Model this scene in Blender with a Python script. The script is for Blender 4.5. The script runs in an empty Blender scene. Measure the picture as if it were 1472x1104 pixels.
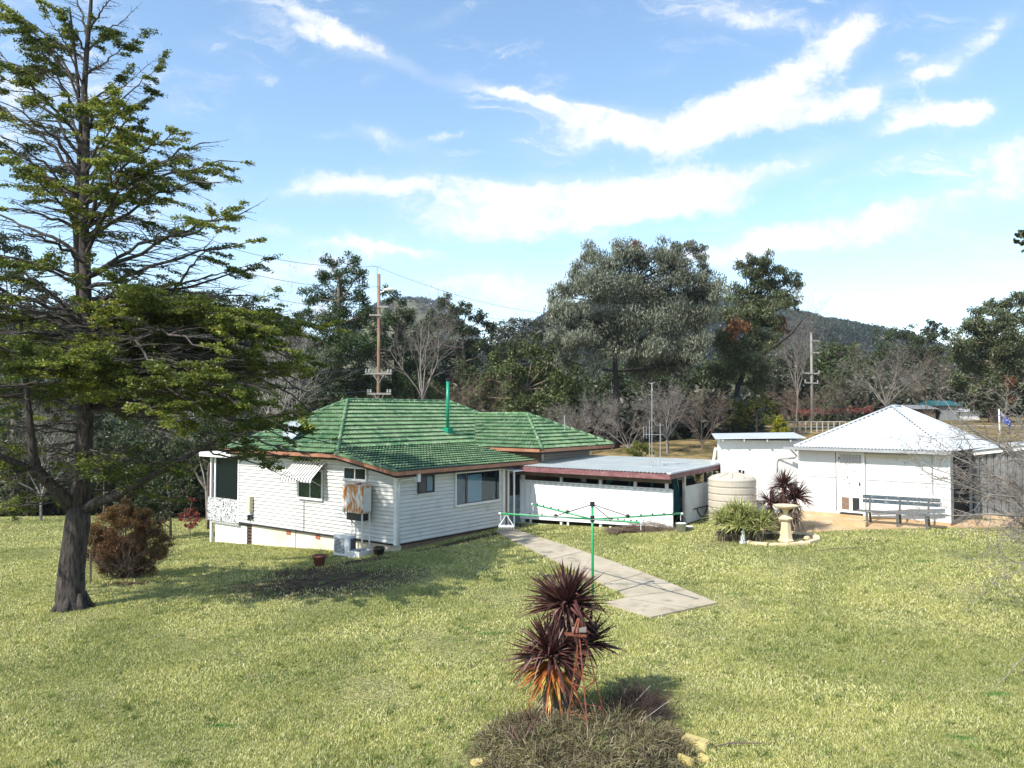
import bpy, bmesh, math, random
import numpy as np
from mathutils import Vector, Matrix
R = math.radians
SC = bpy.context.scene
COL = SC.collection
RNG = np.random.default_rng(7)

# ------------------------------------------------------------------ camera maths
F = 1150.0; PITCH = math.atan(40 / F); CZ = 4.4
CP, SP = math.cos(PITCH), math.sin(PITCH)
def ray(px, py):
    a = (px - 736) / F; b = (552 - py) / F
    return a, CP - b * SP, SP + b * CP
def at(px, py, Y):
    r = ray(px, py); t = Y / r[1]
    return Vector((r[0] * t, Y, CZ + r[2] * t))
def atz(px, py, z):
    r = ray(px, py); t = (z - CZ) / r[2]
    return Vector((r[0] * t, r[1] * t, z))

# ------------------------------------------------------------------ terrain
GP = [(-6,0,-.1),(0,0,0),(6,0,.1),(0,8,0),(-6,10,-.05),(5,10,.02),(12,12,.2),(-12,12,-.2),(-10,19,-.3),(0,17,.0),(5,18,.1),
      (12,18,.45),(-3.7,25.2,-.05),(-5.2,26.0,-.30),(-7.3,27.6,-.45),(-10.7,30.2,-.68),(-12.4,31.6,-.8),(-16,28,-.8),(-22,36,-1.15),(-24,22,-.9),
      (-.7,29.6,.08),(.5,31,.12),(2.6,28.5,.22),(4.8,26.2,.42),(7.5,28,.6),(7.9,23.2,.47),(9.9,27.0,.72),(12,25.6,.74),(14.5,24.5,.76),
      (18,24,.85),(22,16,.8),(3,36,.5),(-6,36,-.4),(10,34,1.0),(16,34,1.3),(-30,44,-1.5),(-12,48,-1.9),(-22,46,-1.6),(-2,48,0.2),(6,45,2.2),(16,46,2.6),(28,45,2.8),
      (30,28,1.6),(-45,60,-5),(-15,75,-3),(10,75,2.2),(40,75,3.6),(70,80,4.5),(-60,20,-2.5),(60,25,2.5),(-25,-10,-.8),(25,-10,.8),
      (-90,120,-7),(0,130,-1),(80,130,6),(-120,40,-6),(120,60,7),(-60,-40,-2),(60,-40,2)]
_g = np.array(GP, float)
def _phi(r2):
    return 0.5 * r2 * np.log(r2 + 1e-9)
_n = len(_g)
_K = _phi(((_g[:, None, :2] - _g[None, :, :2]) ** 2).sum(2)) + np.eye(_n) * 2.0
_P = np.c_[np.ones(_n), _g[:, :2]]
_A = np.block([[_K, _P], [_P.T, np.zeros((3, 3))]])
_W = np.linalg.solve(_A, np.r_[_g[:, 2], 0, 0, 0])
def gzv(x, y):
    x = np.asarray(x, float).ravel(); y = np.asarray(y, float).ravel()
    out = np.empty(len(x))
    xx = np.clip(x, -130, 130); yy = np.clip(y, -45, 135)
    for i in range(0, len(x), 20000):
        a, b = xx[i:i+20000], yy[i:i+20000]
        r2 = (a[:, None] - _g[None, :, 0]) ** 2 + (b[:, None] - _g[None, :, 1]) ** 2
        out[i:i+20000] = _phi(r2) @ _W[:_n] + _W[_n] + _W[_n+1] * a + _W[_n+2] * b
    return out
def gz(x, y): return float(gzv([x], [y])[0])
def gp(px, py):
    r = ray(px, py); t = 8.0
    while t < 130:
        if CZ + r[2] * t < gz(r[0] * t, r[1] * t): break
        t += .25
    lo, hi = t - .25, t
    for _ in range(10):
        m = (lo + hi) / 2
        if CZ + r[2] * m < gz(r[0] * m, r[1] * m): hi = m
        else: lo = m
    return Vector((r[0] * hi, r[1] * hi, gz(r[0] * hi, r[1] * hi)))

# ------------------------------------------------------------------ house frame
TH = R(52.5)
VV = Vector((math.cos(TH), math.sin(TH), 0)); UU = Vector((-VV.y, VV.x, 0)); H0 = Vector((-3.71, 25.77, 0))
def H(u, v, z): return H0 + UU * u + VV * v + Vector((0, 0, z))

# ------------------------------------------------------------------ node helpers / materials
class NT:
    def __init__(s, nt): s.nt = nt
    def n(s, t, **k):
        nd = s.nt.nodes.new(t)
        for a, b in k.items():
            setattr(nd, a, b)
        return nd
    def l(s, a, b): s.nt.links.new(a, b)
    def put(s, sock, val):
        if hasattr(val, 'links'): s.nt.links.new(val, sock)
        else: sock.default_value = val
    def math(s, op, a, b=0.0, c=None, clamp=False):
        nd = s.n('ShaderNodeMath', operation=op); nd.use_clamp = clamp
        s.put(nd.inputs[0], a); s.put(nd.inputs[1], b)
        if c is not None: s.put(nd.inputs[2], c)
        return nd.outputs[0]
    def mix(s, f, a, b, bt='MIX'):
        nd = s.n('ShaderNodeMix', data_type='RGBA', blend_type=bt)
        s.put(nd.inputs[0], f); s.put(nd.inputs[6], a); s.put(nd.inputs[7], b)
        return nd.outputs[2]
    def noise(s, vec, scale, detail=3, rough=.55, dist=0):
        nd = s.n('ShaderNodeTexNoise'); nd.inputs['Scale'].default_value = scale
        nd.inputs['Detail'].default_value = detail; nd.inputs['Roughness'].default_value = rough
        nd.inputs['Distortion'].default_value = dist
        if vec is not None: s.l(vec, nd.inputs['Vector'])
        return nd.outputs['Fac']
    def ramp(s, f, p0, p1, v0=0., v1=1.):
        nd = s.n('ShaderNodeMapRange'); nd.interpolation_type = 'SMOOTHSTEP'
        s.put(nd.inputs[0], f); nd.inputs[1].default_value = p0; nd.inputs[2].default_value = p1
        nd.inputs[3].default_value = v0; nd.inputs[4].default_value = v1
        return nd.outputs[0]
def c4(c): return (c[0], c[1], c[2], 1.0)
def new_mat(name):
    m = bpy.data.materials.new(name); m.use_nodes = True
    m.node_tree.nodes.clear(); T = NT(m.node_tree)
    out = T.n('ShaderNodeOutputMaterial')
    return m, T, out
def surf(name, c1, c2=None, scale=3., rough=.7, stain=None, stain_scale=2., stain_lo=.55, stain_hi=.7, bump=0., bscale=30., metal=0., spec=.4, stretch=(1,1,1), spot=None):
    m, T, out = new_mat(name)
    tc = T.n('ShaderNodeTexCoord'); mp = T.n('ShaderNodeMapping'); T.l(tc.outputs['Object'], mp.inputs[0]); mp.inputs['Scale'].default_value = stretch
    v = mp.outputs[0]
    col = c4(c1)
    if c2 is not None:
        col = T.mix(T.ramp(T.noise(v, scale, 5, .6), .3, .7), c4(c1), c4(c2))
    if stain is not None:
        col = T.mix(T.ramp(T.noise(v, stain_scale, 6, .7), stain_lo, stain_hi), col, c4(stain))
    if spot is not None:
        col = T.mix(T.ramp(T.noise(v, spot[1], 4, .8), spot[2], spot[2] + .06), col, c4(spot[0]))
    b = T.n('ShaderNodeBsdfPrincipled'); T.put(b.inputs['Base Color'], col)
    b.inputs['Roughness'].default_value = rough; b.inputs['Metallic'].default_value = metal
    b.inputs['Specular IOR Level'].default_value = spec
    if bump > 0:
        bn = T.n('ShaderNodeBump'); bn.inputs['Strength'].default_value = bump; bn.inputs['Distance'].default_value = .02
        T.l(T.noise(v, bscale, 5, .65), bn.inputs['Height']); T.l(bn.outputs[0], b.inputs['Normal'])
    T.l(b.outputs[0], out.inputs[0]); return m
def leafmat(name, c1, c2, c3=None, clump=.6, trans=.25, c3amt=.2):
    m, T, out = new_mat(name)
    g = T.n('ShaderNodeNewGeometry'); tc = T.n('ShaderNodeTexCoord')
    rnd = g.outputs['Random Per Island']
    col = T.mix(rnd, c4(c1), c4(c2))
    nz = T.ramp(T.noise(tc.outputs['Object'], clump, 3, .6), .35, .65)
    if c3 is not None:
        k = T.math('MULTIPLY', nz, T.math('GREATER_THAN', T.math('FRACT', T.math('MULTIPLY', rnd, 37.7)), 1 - c3amt))
        col = T.mix(k, col, c4(c3))
    hs = T.n('ShaderNodeHueSaturation'); T.put(hs.inputs['Value'], T.ramp(nz, 0, 1, .75, 1.25)); T.l(col, hs.inputs['Color'])
    d = T.n('ShaderNodeBsdfDiffuse'); T.l(hs.outputs[0], d.inputs[0])
    t = T.n('ShaderNodeBsdfTranslucent'); T.l(hs.outputs[0], t.inputs[0])
    mx = T.n('ShaderNodeMixShader'); mx.inputs[0].default_value = trans
    T.l(d.outputs[0], mx.inputs[1]); T.l(t.outputs[0], mx.inputs[2])
    gl = T.n('ShaderNodeBsdfGlossy'); gl.inputs['Roughness'].default_value = .45; gl.inputs[0].default_value = (.8, .8, .8, 1)
    m2 = T.n('ShaderNodeMixShader'); m2.inputs[0].default_value = .025
    T.l(mx.outputs[0], m2.inputs[1]); T.l(gl.outputs[0], m2.inputs[2])
    T.l(m2.outputs[0], out.inputs[0]); return m
def glassmat(name, tint=(.02, .03, .035), refl=.35):
    m, T, out = new_mat(name)
    tr = T.n('ShaderNodeBsdfTransparent'); tr.inputs[0].default_value = (.66, .76, .80, 1)
    gl = T.n('ShaderNodeBsdfGlossy'); gl.inputs['Roughness'].default_value = .03
    lw = T.n('ShaderNodeLayerWeight'); lw.inputs[0].default_value = .25
    f = T.math('ADD', T.math('MULTIPLY', lw.outputs['Fresnel'], .10), .015)
    mx = T.n('ShaderNodeMixShader'); T.l(f, mx.inputs[0]); T.l(tr.outputs[0], mx.inputs[1]); T.l(gl.outputs[0], mx.inputs[2])
    T.l(mx.outputs[0], out.inputs[0]); return m

M = {}
def setup_mats():
    M['siding_paint'] = surf('painted_weatherboard', (.62, .62, .585), (.56, .56, .52), 1.2, .6, stain=(.40, .39, .34), stain_scale=1.3, stain_lo=.52, stain_hi=.8, stretch=(1, 1, 2.5))  # one off-white paint for both boarded walls
    M['trim'] = surf('white_trim_paint', (.80, .80, .78), (.70, .70, .67), 3, .5)
    M['base'] = surf('cream_render_base', (.66, .56, .38), (.74, .70, .58), .7, .8, stain=(.45, .36, .24), stain_scale=2, stain_lo=.66, stain_hi=.8, bump=.2)
    M['base_white'] = surf('white_render_base', (.80, .79, .72), (.74, .72, .64), .9, .8, bump=.15)
    M['gutter'] = surf('brown_gutter', (.30, .13, .075), (.40, .20, .12), 2.5, .5, stain=(.12, .05, .04), stain_scale=4)
    M['soffit'] = surf('cream_soffit', (.62, .56, .42), (.55, .50, .38), 2, .7)
    M['eave_dark'] = surf('dark_eave_board', (.03, .025, .022), None, rough=.8)  # flat near-black colour for fascias, bearer strip and door step
    M['brick'] = surf('brown_brick', (.16, .10, .07), (.24, .16, .11), 9, .9, bump=.3)
    M['brickred'] = surf('terracotta_vent', (.42, .15, .08), (.30, .10, .06), 20, .8)
    M['alu'] = surf('aluminium', (.55, .56, .57), (.45, .46, .47), 5, .35, metal=.7)
    M['dish'] = surf('grey_dish_paint', (.30, .36, .38), (.34, .40, .42), 3, .6)
    M['stripe'] = surf('olive_grey_stripe', (.13, .13, .11), None, rough=.6)
    M['darkframe'] = surf('dark_window_frame', (.025, .028, .03), None, rough=.4)
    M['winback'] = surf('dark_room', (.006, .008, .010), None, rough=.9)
    M['tealback'] = surf('teal_blind', (.035, .12, .17), (.02, .07, .10), 6, .7)
    M['curtain'] = surf('pale_curtain', (.50, .62, .68), (.42, .54, .60), 5, .9)
    M['curtain_g'] = surf('olive_curtain', (.26, .25, .12), (.12, .12, .06), 9, .9, stretch=(6, 6, 1))
    M['glass'] = glassmat('window_glass')
    M['doorpaint'] = surf('grey_blue_door', (.16, .20, .22), (.12, .16, .18), 3, .6)
    M['concrete'] = surf('pale_concrete', (.38, .325, .23), (.46, .395, .29), 1.6, .9, stain=(.22, .19, .13), stain_scale=1.8, stain_lo=.50, stain_hi=.72, bump=.3, bscale=40, spot=((.22, .20, .15), 9, .66))
    M['orange_conc'] = surf('ochre_footing', (.44, .28, .14), (.54, .40, .24), 1.4, .9, stain=(.32, .22, .14), stain_scale=2.2, stain_lo=.6, stain_hi=.8, bump=.4)
    M['white_wall'] = surf('whitewashed_sheet', (.68, .68, .66), (.63, .63, .605), .8, .8, stain=(.46, .43, .37), stain_scale=1.2, stain_lo=.56, stain_hi=.86, bump=.08, bscale=15, spot=((.40, .36, .30), 9, .69))
    M['peel'] = surf('peeling_white_door', (.80, .80, .78), (.74, .74, .72), 2, .7, spot=((.10, .09, .08), 6, .585))
    M['grey_timber'] = surf('weathered_timber', (.34, .33, .31), (.48, .47, .45), 6, .85, stretch=(1, 1, 6))
    M['zinc'] = surf('galvanised_roof', (.46, .485, .455), (.54, .565, .53), 1.3, .45, metal=.25, stain=(.45, .49, .50), stain_scale=.8, spec=.5)
    M['zinc_w'] = surf('pale_galvanised_roof', (.48, .50, .51), (.55, .57, .575), 1.2, .5, metal=.1, stain=(.40, .44, .47), stain_scale=1.1, stain_lo=.6, stain_hi=.75, spec=.5)
    M['zinc_g'] = surf('weathered_zinc_wall', (.17, .175, .175), (.25, .255, .255), 1.5, .65, metal=.1, stain=(.11, .11, .11), stain_scale=1.2, stretch=(2, 2, .5))
    M['fence_w'] = surf('white_sheet_fence', (.84, .84, .83), (.80, .80, .79), 1, .5)
    M['fascia_p'] = surf('maroon_fascia', (.16, .055, .06), (.24, .12, .12), 3, .6, stain=(.45, .38, .36), stain_scale=5, stain_lo=.6, stain_hi=.7, stretch=(1, 1, 3))
    M['green_steel'] = surf('green_enamel', (.02, .26, .08), (.03, .33, .12), 4, .35)
    M['flue'] = surf('green_flue_paint', (.01, .22, .12), (.02, .27, .16), 4, .35)
    M['black'] = surf('black_fitting', (.015, .015, .016), None, rough=.5)
    M['wire'] = surf('dark_wire', (.05, .05, .05), None, rough=.5)
    M['rust'] = surf('rusty_steel', (.13, .035, .02), (.22, .07, .035), 12, .8, spot=((.45, .42, .38), 8, .72))
    M['rustbox'] = surf('rust_streaked_enamel', (.74, .74, .70), (.70, .69, .62), 2, .5, stain=(.55, .22, .05), stain_scale=2.6, stain_lo=.44, stain_hi=.56, stretch=(1.8, 1.8, .7), spot=((.25, .06, .02), 5, .56))
    M['enamel'] = surf('off_white_enamel', (.66, .67, .65), (.58, .59, .57), 4, .45)
    M['fan'] = surf('dark_fan_grille', (.05, .08, .11), (.10, .13, .16), 20, .6)
    M['whiteplastic'] = surf('white_plastic', (.75, .76, .76), (.66, .67, .67), 5, .5)
    M['terracotta'] = surf('brown_flowerpot', (.17, .055, .035), (.24, .09, .06), 8, .7)
    M['soil'] = surf('dark_soil', (.07, .045, .03), (.12, .08, .05), 8, .95, bump=.6, bscale=25)
    M['tank'] = surf('beige_tank', (.47, .42, .34), (.53, .485, .40), 1, .5)
    M['tankrib'] = surf('tank_dark_rib', (.12, .10, .09), None, rough=.7)  # flat dark brown tone
    M['sandstone'] = surf('cast_sandstone', (.58, .46, .28), (.66, .55, .36), 3, .85, stain=(.40, .31, .19), stain_scale=5, stain_lo=.6, stain_hi=.75, bump=.3)
    M['bench'] = surf('worn_bench_slat', (.03, .06, .08), (.08, .10, .11), 3, .7, spot=((.42, .40, .36), 9, .58), stretch=(1, 1, 3))
    M['benchleg'] = surf('grey_bench_leg', (.15, .155, .15), (.08, .085, .085), 6, .7)
    M['bark'] = surf('dark_cedar_bark', (.014, .011, .010), (.095, .078, .068), 6, .95, bump=1.6, bscale=16, stretch=(3.2, 3.2, .6))
    M['bark_up'] = surf('grey_cedar_bark', (.035, .030, .026), (.10, .088, .076), 5, .95, bump=.6, bscale=14)
    M['bark_black'] = surf('charred_bark', (.012, .010, .009), (.04, .034, .03), 5, .95, bump=.5)
    M['bark_grey'] = surf('pale_bark', (.28, .26, .24), (.40, .37, .34), 3, .9)
    M['bark_brown'] = surf('brown_bark', (.10, .075, .055), (.16, .12, .09), 3, .9)
    M['twig_grey'] = surf('bare_twig_grey', (.17, .145, .125), (.27, .24, .21), 2, .95)
    M['twig_pale'] = surf('bare_twig_pale', (.30, .27, .24), (.40, .37, .33), 2, .95)
    M['twig_brown'] = surf('bare_twig_brown', (.15, .105, .08), (.23, .17, .13), 2, .95)
    M['twig_red'] = surf('red_twig', (.30, .07, .05), (.22, .08, .06), 2, .95)
    M['pole'] = surf('brown_power_pole', (.17, .085, .055), (.26, .16, .11), 4, .85, stretch=(1, 1, .3))
    M['pole_grey'] = surf('grey_power_pole', (.24, .22, .20), (.31, .285, .26), 4, .85)
    M['ceramic'] = surf('white_insulator', (.34, .33, .31), None, rough=.3)
    M['cedar'] = leafmat('cedar_needles', (.050, .090, .017), (.145, .190, .027), (.33, .32, .05), .5, .45, .42)
    M['cedar_dark'] = leafmat('conifer_needles', (.022, .048, .014), (.065, .098, .026), None, .5)
    M['dark_leaf'] = leafmat('dark_evergreen_leaf', (.026, .042, .016), (.075, .092, .034), None, .4)
    M['olive_leaf'] = leafmat('olive_leaf', (.055, .075, .022), (.105, .130, .040), (.13, .15, .06), .5)
    M['gum_leaf'] = leafmat('grey_gum_leaf', (.10, .115, .075), (.195, .205, .145), (.27, .285, .22), .4)
    M['gum_green'] = leafmat('green_gum_leaf', (.055, .075, .028), (.125, .140, .060), (.19, .20, .14), .4)
    M['gum_brown'] = leafmat('bronze_gum_leaf', (.16, .065, .025), (.20, .105, .05), None, .5)
    M['grey_leaf'] = leafmat('dull_grey_leaf', (.050, .056, .036), (.115, .118, .080), None, .5)
    M['rust_leaf'] = leafmat('brown_bush_leaf', (.13, .055, .022), (.21, .11, .045), (.10, .11, .03), .9, .2, .4)
    M['red_leaf'] = leafmat('red_leaf', (.22, .035, .03), (.30, .07, .06), None, .8)
    M['gold_leaf'] = leafmat('golden_leaf', (.16, .17, .012), (.30, .27, .02), None, .8)
    M['hedge_leaf'] = leafmat('yellow_green_leaf', (.10, .125, .022), (.17, .18, .035), None, .5)
    M['far_leaf'] = leafmat('far_wood_leaf', (.022, .034, .022), (.048, .062, .036), None, .02)
    M['maroon_blade'] = leafmat('maroon_blade', (.048, .018, .017), (.125, .055, .046), (.21, .14, .115), 3, .12, .3)
    M['orange_blade'] = leafmat('dying_orange_blade', (.42, .16, .03), (.32, .08, .03), (.45, .35, .08), 6, .15, .4)
    M['yucca_blade'] = leafmat('green_blade', (.15, .19, .05), (.42, .42, .15), (.55, .52, .24), 3, .15, .3)
    M['dry_blade'] = leafmat('dead_blade', (.20, .15, .11), (.36, .29, .21), None, 3, .15)
    M['straw'] = leafmat('dry_straw', (.09, .075, .04), (.30, .25, .14), (.10, .12, .035), 2, .15, .3)
    M['rock'] = surf('yellow_sandstone', (.42, .33, .10), (.52, .44, .20), 5, .9, stain=(.22, .18, .09), stain_scale=6, bump=.6)
    M['carpaint'] = surf('teal_car_paint', (.02, .11, .125), (.025, .13, .14), 1, .25, spec=.6)
    M['tyre'] = surf('tyre_rubber', (.02, .02, .02), None, rough=.8)
    M['blue'] = surf('blue_cloth', (.012, .05, .36), None, rough=.7)
    M['redcloth'] = surf('red_cloth', (.55, .02, .03), None, rough=.7)
    M['whitecloth'] = surf('white_cloth', (.8, .8, .8), None, rough=.7)
    M['blueplastic'] = surf('blue_plastic', (.03, .22, .50), None, rough=.5)
    M['lattice'] = surf('white_screen', (.78, .78, .76), (.70, .70, .68), 5, .7)
    M['brownslat'] = surf('brown_slat', (.07, .04, .03), (.12, .07, .05), 8, .8)
    M['greentimber'] = surf('pale_green_board', (.34, .42, .22), (.40, .46, .28), 2, .8)
    M['mortar'] = surf('pale_mortar', (.6, .6, .56), None, rough=.9)
    M['pondwater'] = surf('dark_pond_water', (.012, .016, .012), None, rough=.08, spec=.6)
    # roof tile material
    m, T, out = new_mat('green_roof_tile')
    tc = T.n('ShaderNodeTexCoord'); v = tc.outputs['Object']
    n1 = T.noise(v, .8, 6, .68, .8); n2 = T.noise(v, 5.5, 4, .7)
    col = T.mix(T.ramp(n1, .36, .62), c4((.014, .088, .034)), c4((.085, .185, .075)))
    vo = T.n('ShaderNodeTexVoronoi'); vo.inputs['Scale'].default_value = 3.3; T.l(v, vo.inputs['Vector'])
    sep = T.n('ShaderNodeSeparateColor'); T.l(vo.outputs['Color'], sep.inputs[0])
    col = T.mix(T.math('MULTIPLY', sep.outputs[0], .6), col, c4((.21, .29, .15)))
    col = T.mix(T.ramp(n2, .52, .68), col, c4((.31, .37, .25)))
    col = T.mix(T.ramp(T.noise(v, 7, 6, .8), .60, .72), col, c4((.03, .05, .03)))
    b = T.n('ShaderNodeBsdfPrincipled'); T.l(col, b.inputs['Base Color']); b.inputs['Roughness'].default_value = .55; b.inputs['Specular IOR Level'].default_value = .35
    bn = T.n('ShaderNodeBump'); bn.inputs['Strength'].default_value = .25; bn.inputs['Distance'].default_value = .02
    T.l(n2, bn.inputs['Height']); T.l(bn.outputs[0], b.inputs['Normal'])
    T.l(b.outputs[0], out.inputs[0]); M['tile'] = m
    # corrugated roof is 'zinc'; brick pattern handled by colour noise
    # lawn material (world-located dirt and lush spots; the largest dirt spot also paints in shade)
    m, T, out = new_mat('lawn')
    g = T.n('ShaderNodeNewGeometry'); pos = g.outputs['Position']
    big = T.noise(pos, .22, 5, .6, .8); mid = T.noise(pos, .9, 4, .6); fine = T.noise(pos, 14, 3, .7); vf = T.noise(pos, 60, 2, .7)
    a = T.mix(T.ramp(mid, .35, .65), c4((.20, .20, .08)), c4((.33, .31, .14)))
    a = T.mix(T.math('MULTIPLY', T.ramp(big, .42, .66), .5), a, c4((.17, .19, .07)))
    a = T.mix(T.ramp(fine, .45, .60), a, c4((.09, .09, .04)))
    a = T.mix(T.ramp(vf, .58, .70), a, c4((.45, .43, .24)))
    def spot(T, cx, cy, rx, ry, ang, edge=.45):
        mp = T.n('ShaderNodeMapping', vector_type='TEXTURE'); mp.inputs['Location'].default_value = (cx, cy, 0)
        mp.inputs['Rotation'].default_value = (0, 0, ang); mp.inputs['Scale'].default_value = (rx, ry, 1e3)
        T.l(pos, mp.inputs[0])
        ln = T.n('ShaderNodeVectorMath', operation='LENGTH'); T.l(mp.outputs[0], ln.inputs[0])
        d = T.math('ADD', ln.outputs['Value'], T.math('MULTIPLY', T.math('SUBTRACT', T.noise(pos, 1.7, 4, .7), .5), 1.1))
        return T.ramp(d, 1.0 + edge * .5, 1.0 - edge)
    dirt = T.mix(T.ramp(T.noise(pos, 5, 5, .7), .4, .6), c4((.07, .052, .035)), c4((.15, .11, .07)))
    for s in DIRT_SHADE: a = T.mix(spot(T, *s), a, dirt)
    for s in LUSH: a = T.mix(T.math('MULTIPLY', spot(T, *s, .9), .5), a, c4((.05, .16, .03)))
    far = T.n('ShaderNodeSeparateXYZ'); T.l(pos, far.inputs[0])
    fy = T.ramp(T.math('ADD', T.math('ADD', far.outputs[1], T.ramp(far.outputs[0], -7, 1, 0, 12)), T.math('MULTIPLY', T.noise(pos, .2, 3), 8)), 46, 52)
    a = T.mix(fy, a, T.mix(T.ramp(mid, .4, .6), c4((.26, .19, .09)), c4((.10, .085, .04))))
    b = T.n('ShaderNodeBsdfDiffuse'); T.l(a, b.inputs[0])
    bn = T.n('ShaderNodeBump'); bn.inputs['Strength'].default_value = .8; bn.inputs['Distance'].default_value = .05
    T.l(T.math('ADD', fine, T.math('MULTIPLY', mid, .6)), bn.inputs['Height']); T.l(bn.outputs[0], b.inputs['Normal'])
    T.l(b.outputs[0], out.inputs[0]); M['lawn'] = m
    # grass blade colour: island random + same large patches
    m, T, out = new_mat('grass_blade')
    g = T.n('ShaderNodeNewGeometry'); pos = g.outputs['Position']; rnd = g.outputs['Random Per Island']
    big = T.noise(pos, .22, 5, .6, .8); mid = T.noise(pos, .9, 4, .6)
    a = T.mix(rnd, c4((.13, .16, .045)), c4((.64, .63, .22)))
    a = T.mix(T.math('MULTIPLY', T.math('GREATER_THAN', T.math('FRACT', T.math('MULTIPLY', rnd, 53.3)), .78), 1.), a, c4((.90, .84, .48)))
    a = T.mix(T.math('MULTIPLY', T.ramp(mid, .42, .62), .35), a, c4((.50, .49, .16)))
    a = T.mix(T.math('MULTIPLY', T.ramp(big, .44, .62), .45), a, c4((.19, .23, .07)))
    for s in LUSH: a = T.mix(T.math('MULTIPLY', spot(T, *s, .9), .75), a, c4((.04, .20, .03)))
    d = T.n('ShaderNodeBsdfDiffuse'); T.l(a, d.inputs[0]); t = T.n('ShaderNodeBsdfTranslucent'); T.l(a, t.inputs[0])
    mx = T.n('ShaderNodeMixShader'); mx.inputs[0].default_value = .3; T.l(d.outputs[0], mx.inputs[1]); T.l(t.outputs[0], mx.inputs[2])
    T.l(mx.outputs[0], out.inputs[0]); M['blade'] = m
    # patterned screen on the verandah: real leaf motif, black on white
    m, T, out = new_mat('leaf_print_screen')
    tc = T.n('ShaderNodeTexCoord'); n = T.noise(tc.outputs['Object'], 11, 2, .6, 2.5)
    col = T.mix(T.ramp(n, .48, .53), c4((.78, .78, .76)), c4((.02, .02, .02)))
    b = T.n('ShaderNodeBsdfPrincipled'); T.l(col, b.inputs['Base Color']); b.inputs['Roughness'].default_value = .8
    T.l(b.outputs[0], out.inputs[0]); M['print'] = m

def _e(px, py, rx, ry, ang=0):
    p = gp(px, py); return (p.x, p.y, rx, ry, ang)
DIRT_SHADE = [_e(468, 836, 2.7, 2.3, .3), _e(430, 822, 1.2, .9, 0), _e(520, 806, 1.2, .7, .3), _e(665, 778, 2.6, .35, R(52)), _e(810, 830, .9, .3, -.5),  # first spot: bare dirt, widened and darkened to paint in shade on the lawn
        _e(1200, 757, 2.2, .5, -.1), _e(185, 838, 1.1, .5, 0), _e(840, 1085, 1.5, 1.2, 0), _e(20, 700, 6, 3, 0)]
LUSH = [_e(705, 912, .30, .10, .1), _e(668, 905, .22, .07, .1), _e(660, 922, .2, .06, 0), _e(1110, 936, .2, .05, 0), _e(1115, 893, .10, .05, 0), _e(1385, 1062, .18, .08, -.3),
        _e(1430, 1000, .25, .1, 0), _e(680, 982, .2, .06, 0), _e(1330, 808, .4, .1, 0), _e(320, 1045, .3, .08, 0), _e(1055, 855, .3, .08, 0)]
setup_mats()

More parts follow.
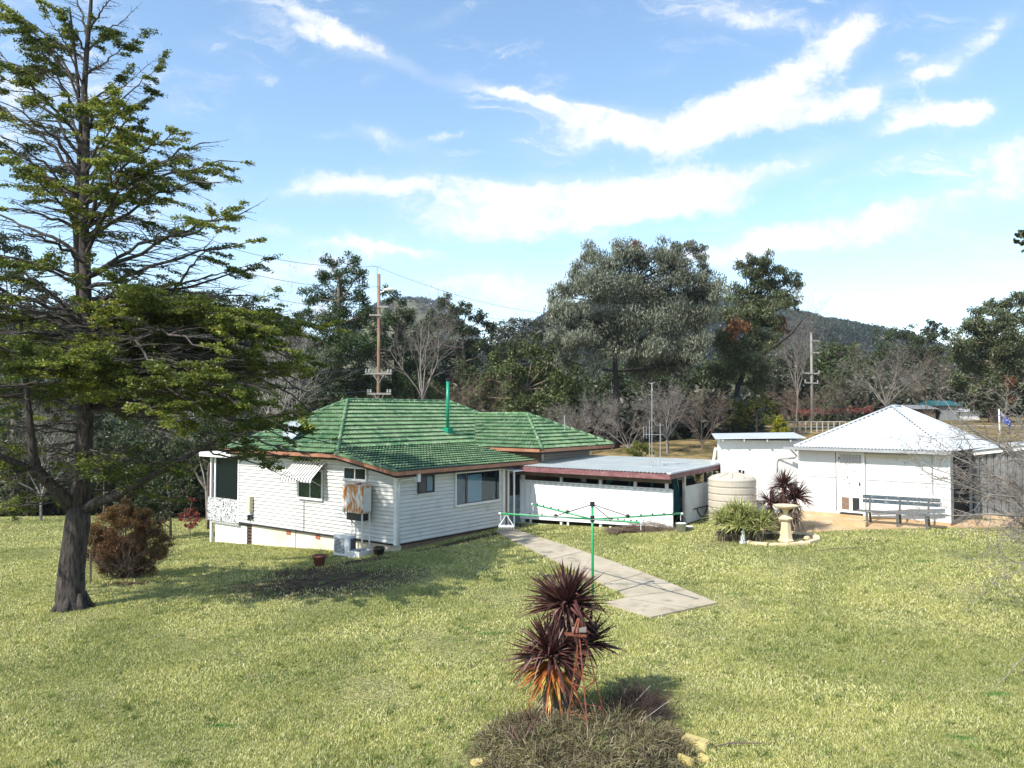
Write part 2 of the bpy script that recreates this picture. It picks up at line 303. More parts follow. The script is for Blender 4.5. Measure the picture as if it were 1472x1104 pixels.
# ------------------------------------------------------------------ mesh helpers
class MB:
    def __init__(s): s.v = []; s.f = []
    def add(s, vs, fs):
        o = len(s.v); s.v += [tuple(p) for p in vs]; s.f += [tuple(i + o for i in f) for f in fs]; return s
    def hexa(s, p):   # 8 points bottom 0-3, top 4-7
        return s.add(p, [(0, 3, 2, 1), (4, 5, 6, 7), (0, 1, 5, 4), (1, 2, 6, 5), (2, 3, 7, 6), (3, 0, 4, 7)])
    def box(s, x0, x1, y0, y1, z0, z1):
        return s.hexa([(x0, y0, z0), (x1, y0, z0), (x1, y1, z0), (x0, y1, z0), (x0, y0, z1), (x1, y0, z1), (x1, y1, z1), (x0, y1, z1)])
    def hbox(s, u0, u1, v0, v1, z0, z1):  # in the house frame
        return s.hexa([H(u0, v0, z0), H(u0, v1, z0), H(u1, v1, z0), H(u1, v0, z0), H(u0, v0, z1), H(u0, v1, z1), H(u1, v1, z1), H(u1, v0, z1)])
    def fbox(s, fr, a0, a1, b0, b1, z0, z1):  # arbitrary frame fr(a,b,z)
        return s.hexa([fr(a0, b0, z0), fr(a1, b0, z0), fr(a1, b1, z0), fr(a0, b1, z0), fr(a0, b0, z1), fr(a1, b0, z1), fr(a1, b1, z1), fr(a0, b1, z1)])
    def bar(s, p, q, w, h=None):
        h = h or w; p = Vector(p); q = Vector(q); d = (q - p).normalized()
        up = Vector((0, 0, 1)) if abs(d.z) < .95 else Vector((0, 1, 0))
        a = d.cross(up).normalized() * w / 2; b = a.cross(d).normalized() * h / 2
        return s.hexa([p - a - b, p + a - b, q + a - b, q - a - b, p - a + b, p + a + b, q + a + b, q - a + b])
    def tube(s, pts, rad, n=8, cap=True):
        pts = [Vector(p) for p in pts]
        if not hasattr(rad, '__len__'): rad = [rad] * len(pts)
        vs = []; ref = None
        for i, p in enumerate(pts):
            d = (pts[min(i + 1, len(pts) - 1)] - pts[max(i - 1, 0)]).normalized()
            if ref is None: ref = Vector((1, 0, 0)) if abs(d.x) < .9 else Vector((0, 1, 0))
            a = (ref - d * ref.dot(d)).normalized(); ref = a; b = d.cross(a)
            for k in range(n):
                t = 2 * math.pi * k / n; vs.append(p + a * math.cos(t) * rad[i] + b * math.sin(t) * rad[i])
        fs = []
        for i in range(len(pts) - 1):
            for k in range(n):
                k2 = (k + 1) % n; fs.append((i * n + k, i * n + k2, (i + 1) * n + k2, (i + 1) * n + k))
        if cap: fs.append(tuple(range(n - 1, -1, -1))); fs.append(tuple((len(pts) - 1) * n + k for k in range(n)))
        return s.add(vs, fs)
    def lathe(s, c, prof, n=24, cap=True):   # prof [(r,z)]
        c = Vector(c); vs = []
        for r, z in prof:
            for k in range(n):
                t = 2 * math.pi * k / n; vs.append((c.x + r * math.cos(t), c.y + r * math.sin(t), c.z + z))
        fs = []
        for i in range(len(prof) - 1):
            for k in range(n):
                k2 = (k + 1) % n; fs.append((i * n + k, i * n + k2, (i + 1) * n + k2, (i + 1) * n + k))
        if cap: fs.append(tuple(range(n - 1, -1, -1))); fs.append(tuple((len(prof) - 1) * n + k for k in range(n)))
        return s.add(vs, fs)
    def sphere(s, c, r, n=10, sq=(1, 1, 1), jit=0, rng=None):
        c = Vector(c); vs = []; m = n // 2 + 1
        for i in range(m + 1):
            ph = math.pi * i / m
            for k in range(n):
                t = 2 * math.pi * k / n; j = 1 + (rng.uniform(-jit, jit) if rng is not None and 0 < i < m else 0)
                vs.append((c.x + r * j * sq[0] * math.sin(ph) * math.cos(t), c.y + r * j * sq[1] * math.sin(ph) * math.sin(t), c.z + r * j * sq[2] * math.cos(ph)))
        fs = []
        for i in range(m):
            for k in range(n):
                k2 = (k + 1) % n; fs.append((i * n + k, (i + 1) * n + k, (i + 1) * n + k2, i * n + k2))
        return s.add(vs, fs)
def wloc(p):
    v = Vector((0, 0, 0))
    while p is not None: v += p.location; p = p.parent
    return v
def link(me, name, mat, parent):
    o = bpy.data.objects.new(name, me); COL.objects.link(o)
    if mat is not None: me.materials.append(mat)
    if parent is not None: o.parent = parent
    return o
def part(name, mb, mat, parent=None, smooth=False, bevel=0):
    me = bpy.data.meshes.new(name)
    off = wloc(parent) if parent is not None else Vector((0, 0, 0))
    me.from_pydata([(p[0] - off.x, p[1] - off.y, p[2] - off.z) for p in mb.v], [], mb.f)
    bm = bmesh.new(); bm.from_mesh(me); bmesh.ops.recalc_face_normals(bm, faces=bm.faces)
    if bevel: bmesh.ops.bevel(bm, geom=bm.edges[:], offset=bevel, segments=2, affect='EDGES')
    bm.to_mesh(me); bm.free()
    if smooth:
        me.polygons.foreach_set('use_smooth', [True] * len(me.polygons))
    return link(me, name, mat, parent)
def npmesh(name, V, nper, mat, parent=None, smooth=False):
    """V (N,nper,3): N separate polygons of nper corners"""
    N = V.shape[0]
    if parent is not None: V = V - np.array(wloc(parent))
    me = bpy.data.meshes.new(name)
    me.vertices.add(N * nper); me.vertices.foreach_set('co', V.reshape(-1).astype(np.float32))
    me.loops.add(N * nper); me.loops.foreach_set('vertex_index', np.arange(N * nper, dtype=np.int32))
    me.polygons.add(N); me.polygons.foreach_set('loop_start', np.arange(0, N * nper, nper, dtype=np.int32))
    me.update(calc_edges=True)
    return link(me, name, mat, parent)
def stripmesh(name, V, mat, parent=None, smooth=False):
    """V (N,k,2,3): N ribbons of k cross rows, 2 verts each (joined islands)"""
    N, k = V.shape[:2]
    if parent is not None: V = V - np.array(wloc(parent))
    me = bpy.data.meshes.new(name)
    me.vertices.add(N * k * 2); me.vertices.foreach_set('co', V.reshape(-1).astype(np.float32))
    base = (np.arange(N) * k * 2)[:, None, None]; r = (np.arange(k - 1) * 2)[None, :, None]
    idx = base + r + np.array([0, 1, 3, 2])[None, None, :]
    nf = N * (k - 1)
    me.loops.add(nf * 4); me.loops.foreach_set('vertex_index', idx.reshape(-1).astype(np.int32))
    me.polygons.add(nf); me.polygons.foreach_set('loop_start', np.arange(0, nf * 4, 4, dtype=np.int32))
    me.update(calc_edges=True)
    if smooth: me.polygons.foreach_set('use_smooth', [True] * nf)
    return link(me, name, mat, parent)
def segmesh(name, segs, mat, parent=None, n=4):
    """segs list of (p,q,r0,r1) -> prisms"""
    A = np.array([[*s[0], *s[1], s[2], s[3]] for s in segs], float)
    P, Q, r0, r1 = A[:, :3], A[:, 3:6], A[:, 6], A[:, 7]
    D = Q - P; D /= np.linalg.norm(D, axis=1, keepdims=True) + 1e-9
    up = np.where(np.abs(D[:, 2:3]) > .9, np.array([[1., 0, 0]]), np.array([[0, 0, 1.]]))
    a = np.cross(D, up); a /= np.linalg.norm(a, axis=1, keepdims=True); b = np.cross(D, a)
    t = np.arange(n) * 2 * np.pi / n
    ring = a[:, None, :] * np.cos(t)[None, :, None] + b[:, None, :] * np.sin(t)[None, :, None]
    Vv = np.concatenate([P[:, None] + ring * r0[:, None, None], Q[:, None] + ring * r1[:, None, None]], 1)
    if parent is not None: Vv = Vv - np.array(wloc(parent))
    N = len(segs); k = np.arange(n); k2 = (k + 1) % n
    quad = np.stack([k, k2, k2 + n, k + n], 1)
    idx = (np.arange(N) * 2 * n)[:, None, None] + quad[None]
    me = bpy.data.meshes.new(name)
    me.vertices.add(N * 2 * n); me.vertices.foreach_set('co', Vv.reshape(-1).astype(np.float32))
    me.loops.add(N * n * 4); me.loops.foreach_set('vertex_index', idx.reshape(-1).astype(np.int32))
    me.polygons.add(N * n); me.polygons.foreach_set('loop_start', np.arange(0, N * n * 4, 4, dtype=np.int32))
    me.update(calc_edges=True); me.polygons.foreach_set('use_smooth', [True] * (N * n))
    return link(me, name, mat, parent)
def leafquads(C, L, Wd, hang=0., flat=0.):
    N = len(C)
    d = RNG.normal(size=(N, 3))
    if hang: d[:, 2] -= hang * 2
    if flat: d[:, 2] *= (1 - flat)
    d /= np.linalg.norm(d, axis=1, keepdims=True)
    r = RNG.normal(size=(N, 3))
    if flat: r[:, 2] *= (1 - flat)
    s = np.cross(d, r) if not flat else r - d * (r * d).sum(1, keepdims=True)
    s /= np.linalg.norm(s, axis=1, keepdims=True) + 1e-9
    l = (L * RNG.uniform(.7, 1.4, N))[:, None]; w = (Wd * RNG.uniform(.7, 1.3, N))[:, None]
    return np.stack([C - d * l / 2, C + s * w / 2, C + d * l / 2, C - s * w / 2], 1)
def tag(o, label=None, cat=None, group=None, kind=None):
    if label: o['label'] = label
    if cat: o['category'] = cat
    if group: o['group'] = group
    if kind: o['kind'] = kind
    return o
def thing(name, loc, label, cat, group=None):
    o = bpy.data.objects.new(name, None); COL.objects.link(o); o.empty_display_size = .3
    o.location = loc; return tag(o, label, cat, group)
def copy_tree(o, parent=None):
    c = o.copy(); COL.objects.link(c); c.parent = parent
    for ch in list(o.children): copy_tree(ch, c)
    return c

# ------------------------------------------------------------------ ground
def make_ground():
    xs = np.unique(np.r_[np.arange(-40, 41, .8), np.arange(-140, 141, 6), -420, -300, -200, 200, 300, 420])
    ys = np.unique(np.r_[np.arange(-10, 60, .8), np.arange(-46, 140, 6), -120, 200, 300, 420])
    X, Y = np.meshgrid(xs, ys); Z = gzv(X.ravel(), Y.ravel())
    Z += .02 * np.sin(X.ravel() * 1.3 + 2 * np.sin(Y.ravel() * .4)) * np.sin(Y.ravel() * 1.1)
    V = np.c_[X.ravel(), Y.ravel(), Z]; nx, ny = len(xs), len(ys)
    fs = [(j * nx + i, j * nx + i + 1, (j + 1) * nx + i + 1, (j + 1) * nx + i) for j in range(ny - 1) for i in range(nx - 1)]
    me = bpy.data.meshes.new('ground'); me.from_pydata(V.tolist(), [], fs)
    me.polygons.foreach_set('use_smooth', [True] * len(fs))
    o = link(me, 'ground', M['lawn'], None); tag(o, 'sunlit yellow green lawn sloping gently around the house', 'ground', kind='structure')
make_ground()
PATH_PX = [(713, 765), (733, 760), (757, 768), (800, 782), (860, 802), (945, 833), (1031, 869), (936, 890), (868, 869), (905, 861), (866, 841), (812, 815), (770, 795), (738, 779)]
PATH = [gp(*p) for p in PATH_PX]
def inpoly(x, y, poly):
    ins = np.zeros(len(x), bool); n = len(poly)
    for i in range(n):
        x0, y0 = poly[i][0], poly[i][1]; x1, y1 = poly[(i + 1) % n][0], poly[(i + 1) % n][1]
        c = ((y0 > y) != (y1 > y)) & (x < (x1 - x0) * (y - y0) / (y1 - y0 + 1e-12) + x0)
        ins ^= c
    return ins
def slab(name, poly, mat, h=.03, thick=.12, sub=.5):
    bm = bmesh.new()
    vs = [bm.verts.new((p[0], p[1], 0)) for p in poly]; bm.faces.new(vs)
    xs = [p[0] for p in poly]; ys = [p[1] for p in poly]
    for k in np.arange(min(xs), max(xs), sub): bmesh.ops.bisect_plane(bm, geom=bm.verts[:] + bm.edges[:] + bm.faces[:], plane_co=(k, 0, 0), plane_no=(1, 0, 0))
    for k in np.arange(min(ys), max(ys), sub): bmesh.ops.bisect_plane(bm, geom=bm.verts[:] + bm.edges[:] + bm.faces[:], plane_co=(0, k, 0), plane_no=(0, 1, 0))
    ex = bmesh.ops.extrude_face_region(bm, geom=bm.faces[:])
    top = [g for g in ex['geom'] if isinstance(g, bmesh.types.BMVert)]; ts = set(top)
    for v in bm.verts: v.co.z = gz(v.co.x, v.co.y) + (h if v in ts else h - thick)
    bmesh.ops.recalc_face_normals(bm, faces=bm.faces)
    me = bpy.data.meshes.new(name); bm.to_mesh(me); bm.free()
    o = link(me, name, mat, None); return o
tag(slab('path', PATH, M['concrete'], .05), 'pale concrete path from the back door widening to a slab', 'path', kind='structure')

def make_grass():
    n = 2500000
    # density falls with distance: sample depth with pdf ~ 1/Y
    Y = 8.6 * (46 / 8.6) ** RNG.random(n); a = RNG.uniform(-.68, .68, n)
    X = Y * a
    keep = ~inpoly(X + RNG.normal(0, .06, n), Y + RNG.normal(0, .06, n), PATH)
    uu = (X - H0.x) * UU.x + (Y - H0.y) * UU.y; vv = (X - H0.x) * VV.x + (Y - H0.y) * VV.y
    keep &= ~((uu > 0) & (uu < 11) & (vv > 0) & (vv < 13)) & ~((uu > -6.6) & (uu < .2) & (vv > 6.45) & (vv < 12))
    for (cx, cy, rx, ry, an) in DIRT_SHADE:
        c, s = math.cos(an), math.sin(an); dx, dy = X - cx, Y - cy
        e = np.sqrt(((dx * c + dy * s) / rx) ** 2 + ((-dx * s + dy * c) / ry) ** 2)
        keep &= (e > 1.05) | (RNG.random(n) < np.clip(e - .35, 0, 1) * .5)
    keep &= ~((X > -3) & (Y > 34.5))
    sh = (X > 9.0) & (Y > 25.0 - (X - 14) * .55); keep &= ~sh
    patch = np.sin(X * 1.7 + 1.3 * np.sin(Y * .9)) * np.sin(Y * 1.4 + np.sin(X * .8))
    pt2 = np.sin(X * 5.1 + 2 * np.sin(Y * 3.3)) * np.sin(Y * 4.3 + 2 * np.sin(X * 2.7)); keep &= RNG.random(n) < .60 + .14 * patch + .22 * pt2
    X, Y = X[keep], Y[keep]; n = len(X); Z = gzv(X, Y)
    h = (.022 + .020 * RNG.random(n)) * (1 + .25 * patch[keep]) * (1 + Y / 60); w = .0034 + .00052 * Y
    th = RNG.uniform(0, 2 * np.pi, n); la = RNG.uniform(0, 2 * np.pi, n); lean = RNG.uniform(.3, 1.3, n)
    B = np.c_[X, Y, Z - .008]
    s = np.c_[np.cos(th), np.sin(th), np.zeros(n)] * w[:, None]
    tip = B + np.c_[np.cos(la) * lean * h, np.sin(la) * lean * h, h + .008]
    o = npmesh('grass', np.stack([B - s, B + s, tip], 1), 3, M['blade'])
    tag(o, 'short yellow green lawn grass', 'grass', kind='stuff')
make_grass()

# ------------------------------------------------------------------ roof sheet: grid of (x along eave, y up slope) clipped to a polygon
def roofsheet(mb, O, ex, ey, nz, W, L, disp, xs, ys, hs, clips):
    bm = bmesh.new()
    nx, ny = len(xs), len(ys)
    vs = []
    for j in range(ny):
        for i in range(nx): vs.append(bm.verts.new((xs[i], ys[j], hs[j] + disp(xs[i]))))
    for j in range(ny - 1):
        for i in range(nx - 1): bm.faces.new((vs[j * nx + i], vs[j * nx + i + 1], vs[(j + 1) * nx + i + 1], vs[(j + 1) * nx + i]))
    for (cx, cy, nxx, nyy) in clips:
        bmesh.ops.bisect_plane(bm, geom=bm.verts[:] + bm.edges[:] + bm.faces[:], plane_co=(cx, cy, 0), plane_no=(nxx, nyy, 0), clear_outer=True)
    bm.verts.index_update(); o = len(mb.v)
    for v in bm.verts:
        p = O + ex * v.co.x + ey * v.co.y + nz * v.co.z; mb.v.append((p.x, p.y, p.z))
    for f in bm.faces: mb.f.append(tuple(v.index + o for v in f.verts))
    bm.free()
def tiles_rows(L, g=.30, hb=.075):
    ys = [0.0]; hs = [hb]; k = 1
    while k * g < L + .05:
        y = k * g
        ys += [y - .012, y + .0, y]; hs += [.0, hb - .048, hb]   # undercut lap
        ys[-3] = y + .085; ys[-2] = y + .055
        k += 1
    ys.append(L + .06); hs.append(.004 + hb * .5)
    return ys, hs
def hip_plane(mb, A, B, inner_a, inner_b, kind='tile', pitch=.15, hb=.075):
    """A,B eave ends (left to right seen from outside); inner_a, inner_b the top corners"""
    A, B, TA, TB = Vector(A), Vector(B), Vector(inner_a), Vector(inner_b)
    ex = (B - A).normalized(); W = (B - A).length
    up = (TA - A); ey = (up - ex * up.dot(ex)).normalized(); nz = ex.cross(ey)
    if nz.z < 0: nz = -nz
    def loc(p): q = p - A; return q.dot(ex), q.dot(ey)
    ta, tb = loc(TA), loc(TB); L = max(ta[1], tb[1])
    clips = []
    clips.append((0, 0, -ta[1], ta[0])); clips.append((W, 0, tb[1], W - tb[0] if False else -(tb[0] - W)))
    clips.append((ta[0], ta[1], -(tb[1] - ta[1]), tb[0] - ta[0]) if (TB - TA).length > .05 else (0, L, 0, 1))
    x0 = min(0, ta[0]) - .02; x1 = max(W, tb[0]) + .02
    if kind == 'tile':
        ys, hs = tiles_rows(L, hb=hb); xs = np.arange(x0, x1 + .04, .15 / 4.0)
        f = lambda x: .020 * math.sin(2 * math.pi * x / .15)
    else:
        ys = [0, L * .5, L + .02]; hs = [.01, .01, .01]; xs = np.arange(x0, x1 + .02, pitch / 4.0)
        f = lambda x: .019 * math.sin(2 * math.pi * x / pitch)
    roofsheet(mb, A, ex, ey, nz, W, L, f, xs, ys, hs, clips)
def capline(mb, p, q, w=.11, h=.05, step=.38):
    """row of half round ridge tiles"""
    p, q = Vector(p), Vector(q); d = q - p; n = max(1, int(d.length / step)); d /= n
    for i in range(n):
        a = p + d * i; b = p + d * (i + 1.06)
        mb.tube([a, b], [w * .5, w * .62], 8)

def siding(mb, P, ex, out, W, z0, z1, pitch=.127, proud=.034):
    """lapped boards on a vertical wall: P base origin, ex along, out = outward normal"""
    n = int(round((z1 - z0) / pitch)); pitch = (z1 - z0) / n
    for i in range(n):
        a = z0 + i * pitch; b = a + pitch
        prof = [(proud, a + .030), (.008, b), (-.012, b), (-.012, a), (-.012, a + .004), (-.008, a + .024)]
        vs = []
        for (x, w) in ((0, 0), (1, W)):
            for (o_, z) in prof:
                p = P + ex * w + out * o_; vs.append((p.x, p.y, z))
        k = len(prof)
        fs = [(j, (j + 1) % k, k + (j + 1) % k, k + j) for j in range(k)] + [tuple(range(k)), tuple(range(2 * k - 1, k - 1, -1))]
        mb.add(vs, fs)

# ------------------------------------------------------------------ the house
house = thing('weatherboard_house', H(4, 5, -.3), 'white weatherboard house with green tiled hip roof, brown gutters and cream base', 'house')
def build_house():
    h = house; vout = -VV; uout = -UU
    # walls: inner solid cores plus boards
    mb = MB()
    mb.hbox(.03, 8.55, .03, 11.6, .15, 2.50)
    mb.hexa([H(.03, .03, 2.5), H(.03, 11.6, 2.5), H(2.6, 11.6, 2.5), H(2.6, .03, 2.5), H(.03, .03, 2.51), H(.03, 11.6, 2.51), H(2.6, 11.6, 2.95), H(2.6, .03, 2.95)])
    mb.hbox(2.6, 8.55, .03, 11.6, 2.501, 2.93)
    part('wall_core', mb, M['trim'], h)
    mb = MB(); siding(mb, H(0, 0, 0), UU, vout, 8.6, .15, 2.44)
    siding(mb, H(1.3, 0, 0), UU, vout, 7.3, 2.44, 2.70); siding(mb, H(2.45, 0, 0), UU, vout, 6.15, 2.70, 2.95)
    w = part('side_wall', mb, M['siding_paint'], h)
    mb = MB(); siding(mb, H(0, 0, 0), VV, uout, 5.55, .15, 2.44); part('back_wall', mb, M['siding_paint'], h)
    for q in ((-.05, .07, -.05, .07, .12, 2.45), (8.55, 8.64, -.045, .06, .12, 2.95), (-.045, .06, 5.5, 5.62, .12, 2.45)):
        mb = MB(); mb.hbox(*q); part('corner_board', mb, M['trim'], h)
    # base / foundation
    mb = MB(); mb.hbox(.06, 7.85, .07, .3, -1.1, .13); part('foundation', mb, M['base'], h, bevel=.004)
    mb = MB(); mb.hbox(8.2, 10.35, .10, .35, -1.4, .02); part('verandah_base', mb, M['base_white'], h)
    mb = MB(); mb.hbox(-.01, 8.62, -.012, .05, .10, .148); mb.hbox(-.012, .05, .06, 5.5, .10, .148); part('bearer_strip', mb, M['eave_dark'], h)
    mb = MB(); mb.hbox(.05, .3, .3, 6.8, -.4, .10); part('footing', mb, M['brick'], h)
    for u in (5.6, 3.95, 2.3):
        mb = MB(); mb.hbox(u - .12, u + .12, .05, .08, -.06, .09)
        part('vent_brick', mb, M['brickred'], h)
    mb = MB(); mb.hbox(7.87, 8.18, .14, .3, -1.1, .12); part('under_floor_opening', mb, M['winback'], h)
    mb = MB()
    for i in range(7): mb.hbox(7.86, 8.19, .075, .11, -.78 + i * .125, -.70 + i * .125)
    part('under_floor_grille', mb, M['brownslat'], h)
    # verandah
    mb = MB(); mb.hbox(8.62, 11.0, -.25, 2.4, 2.62, 2.80); part('verandah_roof', mb, M['trim'], h)
    mb = MB(); mb.hbox(8.62, 10.6, .0, 2.2, .0, .10); part('verandah_floor', mb, M['grey_timber'], h)
    for u in (10.55, 10.25):
        mb = MB(); mb.hbox(u, u + .09, .02, .11, .1, 2.62); part('verandah_post', mb, M['trim'], h)
    mb = MB(); mb.hbox(10.5, 10.6, .02, .12, -1.5, 0); part('verandah_pier', mb, M['trim'], h)
    mb = MB(); mb.hbox(8.66, 10.70, -.03, .0, .08, 1.0); part('verandah_screen', mb, M['print'], h)
    mb = MB(); mb.hbox(8.66, 10.24, .08, .10, 1.02, 2.60); part('verandah_window', mb, M['winback'], h)
    mb = MB(); mb.hbox(8.66, 10.24, .04, .07, 1.02, 2.60); part('verandah_glass', mb, M['glass'], h)
    # windows ---------------------------------------------------------
    def window(fr, a0, a1, z0, z1, frame, nmull=1, back='winback', curtains=(), fw=.045):
        f = MB(); d = .05
        f.fbox(fr, a0 - fw, a0, -.01, d, z0 - fw, z1 + fw); f.fbox(fr, a1, a1 + fw, -.01, d, z0 - fw, z1 + fw)
        f.fbox(fr, a0, a1, -.01, d, z0 - fw, z0); f.fbox(fr, a0, a1, -.01, d, z1, z1 + fw)
        for k in range(1, nmull + 1):
            x = a0 + (a1 - a0) * k / (nmull + 1); f.fbox(fr, x - fw * .45, x + fw * .45, .012, d - .004, z0, z1)
        fo = part('window', f, frame, h)
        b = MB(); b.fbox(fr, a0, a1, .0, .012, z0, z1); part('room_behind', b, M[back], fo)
        for (c0, c1, cm, zt) in curtains:
            c = MB(); n = max(4, int((c1 - c0) / .05))
            for k in range(n):
                x0 = c0 + (c1 - c0) * k / n; x1 = c0 + (c1 - c0) * (k + 1) / n; xm = (x0 + x1) / 2
                c.add([fr(x0, .016, z0 + .02), fr(xm, .028, z0 + .02), fr(x1, .016, z0 + .02), fr(x0, .016, zt), fr(xm, .028, zt), fr(x1, .016, zt)], [(0, 1, 4, 3), (1, 2, 5, 4)])
            part('curtain', c, M[cm], fo)
        g = MB(); g.fbox(fr, a0, a1, .034, .038, z0, z1); part('pane', g, M['glass'], fo)
        s = MB(); s.fbox(fr, a0 - fw - .02, a1 + fw + .02, .0, .075, z0 - fw - .03, z0 - fw - .002); part('sill', s, M['trim'], fo)
        return fo
    fl = lambda a, b, z: H(a, -.038 - b, z)          # on the side wall, b outward
    ff = lambda a, b, z: H(-.038 - b, a, z)
    window(fl, 3.62, 4.85, 1.38, 2.32, M['trim'], 1, 'winback', [(3.65, 4.2, 'curtain_g', 2.3), (4.28, 4.82, 'curtain_g', 2.3)])
    window(fl, 1.38, 2.42, 2.16, 2.50, M['trim'], 1, 'winback', [(2.1, 2.38, 'tealback', 2.4)])
    window(ff, .98, 1.66, 1.74, 2.26, M['darkframe'], 1, 'winback', [(1.35, 1.62, 'curtain', 2.24)])
    wo = window(ff, 2.82, 5.22, 1.16, 2.24, M['trim'], 0, 'winback', [(2.86, 3.28, 'tealback', 2.22), (3.45, 4.22, 'curtain', 2.16)])
    mb = MB(); mb.fbox(ff, 3.30, 3.38, .02, .046, 1.16, 2.24); mb.fbox(ff, 2.825, 5.215, .013, .047, 2.215, 2.239); mb.fbox(ff, 2.825, 5.215, .013, .047, 1.161, 1.19)
    part('sash', mb, M['darkframe'], wo)
    # awning over the side window
    aw = MB(); aw2 = MB(); n = 11
    for k in range(n):
        a = 3.42 + 1.72 * k / n; b = 3.42 + 1.72 * (k + 1) / n
        for (x0, x1, up) in ((a, a + (b - a) * .55, .02), (a + (b - a) * .55, b, .0)):
            pts = [(.01, 2.66), (.62, 2.10), (.66, 1.98)]
            for q in range(2):
                (o0, z0), (o1, z1) = pts[q], pts[q + 1]
                (aw if up else aw2).hexa([fl(x0, o0, z0 + up - .012), fl(x1, o0, z0 + up - .012), fl(x1, o1, z1 + up - .012), fl(x0, o1, z1 + up - .012), fl(x0, o0, z0 + up), fl(x1, o0, z0 + up), fl(x1, o1, z1 + up), fl(x0, o1, z1 + up)])
    awo = part('window_awning', aw, M['trim'], h); part('awning_stripe', aw2, M['stripe'], awo)
    mb = MB()
    for a in (3.45, 5.10):
        mb = MB(); mb.tube([fl(a, .60, 2.05), fl(a, .02, 1.75), fl(a, .02, 2.6)], .011, 4); part('awning_arm', mb, M['trim'], awo)
    # meter box
    mb = MB(); mb.fbox(fl, 7.62, 7.86, .0, .16, .62, 1.20); part('meter_box', mb, M['curtain_g' if False else 'soffit'], h, bevel=.01)
    mb = MB(); mb.fbox(fl, 7.62, 7.70, .0, .08, .33, .50); mb.fbox(fl, 7.80, 7.88, .0, .08, .28, .50); part('meter', mb, M['darkframe'], h)
    for q in ((4.75, 2.4, 2.93), (4.6, .2, 1.25), (5.05, -.6, .2)):
        mb = MB(); mb.tube([fl(q[0], .01, q[1]), fl(q[0], .01, q[2])], .011, 5); part('cable', mb, M['wire'], h)
    # gutters + fascia + soffit
    g = MB()
    A1 = (8.85, -.42); K = (2.38, -.42); C = (-.42, -.42); Rr = (-.42, 7.1)
    def gut(m, a, b, za, zb, w=.10, hh=.12):
        p, q = H(a[0], a[1], za), H(b[0], b[1], zb); d = (q - p).normalized(); s = Vector((-d.y, d.x, 0)).normalized() * w / 2
        z = Vector((0, 0, hh))
        m.hexa([p - s, p + s, q + s, q - s, p - s * 1.2 + z, p + s * 1.2 + z, q + s * 1.2 + z, q - s * 1.2 + z])
    gut(g, (A1[0], A1[1] - .05), (K[0], K[1] - .05), 2.86, 2.86)
    gut(g, (K[0] - .003, K[1] - .05), (C[0] - .05, C[1] - .05), 2.86, 2.40)
    gut(g, (C[0] - .05, C[1] - .09), (Rr[0] - .05, Rr[1]), 2.40, 2.40)
    gut(g, (-.95, 6.75), (-.95, 12.1), 2.86, 2.86); gut(g, (-.89, 6.72), (2.4, 6.72), 2.86, 2.86)
    part('gutter', g, M['gutter'], h)
    g = MB()
    gut(g, A1, K, 2.78, 2.78, .03, .10); gut(g, (K[0] - .003, K[1]), C, 2.78, 2.32, .03, .10); gut(g, C, Rr, 2.32, 2.32, .03, .10)
    gut(g, (-.88, 6.8), (-.88, 12.0), 2.78, 2.78, .03, .10); gut(g, (-.86, 6.8), (2.4, 6.8), 2.78, 2.78, .03, .10)
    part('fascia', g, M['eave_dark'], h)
    g = MB()
    g.hbox(2.4, 8.85, -.40, -.02, 2.80, 2.82); g.hbox(-.40, -.02, -.40, 7.1, 2.36, 2.375)
    g.hexa([H(-.38, -.40, 2.37), H(-.38, -.02, 2.37), H(2.4, -.02, 2.80), H(2.4, -.40, 2.80), H(-.38, -.40, 2.385), H(-.38, -.02, 2.385), H(2.4, -.02, 2.815), H(2.4, -.40, 2.815)])
    g.hbox(-.86, 0, 6.85, 12, 2.80, 2.82)
    g.fbox(fl, 2.45, 8.6, .0, .03, 2.70, 2.80); g.fbox(ff, 0.08, 5.5, .0, .03, 2.30, 2.37)
    part('soffit', g, M['soffit'], h)
    # roof
    t = MB(); zE, zR = 2.97, 4.83; u0, u1, v0, v1 = 2.35, 8.90, -.47, 12.05; r = (u1 - u0) / 2; um = (u0 + u1) / 2
    RA, RB = H(um, v0 + r, zR), H(um, v1 - r, zR)
    hip_plane(t, H(u1, v0, zE), H(u0, v0, zE), RA, RA)
    hip_plane(t, H(u0, v0, zE), H(u0, v1, zE), RA, RB)
    hip_plane(t, H(u1, v1, zE), H(u1, v0, zE), RB, RA)
    hip_plane(t, H(u0, v1, zE), H(u1, v1, zE), RB, RB)
    part('main_roof', t, M['tile'], h)
    t = MB(); hip_plane(t, H(-.50, v0, 2.50), H(-.50, 7.15, 2.50), H(2.55, v0, 2.50 + 3.05 * .155 + .10), H(2.55, 7.15, 2.50 + 3.05 * .155 + .10))
    part('lean_to_roof', t, M['tile'], h)
    w0, w1 = 6.67, 12.08; wr = (w1 - w0) / 2; wm = (w0 + w1) / 2; zW = 4.28; uw = -1.0
    t = MB(); WA = H(uw + wr, wm, zW); WB = H(5.3, wm, zW)
    hip_plane(t, H(uw, w0, zE - .01), H(uw, w1, zE - .01), WA, WA)
    hip_plane(t, H(5.3, w0, zE - .01), H(uw, w0, zE - .01), WB, WA)
    hip_plane(t, H(uw, w1, zE - .01), H(5.3, w1, zE - .01), WA, WB)
    part('wing_roof', t, M['tile'], h)
    c = MB(); up = Vector((0, 0, .05))
    for a, b in ((H(u0, v0, zE), RA), (H(u1, v0, zE), RA), (RA, RB), (H(u0, v1, zE), RB), (H(uw, w0, zE), WA), (H(uw, w1, zE), WA), (WA, H(uw + wr + 3.1, wm, zW))): capline(c, a + up, b + up)
    for q in range(5): pass
